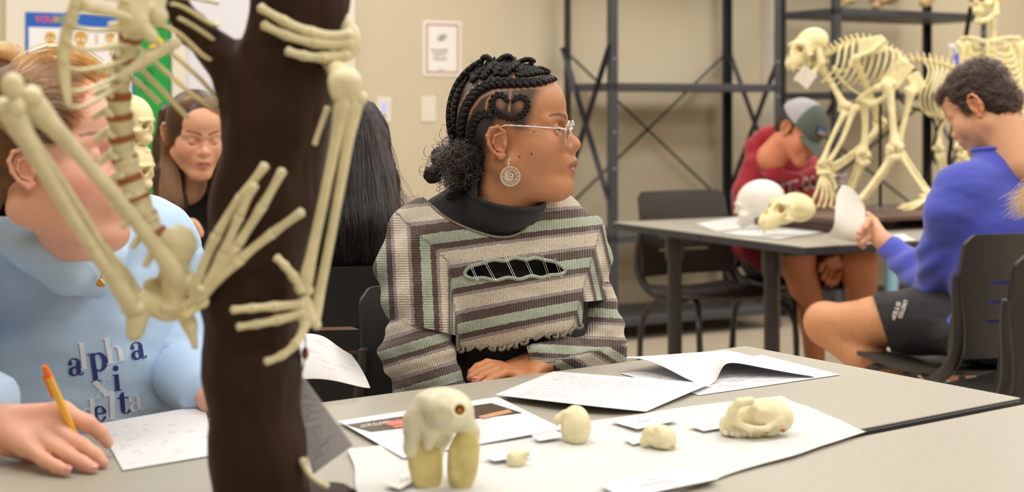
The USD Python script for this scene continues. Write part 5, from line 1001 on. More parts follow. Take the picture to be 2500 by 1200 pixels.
# ---------------------------------------------------------------- skeletons
mat('bone', (240, 228, 178), .42, var=.16, vs=26, bump=.2, bs=120, rgb2=None, spec=.4)
mat('bone_front', (226, 218, 180), .4, var=.14, vs=40, bump=.2, bs=120)
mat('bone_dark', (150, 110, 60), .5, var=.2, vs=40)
mat('bone_white', (236, 230, 222), .4, var=.04, vs=20)
mat('disc', (158, 92, 48), .6)
mat('wood_dark', (64, 41, 27), .55, var=.75, vs=26, stretch=(1, 1, .22), rgb2=(24, 14, 10), bump=.8, bs=40, spec=.2)
mat('board_brown', (92, 66, 54), .5, var=.2, vs=14, stretch=(.2, 1, 1)); mat('wire', (30, 28, 28), .4, metal=.4)
def skull_field(kind='human'):
    f = Fld()
    if kind == 'human':
        f.ell((-.02, 0, .034), (.090, .070, .072), k=.02).ell((.040, 0, .0), (.038, .052, .058), k=.02).ell((.058, 0, -.048), (.026, .030, .022), k=.012)
        for q in (-1, 1):
            f.cone((.052, q*.054, -.022), (-.005, q*.066, -.016), .0065, .005, k=.006); f.ell((.048, q*.046, -.02), (.016, .014, .014), k=.008); f.cone((.078, q*.012, .022), (.058, q*.048, .018), .006, k=.008)
            f.ell((.080, q*.028, .0), (.022, .0175, .016), k=.004, op='s'); f.ell((.02, q*.066, -.01), (.03, .012, .022), k=.008, op='s')
        f.ell((.082, 0, -.030), (.014, .011, .016), k=.004, op='s'); f.cone((.078, 0, .008), (.086, 0, -.014), .005, .004, k=.005)
    else:
        f.ell((-.03, 0, .028), (.068, .054, .050), k=.02).ell((.03, 0, .005), (.045, .048, .042), k=.02).chain([(.02, 0, .0), (.075, 0, -.035), (.092, 0, -.048)], [.037, .030, .023], k=.016)
        for q in (-1, 1):
            f.cone((.058, q*.008, .030), (.046, q*.050, .026), .011, .010, k=.006); f.cone((.046, q*.052, .022), (.040, q*.056, -.02), .007, .008, k=.006); f.cone((.040, q*.056, -.022), (-.025, q*.060, -.010), .007, .005, k=.006)
            f.ell((.070, q*.027, .006), (.026, .0185, .0175), k=.003, op='s'); f.ell((.0, q*.056, .0), (.032, .014, .022), k=.008, op='s'); f.cone((.100, q*.018, -.060), (.098, q*.018, -.082), .006, .002, k=.003)
        f.ell((.090, 0, -.018), (.020, .012, .013), k=.003, op='s')
    return f
SK = {}
def skull(parent, R, O, s=1., kind='human', material='bone', jaw=True, open_=0, h=.0036, name='skull', tint='bone_dark'):
    if (kind, h) not in SK: SK[kind, h] = skull_field(kind).mesh(h)
    R = np.asarray(R); pt = obj(name, xf(tm(SK[kind, h].vertices*s, SK[kind, h].faces), R, O), material, parent, smooth=True)
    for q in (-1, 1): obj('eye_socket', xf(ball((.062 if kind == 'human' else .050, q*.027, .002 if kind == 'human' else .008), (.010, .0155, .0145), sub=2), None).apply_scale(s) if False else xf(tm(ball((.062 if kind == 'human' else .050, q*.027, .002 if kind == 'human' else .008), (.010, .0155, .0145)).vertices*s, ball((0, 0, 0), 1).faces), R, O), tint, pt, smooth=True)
    zt, xt, wt = (-.066, .058, .026) if kind == 'human' else (-.068, .078, .027)
    def teeth(z, up, rr):
        out = []
        for a in np.linspace(-1.35, 1.35, 12): out.append(ball((xt-.02+rr*math.cos(a)*1.1, wt*math.sin(a)/math.sin(1.35), z), (.0035, .0035, .0055), sub=1))
        m = cat(out); return tm(m.vertices*s, m.faces)
    obj('teeth', xf(teeth(zt, 1, .027), R, O), material, pt, smooth=True)
    if jaw:
        f = Fld(); J = Ry(open_)
        c = [(-.008, .050, -.02), (.0, .047, -.066), (.045, .028, -.092), (.066, .010, -.096), (.066, -.010, -.096), (.045, -.028, -.092), (.0, -.047, -.066), (-.008, -.050, -.02)] if kind == 'human' else [(-.022, .050, -.012), (-.012, .048, -.066), (.045, .032, -.098), (.088, .014, -.098), (.088, -.014, -.098), (.045, -.032, -.098), (-.012, -.048, -.066), (-.022, -.050, -.012)]
        f.chain(c, [.006, .012, .0115, .0115, .0115, .0115, .012, .006], k=.008); f.chain([(x+.014, y, z) for x, y, z in c[:2]], [.005, .010], k=.012).chain([(x+.014, y, z) for x, y, z in c[6:]], [.010, .005], k=.012)
        m = f.mesh(max(h, .004)); jm = tm((m.vertices @ J.T)*s, m.faces); jp = obj('mandible', xf(jm, R, O), material, parent, smooth=True)
        t2 = teeth(zt-.014, 0, .025); obj('teeth', xf(tm(t2.vertices @ J.T, t2.faces), R, O), material, jp, smooth=True)
def vertebra(parent, p, ax, up, r, material='bone', proc=1.6, disc=None, body=1., label=None):
    ax, up = unit(ax), unit(up-np.dot(up, unit(ax))*unit(ax)); R = np.stack([np.cross(up, ax), up, ax], 1); L = r*1.35*body
    b = lathe([(0, -L/2), (r, -L/2), (r*.82, 0), (r, L/2), (0, L/2)], 12)
    sp = tube([V(0, r*.6, 0), V(0, r*(1+proc*.5), -r*.2), V(0, r*(1+proc), -r*.5)], [r*.5, r*.28, r*.34], 5, 6); tr = tube([V(-r*1.9, r*.7, 0), V(0, r*.9, 0), V(r*1.9, r*.7, 0)], [r*.22, r*.42, r*.22], 7, 6)
    obj('vertebra', xf(cat([b, sp, tr]), R, p), material, parent, smooth=40)
    if disc: obj('spinal_disc', xf(lathe([(0, -r*.26), (r*1.0, -r*.26), (r*1.06, 0), (r*1.0, r*.26), (0, r*.26)], 12), R, p+ax*L*.68), disc, parent, smooth=40)
def digits(parent, pts, r, material, name='finger_bone', n=3):
    p = spline(pts, 24); cut = [0, 10, 17, 23] if n == 3 else [0, 12, 23]
    for a, b in zip(cut, cut[1:]):
        q = p[a:b+1]; k = len(q); t = np.linspace(0, 1, k); rr = r*(1-.25*a/23)*(1+.25*np.exp(-(t/.2)**2)+.22*np.exp(-((1-t)/.2)**2)); obj(name, tube(q, rr, k=7, cubic=False), material, parent, smooth=True)
def B(parent, name, pts, r, material='bone', ends=(1.6, 1.6), **k): obj(name, bone(pts, r, ends, **k), material, parent, smooth=True)
# ---- the tree trunk and the climbing skeleton in the left foreground
TY = 1.62
tk = thing('tree_trunk', 'dark brown forked tree trunk on a base, holding the climbing skeleton', 'tree trunk', flat(P(640, 1200, TY)))
f = Fld(); ys = [-320, 0, 150, 300, 500, 700, 900, 1100, 1206]; xs = [775, 733, 708, 675, 648, 618, 614, 627, 640]; rs = [104, 105, 106, 114, 116, 116, 106, 108, 122]
f.chain([P(x, y, TY) for x, y in zip(xs, ys)], [r*TY/F for r in rs], k=.03)
f.chain([P(650, 330, TY), P(600, 215, TY-.005), P(525, 125, TY-.015), P(468, 66, TY-.025), P(430, 10, TY-.035), P(405, -90, TY-.05)], [x*TY/F for x in (84, 62, 40, 30, 21, 17)], k=.02)
f.ell(P(560, 690, TY-.02), (.022, .03, .035), k=.03)
m = f.mesh(.005); v = m.vertices; v[:] = v+m.vertex_normals*((meshkit.fbm(v*V(34, 34, 9), 4, 3)-.5)*.012)[:, None]
obj('trunk', m, 'wood_dark', tk, smooth=True); tfr = Front(m)
b_ = fine(slab(Point(0, 0).buffer(.072, 24), .024), .03); v = b_.vertices; ang = np.arctan2(v[:, 1], v[:, 0]); b_.vertices[:, :2] *= (1+.06*np.sin(ang*5)+.04*np.sin(ang*9+1))[:, None]
bp_ = P(648, 1200, TY); obj('base', xf(b_, None, V(bp_[0]+.028, bp_[1]-.005, .741)), 'wood_dark', tk, smooth=30)
gi = thing('climbing_skeleton', 'pale small ape skeleton climbing the dark tree trunk in the foreground', 'skeleton', flat(P(430, 700, 1.56)))
BM = 'bone_front'
sp_ = [P(428, 640, 1.575), P(398, 600, 1.57), P(372, 560, 1.57), P(350, 515, 1.565), P(330, 468, 1.56), P(314, 420, 1.56), P(303, 370, 1.555), P(296, 318, 1.55), P(292, 268, 1.545), P(292, 218, 1.54), P(298, 168, 1.53), P(310, 118, 1.52), P(328, 70, 1.51), P(352, 22, 1.50), P(378, -26, 1.49), P(400, -72, 1.48)]
for i, p in enumerate(sp_): ax = sp_[min(i+1, len(sp_)-1)]-sp_[max(i-1, 0)]; vertebra(gi, p, ax, V(-.9, -.35, .2), .0125 if i > 8 else .0138, BM, 1.0, 'disc', 1.25)
px_ = lambda L, Y0, Y1=None: [P(x, y, Y0+((Y1 or Y0)-Y0)*i/max(1, len(L)-1)) for i, (x, y) in enumerate(L)]
for L, a, b in (([(300, 205), (235, 245), (190, 262), (163, 252)], 1.52, 1.46), ([(302, 178), (235, 210), (180, 222), (158, 200)], 1.51, 1.44), ([(308, 145), (240, 165), (180, 170), (156, 150)], 1.50, 1.43), ([(315, 112), (250, 118), (190, 118), (160, 98)], 1.49, 1.42), ([(325, 80), (265, 74), (200, 70), (170, 52)], 1.48, 1.41), ([(338, 50), (280, 36), (220, 28), (182, 10)], 1.47, 1.41), ([(352, 20), (300, 0), (240, -10), (195, -30)], 1.47, 1.41),
                ([(322, 190), (352, 215), (388, 250)], 1.55, 1.60), ([(325, 150), (390, 215), (458, 288)], 1.54, 1.62), ([(332, 112), (410, 180), (490, 245), (525, 262), (532, 228)], 1.53, 1.63), ([(345, 80), (430, 140), (500, 205), (520, 235)], 1.52, 1.63), ([(370, 60), (440, 85), (490, 130), (528, 148)], 1.51, 1.6), ([(420, 10), (470, 30), (520, 60), (530, 48)], 1.5, 1.6), ([(430, -10), (480, -2), (530, 8)], 1.5, 1.6), ([(438, 45), (490, 75), (530, 105)], 1.5, 1.6)):
    obj('rib', tube(px_(L, a, b), .0034 if L[0][0] < 400 else .0029, 24, 8, flat=.7), 'bone' if L[-1][0] > 300 else BM, gi, smooth=True)
obj('sternum', tube(px_([(192, -20), (172, 50), (156, 120), (158, 190), (168, 256)], 1.41, 1.45), [.006, .0075, .007, .006, .004], 24, 8, flat=.6), BM, gi, smooth=True)
f = Fld().ell(P(325, 22, 1.46), (.017, .008, .026), Ry(18), k=.008).chain([P(430, 105, 1.48), P(360, 140, 1.47), P(292, 190, 1.46)], [.006, .0065, .004], k=.008).chain([P(330, 40, 1.46), P(372, 92, 1.46)], [.010, .007], k=.008); obj('scapula', f.mesh(.0035), BM, gi, smooth=True)
B(gi, 'clavicle', px_([(200, 12), (270, 30), (350, 55)], 1.42, 1.46), .0045, BM); B(gi, 'humerus', px_([(372, 40), (400, -40), (440, -160)], 1.47, 1.5), .0085, BM)
f = Fld().chain([P(432, 592, 1.55), P(420, 640, 1.55), P(430, 690, 1.555), P(440, 740, 1.56)], [.018, .013, .013, .014], k=.01).ell(P(438, 600, 1.552), (.018, .008, .02), k=.01).chain([P(440, 740, 1.56), P(462, 790, 1.56), P(476, 846, 1.56)], [.011, .007, .004], k=.008).chain([P(435, 735, 1.555), P(395, 745, 1.56), P(372, 700, 1.57)], [.011, .009, .011], k=.008).ell(P(446, 690, 1.55), (.016, .014, .016), k=.008)
obj('pelvis', f.mesh(.003), BM, gi, smooth=True)
B(gi, 'femur', [P(446, 690, 1.545), P(330, 540, 1.49), P(190, 375, 1.42), P(62, 236, 1.36)], [.0086, .0078, .0078, .0092], BM, (1.5, 1.55))
B(gi, 'tibia', [P(22, 262, 1.35), P(110, 420, 1.40), P(215, 590, 1.47), P(326, 752, 1.54)], [.0092, .0076, .0070, .0074], BM, (1.5, 1.6)); B(gi, 'fibula', [P(52, 300, 1.36), P(150, 440, 1.42), P(318, 720, 1.54)], .0042, BM, (1.4, 1.4))
obj('kneecap', ball(P(30, 208, 1.34), (.011, .008, .012), sub=2), BM, gi, smooth=True)
f = Fld().ell(P(335, 770, 1.545), (.012, .012, .020), k=.006).ell(P(352, 735, 1.55), (.016, .012, .012), k=.006).ell(P(328, 806, 1.545), (.010, .009, .012), k=.006).ell(P(378, 745, 1.555), (.014, .012, .012), k=.006).ell(P(410, 760, 1.56), (.016, .012, .012), k=.006); obj('ankle_bones', f.mesh(.003), BM, gi, smooth=True)
for L in ([(345, 730), (300, 660), (252, 604)], [(400, 750), (450, 745), (492, 700)]): digits(gi, px_(L, 1.55, 1.53), .0052, BM, 'toe_bone', 2)
for L in ([(470, 720), (500, 640), (545, 545), (600, 465), (648, 402)], [(480, 725), (545, 645), (620, 535), (690, 415)], [(486, 730), (560, 655), (650, 580), (738, 516)], [(478, 735), (520, 668), (570, 560), (622, 450)]): digits(gi, px_(L, 1.54, 1.515), .0055, BM, 'finger_bone')
f = Fld()
for x, y in ((478, 715), (492, 735), (470, 745), (488, 700), (455, 760), (500, 690)): f.ell(P(x, y, 1.545), (.0085, .008, .0085), k=.004)
obj('wrist_bones', f.mesh(.0028), 'bone', gi, smooth=True)
def wrapped(L, lift): q = np.array(L, float); return list(tfr.at(q[:, 0], q[:, 1], lift))
B(gi, 'radius', px_([(842, 232), (800, 440), (742, 706)], 1.53, 1.555), [.0072, .0056, .0064], BM, (1.6, 1.4)); B(gi, 'ulna', px_([(866, 236), (826, 480), (764, 790)], 1.535, 1.56), [.0072, .0050, .0054], BM, (1.6, 1.4))
f = Fld().ell(P(840, 196, 1.53), (.017, .014, .012), k=.008).ell(P(826, 218, 1.525), (.010, .010, .014), k=.008).ell(P(856, 214, 1.53), (.012, .012, .014), k=.008).chain([P(842, 196, 1.535), P(800, 140, 1.60), P(760, 40, 1.70)], [.013, .010, .009], k=.01); obj('humerus', f.mesh(.003), BM, gi, smooth=True)
B(gi, 'wrist_strut', px_([(800, 262), (782, 310), (768, 352)], 1.54, 1.55), .003, BM, (1.2, 1.1))
f = Fld()
for x, y in ((745, 735), (752, 755), (738, 752), (758, 775), (744, 778)): f.ell(P(x, y, 1.553), (.0075, .007, .0075), k=.004)
obj('wrist_bones', f.mesh(.0028), BM, gi, smooth=True)
for L in ([(742, 742), (660, 748), (566, 756)], [(744, 762), (670, 782), (580, 797)], [(746, 785), (715, 845), (648, 882)], [(738, 712), (705, 660), (674, 628)]): digits(gi, px_(L, 1.55, 1.535), .0050, BM)
for L in ([(858, 84), (770, 82), (700, 55), (634, 18)], [(858, 104), (780, 106), (705, 88), (642, 60)], [(850, 132), (775, 140), (700, 124)]): digits(gi, px_(L, 1.565, 1.55), .0058, BM)
obj('wrist_bones', Fld().ell(P(858, 100, 1.58), (.011, .012, .020), k=.006).ell(P(842, 130, 1.575), (.009, .01, .01), k=.006).mesh(.003), BM, gi, smooth=True)
B(gi, 'radius', px_([(852, 96), (800, -60), (740, -160)], 1.60, 1.74), .0065, BM)
B(gi, 'toe_bone', px_([(738, 1120), (762, 1165), (800, 1186)], 1.59, 1.60), .0035, BM, (1.3, 1.3))
mat('tag_grey', (146, 142, 146), .35); mat('bead', (120, 66, 30), .4)
def textpaper(name, rgb, rows=40, cols=60, dens=.5, ink=(90, 90, 96), m0=.08, m1=.92, seed=0., trans=.0):
    """Paper with procedural lines of print laid out in its own uv."""
    n = {"tc": ("texture_coordinate", {}), "s": ("separate_xyz", {}), "r": ("math", {"math_type": "multiply", "value2": float(rows)}), "fr": ("math", {"math_type": "fraction"}), "fl": ("math", {"math_type": "floor"}), "a": ("math", {"math_type": "less_than", "value2": .38}),
         "cx": ("math", {"math_type": "multiply", "value2": float(cols)}), "fy": ("math", {"math_type": "multiply_add", "value2": 17.31, "value3": seed}), "cv": ("combine_xyz", {}), "nz": ("noise_texture", {"scale": 1., "detail": 0.}), "b": ("math", {"math_type": "less_than", "value2": dens}),
         "ly": ("math", {"math_type": "multiply_add", "value2": 3.71, "value3": seed}), "wn": ("noise_texture", {"dimensions": "1D", "scale": 1., "detail": 0.}), "ml": ("map_range", {"from_min": .3, "from_max": .7, "to_min": .35, "to_max": m1}), "e": ("math", {"math_type": "less_than"}), "g": ("math", {"math_type": "greater_than", "value2": m0}), "vg": ("math", {"math_type": "greater_than", "value2": m0}), "vl": ("math", {"math_type": "less_than", "value2": m1}),
         "m1": ("math", {"math_type": "multiply"}), "m2": ("math", {"math_type": "multiply"}), "m3": ("math", {"math_type": "multiply"}), "m4": ("math", {"math_type": "multiply"}), "m5": ("math", {"math_type": "multiply", "value2": .75}), "m6": ("math", {"math_type": "multiply"}),
         "mx": ("mix_color", {"a": lin(rgb), "b": lin(ink)}), "p": ("principled_bsdf", {"roughness": .6, "specular_ior_level": .3})}
    l = [("tc.UV", "s.vector"), ("s.y", "r.value1"), ("r.value", "fr.value1"), ("r.value", "fl.value1"), ("fr.value", "a.value1"), ("s.x", "cx.value1"), ("fl.value", "fy.value1"), ("cx.value", "cv.x"), ("fy.value", "cv.y"), ("cv.vector", "nz.vector"), ("nz.fac", "b.value1"), ("fl.value", "ly.value1"), ("ly.value", "wn.w"), ("wn.fac", "ml.value"), ("s.x", "e.value1"), ("ml.result", "e.value2"), ("s.x", "g.value1"), ("s.y", "vg.value1"), ("s.y", "vl.value1"),
         ("a.value", "m1.value1"), ("b.value", "m1.value2"), ("m1.value", "m2.value1"), ("e.value", "m2.value2"), ("m2.value", "m3.value1"), ("g.value", "m3.value2"), ("m3.value", "m4.value1"), ("vg.value", "m4.value2"), ("m4.value", "m6.value1"), ("vl.value", "m6.value2"), ("m6.value", "m5.value1"), ("m5.value", "mx.fac"), ("mx.result", "p.base_color")]
    M[name] = usdkit.material(stage, '/World/Looks/'+name, n, l, surface="p.BSDF")
textpaper('tag_print', (168, 164, 168), 26, 60, .55, (84, 80, 86))
tg = thing('specimen_tag', 'grey laminated tag hung by a cord from the bony hand on the trunk', 'tag', P(790, 1150, 1.645))
m, u = sheet([[P(688, 880, 1.648), P(764, 1157, 1.640)], [P(745, 925, 1.652), P(862, 1086, 1.655)]], 12, 12, .0012); obj('card', m, 'tag_print', tg, uv=u)
obj('cord', tube([P(744, 800, 1.58), P(745, 860, 1.61), P(735, 918, 1.648)], .0008, 12, 6), 'ink_black', tg); obj('bead', ball(P(745, 862, 1.612), (.004, .004, .0075), sub=2), 'bead', tg, smooth=True)
# ---- far table: display board, walking ape skeleton
EB = np.stack([gf, ef, V(0, 0, 1)], 1)
db = thing('display_board', 'dark brown display board on the far table under the ape skeleton', 'board', V(1.45, 5.72, .74))
obj('board', bx((.86, .52, .022), (1.45, 5.72, .789), .005, EB), 'board_brown', db)
for a in (-.38, .38): obj('runner', bx((.04, .5, .038), V(1.45, 5.72, .7595)+gf*a, .004, EB), 'board_brown', db)
obj('rod', tube([P(2149, 522, 5.80), P(2149, 250, 5.80)], .0065, 2, 10), 'wire', db); obj('rod_foot', lathe([(0, .0), (.035, 0), (.035, .006), (.012, .012), (0, .012)], 18, None, V(P(2149, 0, 5.80)[0], 5.80, .800)), 'steel', db)
ap = thing('ape_skeleton', 'cream coloured ape skeleton walking on all fours on the far table', 'skeleton', flat(P(2090, 400, 5.80)))
AY = 5.78
AR = Rz(203) @ Ry(12); skull(ap, AR, P(1972, 118, AY), 1.0, 'ape', 'bone', True, 11, h=.0034)
q = px_
asp = [P(x, y, AY) for x, y in ((2016, 132), (2027, 128), (2038, 122), (2049, 116), (2060, 110), (2072, 106), (2084, 103), (2096, 101), (2109, 101), (2122, 103), (2135, 107), (2148, 112), (2160, 118), (2171, 126), (2182, 134), (2193, 142), (2203, 150))]
for i, p in enumerate(asp): vertebra(ap, p, asp[min(i+1, 16)]-asp[max(i-1, 0)], V(.15, 0, 1), .0125, 'bone', 1.5, None, 1.)
for i in range(10):
    t = i/9; p = asp[4+i]; bx_ = 2050+150*t; dep = 82+26*math.sin(t*2.6)-34*t*t; wd = .075+.03*math.sin(t*2.8)
    for sd_ in (-1, 1):
        L = [p+V(0, sd_*.012, -.004), P(bx_-2, PX(p)[0][1]+dep*.22, AY+sd_*wd*.8), P(bx_-8, PX(p)[0][1]+dep*.60, AY+sd_*wd), P(bx_-26+8*t, PX(p)[0][1]+dep*.92, AY+sd_*wd*.72), P(bx_-44+16*t, PX(p)[0][1]+dep*1.12-12*t, AY+sd_*.022)]
        obj('rib', tube(L, .0046, 22, 7, flat=.75), 'bone', ap, smooth=True)
obj('sternum', tube(q([(2034, 166), (2052, 192), (2076, 216), (2104, 232)], AY), [.010, .011, .010, .006], 20, 8, flat=.6), 'bone', ap, smooth=True)
for sd_, dy in ((-1, -.11), (1, .11)):
    f = Fld().box(P(2128, 112, AY+dy), (.052, .006, .036), Ry(-12), .006, k=.012).chain([P(2092, 140, AY+dy*1.15), P(2128, 124, AY+dy*1.2), P(2160, 97, AY+dy)], [.010, .006, .006], k=.01).ell(P(2090, 142, AY+dy*1.1), (.016, .014, .016), k=.01); obj('scapula', f.mesh(.0045), 'bone', ap, smooth=True)
B(ap, 'clavicle', [P(2036, 166, AY-.02), P(2062, 172, AY-.07), P(2090, 142, AY-.12)], .0055); B(ap, 'clavicle', [P(2020, 150, AY+.02), P(1998, 140, AY+.07), P(2000, 152, AY+.1)], .0055)
def hand(parent, w, tips, r=.007, name='finger_bone', clump='wrist_bones', material='bone'):
    w = np.asarray(w); f = Fld()
    for a in (-.018, 0, .018):
        for c_ in (-.008, .010): f.ell(w+V(a, c_, c_), .0115, k=.005)
    obj(clump, f.mesh(.004), material, parent, smooth=True)
    for t in tips: digits(parent, [w, w*.55+t[0]*.45, t[0], t[1]], r, material, name)
# near fore limb
B(ap, 'humerus', q([(1998, 156), (2028, 200), (2062, 262)], AY+.06, AY-.03), [.0165, .0125, .0145], ends=(1.5, 1.7))
B(ap, 'ulna', q([(2082, 262), (2072, 300), (2022, 396)], AY-.03, AY-.05), [.013, .0095, .0085], ends=(1.8, 1.4)); B(ap, 'radius', q([(2062, 274), (2034, 330), (2006, 400)], AY-.04, AY-.06), [.0105, .0085, .0095], ends=(1.4, 1.6))
hand(ap, P(2010, 416, AY-.055), [(P(1996, 462, AY-.07), P(1978, 500, AY-.075)), (P(2008, 466, AY-.075), P(1996, 506, AY-.08)), (P(2018, 466, AY-.07), P(2010, 507, AY-.08)), (P(2028, 464, AY-.06), P(2026, 505, AY-.07)), (P(2034, 440, AY-.05), P(2040, 462, AY-.05))])
# far fore limb, bent forward
B(ap, 'humerus', q([(2086, 150), (2120, 220), (2148, 300)], AY+.14, AY+.10), [.015, .012, .0145], ends=(1.5, 1.7)); B(ap, 'ulna', q([(2150, 302), (2118, 340), (2034, 404)], AY+.10, AY+.0), [.012, .009, .008]); B(ap, 'radius', q([(2142, 312), (2096, 372), (2034, 414)], AY+.09, AY+.0), [.0095, .008, .0085])
hand(ap, P(2022, 424, AY+.0), [(P(2020, 470, AY+.02), P(2014, 500, AY+.02)), (P(2028, 472, AY+.02), P(2030, 500, AY+.02)), (P(2036, 468, AY+.03), P(2044, 494, AY+.02))])
# pelvis
f = Fld()
for sd_ in (-1, 1):
    y = AY+sd_*.075; f.box(P(2192, 178, y), (.040, .007, .062), Ry(38), .007, k=.012).chain([P(2164, 204, y), P(2140, 214, y), P(2104, 236, AY+sd_*.03)], [.018, .012, .014], k=.012).chain([P(2160, 206, y), P(2166, 236, y), P(2130, 254, AY+sd_*.05), P(2104, 244, AY+sd_*.03)], [.017, .011, .015, .012], k=.012).cone(P(2206, 152, y), P(2206, 152, AY), .012, .016, k=.012)
obj('pelvis', f.mesh(.0055), 'bone', ap, smooth=True)
# hind limbs
B(ap, 'femur', q([(2170, 206), (2178, 280), (2184, 360)], AY-.09, AY-.12), [.0165, .0135, .0165], ends=(1.5, 1.75)); B(ap, 'tibia', q([(2180, 378), (2142, 432), (2098, 490)], AY-.12, AY-.13), [.0155, .0115, .0115], ends=(1.7, 1.4)); B(ap, 'fibula', q([(2192, 376), (2158, 428), (2110, 488)], AY-.10, AY-.11), .006)
obj('kneecap', ball(P(2176, 366, AY-.14), (.012, .010, .016)), 'bone', ap, smooth=True)
hand(ap, P(2092, 500, AY-.13), [(P(2062, 514, AY-.14), P(2042, 524, AY-.14)), (P(2060, 522, AY-.16), P(2038, 532, AY-.16)), (P(2064, 528, AY-.18), P(2046, 540, AY-.18))], name='toe_bone', clump='ankle_bones')
B(ap, 'femur', q([(2108, 244), (2112, 310), (2106, 378)], AY+.05, AY+.02), [.0165, .0125, .016], ends=(1.5, 1.75)); B(ap, 'tibia', q([(2106, 394), (2090, 440), (2066, 494)], AY+.02, AY+.06), [.0145, .011, .011], ends=(1.7, 1.4)); B(ap, 'fibula', q([(2094, 392), (2078, 440), (2056, 490)], AY+.03, AY+.07), .006)
hand(ap, P(2066, 500, AY+.07), [(P(2046, 504, AY+.07), P(2030, 508, AY+.07)), (P(2046, 508, AY+.04), P(2030, 512, AY+.05))], name='toe_bone', clump='ankle_bones')
textpaper('tag_white', (232, 226, 212), 14, 26, .5, (150, 146, 140))
tg = thing('specimen_tag', 'small white paper tag hanging below the jaw of the ape skeleton', 'tag', P(1968, 215, AY-.06)); m, u = sheet([[P(1962, 158, AY-.06), P(1940, 192, AY-.06)], [P(1996, 182, AY-.05), P(1970, 218, AY-.05)]], 4, 4, .0012); obj('card', m, 'tag_white', tg, uv=u); obj('string', tube([P(1966, 162, AY-.06), P(1975, 150, AY-.045), P(1985, 150, AY-.02)], .001, 8, 5), 'ink', tg)
# second, smaller skeleton behind it
mk_ = thing('monkey_skeleton', 'cream monkey skeleton on a black stand behind the walking ape skeleton', 'skeleton', flat(P(2290, 400, 6.02)))
MY = 6.06
msp = [P(x, y, MY) for x, y in ((2214, 152), (2228, 148), (2242, 147), (2256, 148), (2270, 150), (2284, 153), (2298, 156), (2312, 160), (2326, 165), (2340, 170), (2354, 176))]
for i, p in enumerate(msp): vertebra(mk_, p, msp[min(i+1, 10)]-msp[max(i-1, 0)], V(0, 0, 1), .0125, 'bone', 1.6, 'disc' if i < 5 else None, 1.15)
for i in range(8):
    t = i/7; p = msp[3]*(1-t)+msp[10]*t
    for sd_ in (-1, 1): obj('rib', tube([p+V(0, sd_*.01, -.006), P(2262+72*t, 196-8*t, MY+sd_*.06), P(2246+80*t, 236, MY+sd_*.075), P(2254+70*t, 268+4*t, MY+sd_*.05), P(2278+50*t, 284, MY+sd_*.012)], .0046, 22, 7, flat=.75), 'bone', mk_, smooth=True)
obj('sternum', tube(q([(2240, 256), (2270, 280), (2310, 290), (2345, 292)], MY), .008, 16, 8, flat=.6), 'bone', mk_, smooth=True)
f = Fld().box(P(2238, 200, MY-.06), (.03, .006, .04), Ry(-30), .006, k=.01).chain([P(2226, 214, MY-.06), P(2216, 226, MY-.05)], [.012, .016], k=.01); obj('scapula', f.mesh(.005), 'bone', mk_, smooth=True)
B(mk_, 'humerus', q([(2224, 222), (2212, 280), (2192, 352)], MY-.07, MY-.10), [.015, .0115, .0135]); B(mk_, 'radius', q([(2196, 376), (2228, 424), (2264, 476)], MY-.10, MY-.22), [.0125, .009, .010]); B(mk_, 'ulna', q([(2206, 374), (2240, 424), (2274, 474)], MY-.09, MY-.2), .0065)
hand(mk_, P(2262, 486, MY-.24), [(P(2232, 494, MY-.26), P(2200, 502, MY-.28)), (P(2230, 500, MY-.28), P(2192, 508, MY-.3)), (P(2234, 506, MY-.3), P(2204, 514, MY-.32))])
B(mk_, 'humerus', q([(2320, 230), (2300, 290), (2290, 362)], MY+.05, MY), [.014, .011, .013]); B(mk_, 'radius', q([(2292, 380), (2300, 440), (2318, 510)], MY, MY), [.011, .008, .009]); B(mk_, 'ulna', q([(2302, 376), (2314, 430), (2330, 508)], MY+.02, MY+.02), .0065)
hand(mk_, P(2322, 512, MY), [(P(2300, 520, MY), P(2284, 524, MY)), (P(2304, 524, MY-.02), P(2288, 528, MY-.02))])
f = Fld().ell(P(2368, 190, MY), (.06, .05, .04), k=.02).cone(P(2372, 200, MY-.05), P(2384, 250, MY-.05), .014, .014, k=.01); obj('pelvis', f.mesh(.006), 'bone', mk_, smooth=True)
B(mk_, 'femur', q([(2384, 250), (2360, 310), (2344, 360)], MY-.05, MY-.1), [.015, .012, .014]); B(mk_, 'tibia', q([(2350, 376), (2372, 440), (2384, 506)], MY-.1, MY-.1), [.0135, .010, .010])
obj('stand_rod', tube([P(2284, 513, MY), P(2284, 330, MY), P(2270, 280, MY), P(2225, 262, MY), P(2192, 230, MY), P(2200, 190, MY), P(2240, 172, MY)], .0055, 40, 8), 'wire', mk_, smooth=True); obj('stand_rod', tube([P(2284, 400, MY), P(2290, 310, MY), P(2310, 285, MY), P(2340, 280, MY)], .0045, 24, 8), 'wire', mk_, smooth=True)
obj('stand_foot', lathe([(0, 0), (.04, 0), (.04, .006), (.012, .012), (0, .012)], 18, None, V(P(2284, 0, MY)[0], MY, .741)), 'wire', mk_)
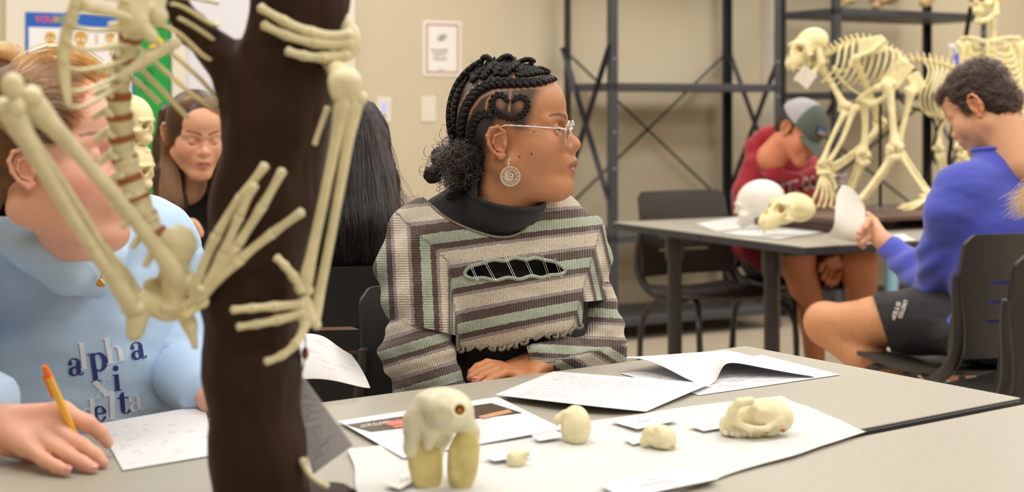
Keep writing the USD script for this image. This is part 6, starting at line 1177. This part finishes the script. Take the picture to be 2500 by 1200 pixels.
# ---- human skeleton on its stand, at the right
HY = 6.35
hs_ = thing('human_skeleton', 'hanging human skeleton behind the young man in blue', 'skeleton', flat(P(2420, 400, HY)))
skull(hs_, Rz(-150) @ Ry(4), P(2410, -2, HY), .98, 'human', 'bone', True, 3, h=.0036)
hsp = [P(2424, 48+i*9.2, HY+.03) for i in range(6)]+[P(2422-2*math.sin(i/4), 104+i*15.2, HY+.07-.02*math.sin(i/3)) for i in range(13)]+[P(2420, 305+i*20, HY+.05) for i in range(5)]
for i, p in enumerate(hsp): vertebra(hs_, p, hsp[max(i-1, 0)]-hsp[min(i+1, len(hsp)-1)], V(.2, 1, 0), .011 if i < 6 else .0145 if i < 19 else .019, 'bone', 1.2, 'disc' if i >= 19 else None, .9)
for i in range(11):
    t = i/10; y = 104+i*14.6; p = P(2422, y, HY+.06); w = 52+22*math.sin(min(1, t*1.5)*1.57); d_ = .06+.05*math.sin(min(1, t*1.4)*1.57)
    for sd_ in (-1, 1):
        e_ = 8 if i < 8 else 30
        obj('rib', tube([p, P(2421+sd_*w*.62, y-2, HY+.075), P(2420+sd_*w, y+18, HY-.01), P(2418+sd_*w*.72, y+30, HY-d_), P(2413+sd_*e_, y+(16 if i < 8 else 38), HY-d_-.03)], .0055, 22, 7, flat=.7), 'bone', hs_, smooth=True)
obj('sternum', tube(q([(2410, 100), (2411, 130), (2412, 190), (2412, 214)], HY-.11, HY-.14), [.020, .015, .017, .006], 14, 8, flat=.4), 'bone', hs_, smooth=True)
for sd_ in (-1, 1):
    B(hs_, 'clavicle', [P(2412+sd_*8, 102, HY-.11), P(2414+sd_*38, 92, HY-.07), P(2420+sd_*68, 94, HY)], .0065)
    f = Fld().box(P(2420+sd_*48, 140, HY+.10), (.036, .006, .06), Rz(0), .006, k=.01).chain([P(2420+sd_*36, 116, HY+.10), P(2420+sd_*70, 98, HY+.02)], [.007, .011], k=.01); obj('scapula', f.mesh(.006), 'bone', hs_, smooth=True)
    B(hs_, 'humerus', [P(2420+sd_*70, 108, HY), P(2420+sd_*72, 180, HY), P(2420+sd_*74, 262, HY)], [.016, .0115, .013], ends=(1.5, 1.6)); B(hs_, 'radius', [P(2420+sd_*74, 272, HY-.01), P(2420+sd_*77, 400, HY-.02)], .0075); B(hs_, 'ulna', [P(2420+sd_*70, 268, HY+.01), P(2420+sd_*71, 398, HY)], .0075)
    hand(hs_, P(2420+sd_*74, 412, HY-.01), [(P(2420+sd_*(66+5*j), 442, HY-.02+.01*j), P(2420+sd_*(67+4*j), 468, HY-.02+.01*j)) for j in range(4)])
    B(hs_, 'femur', [P(2420+sd_*38, 430, HY), P(2420+sd_*34, 540, HY), P(2420+sd_*26, 668, HY)], [.018, .014, .018], ends=(1.6, 1.8)); B(hs_, 'tibia', [P(2420+sd_*26, 684, HY), P(2420+sd_*24, 866, HY)], [.017, .012], ends=(1.7, 1.4)); B(hs_, 'fibula', [P(2420+sd_*36, 690, HY+.01), P(2420+sd_*34, 866, HY+.01)], .007)
    hand(hs_, P(2420+sd_*26, 884, HY-.02), [(P(2420+sd_*(16+5*j), 893, HY-.10), P(2420+sd_*(14+6*j), 900, HY-.16)) for j in range(4)], name='toe_bone', clump='ankle_bones')
f = Fld()
for sd_ in (-1, 1): f.box(P(2420+sd_*42, 400, HY+.03), (.05, .007, .05), Rz(sd_*40), .007, k=.012).chain([P(2420+sd_*36, 424, HY), P(2420+sd_*18, 450, HY-.05), P(2420, 446, HY-.06)], [.022, .012, .010], k=.012).cone(P(2420+sd_*34, 430, HY), P(2420+sd_*22, 470, HY+.02), .016, .014, k=.012)
f.ell(P(2420, 402, HY+.06), (.04, .02, .055), k=.012); obj('pelvis', f.mesh(.006), 'bone', hs_, smooth=True)
zt = HC-(402-CY)*HY/F; xh = P(2421, 0, HY)[0]
obj('stand_pole', tube([V(xh, HY+.13, .06), V(xh, HY+.13, 1.9), V(xh, HY+.06, 1.93), V(xh, HY, 1.86)], .011, 30, 10), 'wire', hs_, smooth=True)
for a in range(5): obj('stand_leg', tube([V(xh, HY+.13, .07), V(xh+.28*math.cos(a*1.2566+.3), HY+.13+.28*math.sin(a*1.2566+.3), .02)], .012, 2, 8), 'wire', hs_)
# ---------------------------------------------------------------- papers, cards and skulls on the near tables
textpaper('print_page', (226, 226, 229), 36, 30, .56, (158, 158, 166), seed=1.3); textpaper('print_form', (228, 228, 231), 20, 7, .40, (192, 192, 198), seed=5.1); textpaper('print_dense', (220, 220, 224), 24, 9, .46, (150, 150, 158), seed=2.7); textpaper('print_card', (236, 236, 236), 4, 9, .55, (110, 110, 118), m0=.22, m1=.8, seed=3.3)
def paper(name, label, ctrl, material, category='paper', th=.0006, n=36, group=None):
    m, u = sheet(ctrl, n, n, th); return top(name, m, material, label, category, uv=u, group=group)
Z = .7418
def quad(TL, TR, BR, BL, z=Z, bow=0., zc=None):
    c = [np.array(x, float) for x in (TL, TR, BR, BL)]; zs = zc or (z, z, z, z); g = []
    for i in np.linspace(0, 1, 5):
        row = []
        for j in np.linspace(0, 1, 5):
            p = (c[0]*(1-i)+c[1]*i)*(1-j)+(c[3]*(1-i)+c[2]*i)*j; zz = (zs[0]*(1-i)+zs[1]*i)*(1-j)+(zs[3]*(1-i)+zs[2]*i)*j; row.append((T(*x, z0)) if False else None); row[-1] = (p, zz)
        g.append(row)
    w = [T(c[k][0], c[k][1], zs[k]) for k in range(4)]
    return [[(w[0]*(1-i)+w[1]*i)*(1-j)+(w[3]*(1-i)+w[2]*i)*j+V(0, 0, bow*math.sin(math.pi*i)*math.sin(math.pi*j)) for j in np.linspace(0, 1, 5)] for i in np.linspace(0, 1, 5)]
# paper towel sheet
w = [T(858, 1106), T(1905, 972), T(2118, 1062), V(-.135, 1.37, .74)]; g = []
for i in np.linspace(0, 1, 24):
    row = []
    for j in np.linspace(0, 1, 14):
        p = (w[0]*(1-i)+w[1]*i)*(1-j)+(w[3]*(1-i)+w[2]*i)*j; e = min(i, 1-i, j, 1-j); k_ = meshkit.noise(V(i*9, j*6, .3))-.5; p = p+V(.012*k_, .012*(meshkit.noise(V(i*11, j*7, 4.3))-.5), 0)*(1 if e < .02 else .3)
        p[2] = .7411+.0045*max(0, meshkit.noise(V(i*5, j*9, 2.))-.35)+(.0018 if e < .02 else 0); row.append(p)
    g.append(row)
m, u = sheet(g, 110, 70, .0006); top('paper_towel', m, 'towel', 'white paper towel spread under the small skulls on the near tables', 'paper towel', smooth=True)
paper('worksheet', 'white worksheet under the writing hand of the student in light blue', quad((238, 1034), (500, 988), (522, 1110), (300, 1147)), 'print_form')
pp = thing('fact_sheet', 'printed fact sheet with a dark photo strip and a pink bird, behind the large skull', 'paper', T(1100, 1040))
m, u = sheet(quad((826, 1027), (1215, 968), (1374, 1046), (985, 1117), .7455), 30, 30, .0006); obj('page', m, 'print_page', pp, uv=u)
mat('photo_dark', (46, 38, 34), .4, var=.8, vs=38, rgb2=(104, 84, 66), detail=5); mat('photo_pink', (226, 128, 112), .5); mat('photo_tan', (208, 160, 120), .5, var=.2, vs=60)
m, u = sheet(quad((846, 1036), (1200, 983), (1275, 1007), (906, 1053), .7464), 20, 8, .0003); obj('photo_strip', m, 'photo_dark', pp, smooth=True)
def flatshape(L, z, mt, name, parent): c = [T(x, y, z) for x, y in L]; pl = Polygon([(p[0], p[1]) for p in c]).buffer(.003).buffer(-.001); obj(name, slab(pl, .0003, z), mt, parent)
flatshape([(938, 1034), (960, 1026), (985, 1023), (1000, 1028), (985, 1034), (960, 1038)], .7468, 'photo_pink', 'bird_picture', pp); flatshape([(960, 1038), (1000, 1033), (1010, 1036), (965, 1042)], .7468, 'photo_pink', 'bird_picture', pp); flatshape([(1170, 1016), (1240, 1000), (1248, 1005), (1180, 1020)], .7468, 'photo_tan', 'sand_picture', pp)
o_ = T(870, 1046, .7468); dx = T(905, 1041, .7468)-o_
for k_, tx in enumerate(('THE FLAMINGO', 'IN FLIGHT')):
    m2 = meshkit.text_mesh(tx, .0062, .0003, True); a_ = math.degrees(math.atan2(dx[1], dx[0])); obj('lettering', xf(m2, Rz(a_), o_+V(.006, .02-.011*k_, 0)), 'white', pp, smooth=False)
paper('worksheet', 'white printed worksheet with raised front edge, in the middle of the table', [[T(1352, 906, .743), T(1280, 934, .747), T(1208, 963, .7485)], [T(1470, 915, .744), T(1425, 948, .7495), T(1390, 984, .7535)], [T(1600, 925, .745), T(1560, 960, .750), T(1500, 996, .7505)], [T(1738, 936, .7465), T(1690, 955, .747), T(1577, 1004, .7425)]], 'print_page')
paper('worksheet', 'lowest worksheet of the packet, flat at the right of the table', quad((1515, 911), (1862, 866), (2052, 914), (1706, 964), .7412), 'print_dense')
c = [((1533, 870, .766), (1531, 872, .766), (1529, 874, .766)), ((1615, 866, .757), (1614, 880, .760), (1612, 891, .762)), ((1695, 860, .751), (1692, 895, .750), (1686, 928, .7462)), ((1742, 857, .749), (1742, 895, .747), (1741, 934, .7440)), ((1775, 855, .7485), (1772, 876, .757), (1766, 893, .764)), ((1848, 872, .748), (1836, 881, .757), (1822, 889, .764)), ((1988, 913, .7445), (1987, 915, .7445), (1986, 918, .7445))]
paper('worksheet', 'curled top page of the packet at the right of the table', [[T(*x) for x in r] for r in c], 'print_form', n=60)
paper('worksheet', 'lined page curling up from the table edge right of the trunk', [[T(560, 1050, .743), T(562, 1035, .743), T(565, 1020, .743)], [P(655, 950, 2.17), P(652, 905, 2.2), P(650, 850, 2.25)], [P(760, 924, 2.29), P(755, 870, 2.31), P(750, 814, 2.35)], [P(840, 934, 2.32), P(825, 890, 2.34), P(805, 830, 2.37)], [P(904, 947, 2.33), P(885, 905, 2.335), P(858, 866, 2.34)]], 'print_form')
for k_, (L, z, lb) in enumerate(((((1490, 1028), (1596, 1006), (1656, 1025), (1556, 1046)), .7475, 'white card behind the small knobbly skull'), (((1522, 1069), (1572, 1058), (1594, 1073), (1545, 1084)), .7475, 'white card at the left of the small knobbly skull'), (((1680, 1037), (1748, 1024), (1790, 1039), (1718, 1051)), .7475, 'outlined name card left of the cat-like skull'),
                                 (((1180, 1112), (1270, 1100), (1296, 1111), (1206, 1124)), .7475, 'name card left of the tiny round skull'), (((1298, 1062), (1358, 1051), (1378, 1066), (1315, 1075)), .7478, 'handwritten scrap left of the egg-shaped skull'), (((936, 1181), (1003, 1147), (1036, 1160), (976, 1193)), .7475, 'outlined name card at the foot of the large skull'), (((1464, 1181), (1700, 1139), (1754, 1168), (1520, 1216)), .7485, 'large folded white card at the front edge'))):
    paper('name_card', lb, quad(*L, z), 'print_card', 'card', .001, 6, 'name cards by the small skulls')
# skulls on the towel
mat('skull_cream', (228, 219, 180), .4, var=.10, vs=60, bump=.25, bs=160); mat('skull_grey', (222, 216, 186), .4, var=.14, vs=50, rgb2=None, bump=.2, bs=160)
mat('amber', (188, 112, 30), .4)
y0 = 1.735; k = thing('animal_skull', 'large cream skull with broad jaw plates, seen from behind', 'skull', T(1085, 1196))
f = Fld().ell(P(1092, 1000, y0), (.033, .040, .026), Ry(12), k=.012).ell(P(1064, 990, y0+.03), (.030, .03, .022), k=.012).ell(P(1060, 1052, y0+.02), (.024, .03, .022), k=.012)
f.chain([P(1040, 985, y0), P(1012, 1025, y0), P(1002, 1075, y0+.01)], [.013, .0125, .0085], k=.01).chain([P(1125, 1030, y0), P(1146, 1048, y0), P(1150, 1070, y0)], [.012, .0085, .006], k=.008).ell(P(1045, 1048, y0-.012), (.010, .010, .014), k=.008)
f.cone(P(1122, 1000, y0-.06), P(1122, 1000, y0-.018), .0062, .006, k=.003, op='s').ell(P(1078, 1015, y0-.045), (.012, .008, .010), k=.006, op='s')
f.cone(P(1070, 1060, y0+.02), P(1060, 1130, y0+.045), .012, .010, k=.012).chain([P(1022, 1010, y0-.004), P(1008, 1050, y0-.006), P(1004, 1092, y0-.004), P(1012, 1130, y0)], [.010, .009, .0085, .006], k=.008).chain([P(1072, 1040, y0-.018), P(1052, 1060, y0-.02), P(1046, 1088, y0-.014)], [.008, .0075, .006], k=.006).chain([P(1140, 1020, y0), P(1160, 1052, y0), P(1166, 1100, y0)], [.007, .0045, .004], k=.006)
sk = obj('cranium', f.mesh(.0022), 'skull_grey', k, smooth=True); obj('foramen', ball(P(1122, 1000, y0-.014), (.0058, .012, .0058)), 'amber', sk, smooth=True)
mat('skull_yellow', (212, 196, 130), .4, var=.14, vs=60)
for cx_s, w_, rt, dy in ((1038, 44, -9, .0), (1131, 40, 7, -.004)):
    f = Fld().ell(P(cx_s, 1124, y0+dy), (w_*.5e-3, .0075, .043), Ry(rt) @ Rz(-rt*2.2), k=.006).cone(P(cx_s-6 if rt < 0 else cx_s+10, 1060, y0+dy), P(cx_s, 1105, y0+dy), .007, .010, k=.008).chain([P(cx_s-26, 1100, y0+dy), P(cx_s-22, 1160, y0+dy), P(cx_s+2, 1194, y0+dy)], .0052, k=.006); obj('jaw_plate', f.mesh(.0022), 'skull_yellow', k, smooth=True)
f = Fld().chain([P(1055, 1180, y0+.01), P(1085, 1185, y0+.06), P(1118, 1180, y0+.01)], .008, k=.008); obj('jaw_front', f.mesh(.003), 'skull_cream', k, smooth=True)
y0 = 1.965; k = thing('animal_skull', 'egg-shaped pale skull standing on the towel beside the handwritten scrap', 'skull', T(1402, 1090))
f = Fld().ell(P(1406, 1039, y0), (.0212, .025, .0285), Ry(-3), k=.006).chain([P(1378, 1010, y0-.006), P(1362, 1022, y0-.008), P(1360, 1034, y0-.008)], [.006, .005, .003], k=.004).chain([P(1382, 1016, y0-.004), P(1374, 1050, y0-.006), P(1378, 1072, y0-.006)], [.003, .0025, .0025], k=.003)
obj('cranium', f.mesh(.0016), 'skull_cream', k, smooth=True)
y0 = 1.84; k = thing('animal_skull', 'tiny round skull, the smallest on the towel', 'skull', T(1260, 1146))
f = Fld().ell(P(1260, 1121, y0), (.0132, .014, .0122), k=.004).cone(P(1272, 1112, y0-.004), P(1289, 1106, y0-.006), .006, .003, k=.004).ell(P(1248, 1112, y0-.008), (.005, .005, .005), k=.003); obj('cranium', f.mesh(.0012), 'skull_cream', k, smooth=True)
y0 = 1.935; k = thing('animal_skull', 'small knobbly skull lying between the white cards', 'skull', T(1607, 1102))
f = Fld().ell(P(1614, 1066, y0), (.0195, .021, .0165), k=.005).ell(P(1590, 1060, y0), (.012, .015, .013), k=.006).cone(P(1582, 1048, y0-.006), P(1572, 1078, y0-.006), .005, .006, k=.005).cone(P(1605, 1046, y0-.012), P(1622, 1086, y0-.016), .004, .004, k=.004).ell(P(1634, 1080, y0-.006), (.010, .012, .010), k=.005).cone(P(1641, 1094, y0-.04), P(1641, 1092, y0-.014), .0028, .0028, k=.002, op='s').ell(P(1585, 1066, y0-.018), (.006, .006, .007), k=.003, op='s')
obj('cranium', f.mesh(.0014), 'skull_cream', k, smooth=True)
y0 = 2.01; k = thing('animal_skull', 'long cat-like skull with a cheekbone arch, right of the outlined card', 'skull', T(1845, 1068))
f = Fld().ell(P(1880, 1010, y0), (.030, .030, .0225), Ry(8), k=.008).ell(P(1908, 1022, y0), (.016, .024, .017), k=.008).cone(P(1838, 1018, y0), P(1782, 1034, y0), .021, .014, k=.012).ell(P(1772, 1040, y0), (.009, .014, .011), k=.006)
for q in (-1, 1): f.chain([P(1778, 1028, y0+q*.016), P(1792, 1000, y0+q*.022), P(1806, 984, y0+q*.026), P(1832, 978, y0+q*.020)], [.008, .007, .0065, .006], k=.006).chain([P(1800, 1030, y0+q*.022), P(1830, 1046, y0+q*.032), P(1870, 1044, y0+q*.034), P(1905, 1026, y0+q*.026)], [.006, .0048, .0045, .005], k=.005).ell(P(1820, 1012, y0+q*.030), (.012, .014, .011), k=.004, op='s').ell(P(1860, 1022, y0+q*.036), (.018, .012, .010), k=.005, op='s')
f.ell(P(1880, 1050, y0-.012), (.012, .010, .008), k=.005).chain([P(1770, 1048, y0-.008), P(1800, 1056, y0-.012), P(1850, 1058, y0-.012)], .006, k=.006)
pt = obj('cranium', f.mesh(.0017), 'skull_cream', k, smooth=True)
for q in range(5): obj('tooth', ball(P(1772+q*15, 1056+q*1.2, y0-.018), (.0028, .0022, .0042), sub=1), 'bone_white', k, smooth=True)
for x, y in ((1872, 1052), (1912, 1050)): obj('ear_hole', ball(P(x, y, y0-.020), (.0035, .003, .003), sub=1), 'amber', pt, smooth=True)
# ---- far table
wsk = thing('human_skull', 'white human skull on the far table beside the maroon sleeve', 'skull', P(1840, 558, 5.5)); skull(wsk, Rz(163) @ Ry(6), P(1848, 506, 5.50), 1.0, 'human', 'bone_white', False, h=.003, tint='skull_grey')
ysk = thing('ape_skull', 'yellowish ape skull with long canines lying on the far table', 'skull', P(1910, 570, 5.20)); skull(ysk, Rz(205) @ Ry(-12), P(1926, 521, 5.22), 1.06, 'ape', 'bone', False, h=.003)
for q in (-1, 1): obj('canine', tube([P(1866, 534, 5.18+q*.025), P(1862, 552, 5.175+q*.027), P(1868, 570, 5.18+q*.026)], [.0075, .006, .002], 10, 8), 'skull_cream', ysk, smooth=True)
far = lambda L, z=.7415: quad(*L, z)
paper('paper_towel', 'white towel under the white skull on the far table', far(((1698, 545), (1800, 529), (1868, 556), (1750, 564))), 'towel', 'paper towel', .0008, 10)
paper('paper_towel', 'white towel under the yellow ape skull on the far table', far(((1762, 569), (1880, 548), (2012, 566), (1900, 583)), .743), 'towel', 'paper towel', .0008, 10)
paper('worksheet', 'white sheet lying at the right end of the far table edge', far(((2120, 580), (2205, 570), (2236, 586), (2150, 592))), 'print_form', n=8)
paper('worksheet', 'white page bent upright in the hand of the young man in blue', [[P(2056, 452, 4.92), P(2082, 462, 4.86), P(2106, 496, 4.80)], [P(2040, 500, 4.90), P(2074, 512, 4.85), P(2116, 536, 4.76)], [P(2036, 548, 4.88), P(2066, 556, 4.84), P(2110, 566, 4.75)], [P(2010, 572, 4.99), P(2050, 584, 4.90), P(2096, 592, 4.82)]], 'offwhite', n=30)
# ---- things on the racks
def bottle(name, label, x, zb, Y, prof, mt, cap=None):
    p = P(x, 0, Y); t = thing(name, label, 'bottle', (p[0], p[1], zb)); obj('bottle_body', lathe(prof, 24, None, V(p[0], p[1], zb)), mt, t); return t, V(p[0], p[1], zb)
mat('bottle_blue', (30, 60, 215), .3, coat=.4); mat('bottle_pale', (148, 192, 214), .4)
t, p = bottle('spray_bottle', 'blue spray bottle with a white trigger head on the metal rack', 2338, 1.307, 8.16, [(0, 0), (.038, .002), (.04, .02), (.04, .14), (.03, .18), (.014, .21), (.014, .22), (0, .22)], 'bottle_blue')
obj('spray_head', cat([bx((.03, .03, .03), p+V(0, 0, .235), .004), bx((.075, .024, .026), p+V(-.018, 0, .262), .005), tube([p+V(-.03, 0, .25), p+V(-.042, 0, .225), p+V(-.038, 0, .205)], .006, 10, 8)]), 'white', t)
t, p = bottle('drink_bottle', 'pale blue bottle on the bottom shelf of the rack, behind the bare knees', 2176, .122, 8.2, [(0, 0), (.036, .002), (.038, .02), (.038, .22), (.03, .25), (.018, .27), (0, .27)], 'bottle_pale'); obj('cap', lathe([(0, .27), (.02, .27), (.02, .3), (0, .3)], 18, None, p), 'white', t)
mat('bone_brown', (150, 112, 78), .5, var=.5, vs=30, rgb2=(214, 190, 140)); mat('bone_tan', (206, 182, 128), .5, var=.2, vs=30)
for x, yw, kd, mt, s_k, lb in ((2070, 180, 'ape', 'bone_tan', .5, 'tiny tan skull at the left end of the top rack shelf'), (2160, 205, 'human', 'bone_brown', 1.08, 'brown stained skull in the middle of the top rack shelf'), (2288, 215, 'ape', 'bone_tan', 1.25, 'tan skull at the right end of the top rack shelf')):
    Y_ = 8.15; zz = 1.775+(.070 if kd == 'human' else .088)*s_k; p = V((x-CX)*Y_/F, Y_, zz); t = thing('shelf_skull', lb, 'skull', V(p[0], p[1], 1.775)); skull(t, Rz(yw), p, s_k, kd, mt, False, h=.004)
# two more skulls on a small stand between the fair-haired student and the green board
rk = thing('skull_stand', 'thin black stand holding two cream skulls in front of the green board', 'stand', flat(P(332, 500, 3.9))+V(0, 0, .741))
sx = P(318, 0, 3.95); obj('pole', tube([V(sx[0], sx[1], .745), V(sx[0], sx[1], 1.13)], .01, 2, 8), 'wire', rk); obj('stand_base', lathe([(0, 0), (.09, 0), (.09, .012), (.02, .02), (0, .02)], 24, None, V(sx[0], sx[1], .741)), 'wire', rk)
for y, s_k, lb in ((302, .76, 'upper of the two cream skulls in front of the green board'), (412, .76, 'lower of the two cream skulls in front of the green board')):
    p = P(330, y, 3.95); kt = thing('human_skull', lb, 'skull', p-V(0, 0, .07)); skull(kt, Rz(-12) @ Ry(6), P(322, y, 3.95), s_k, 'human', 'bone', y < 400, h=.0036)
    obj('peg', lathe([(0, 0), (.05, 0), (.05, .006), (0, .006)], 18, None, V(sx[0], sx[1], p[2]-(.086 if y < 400 else .060))), 'wire', rk)
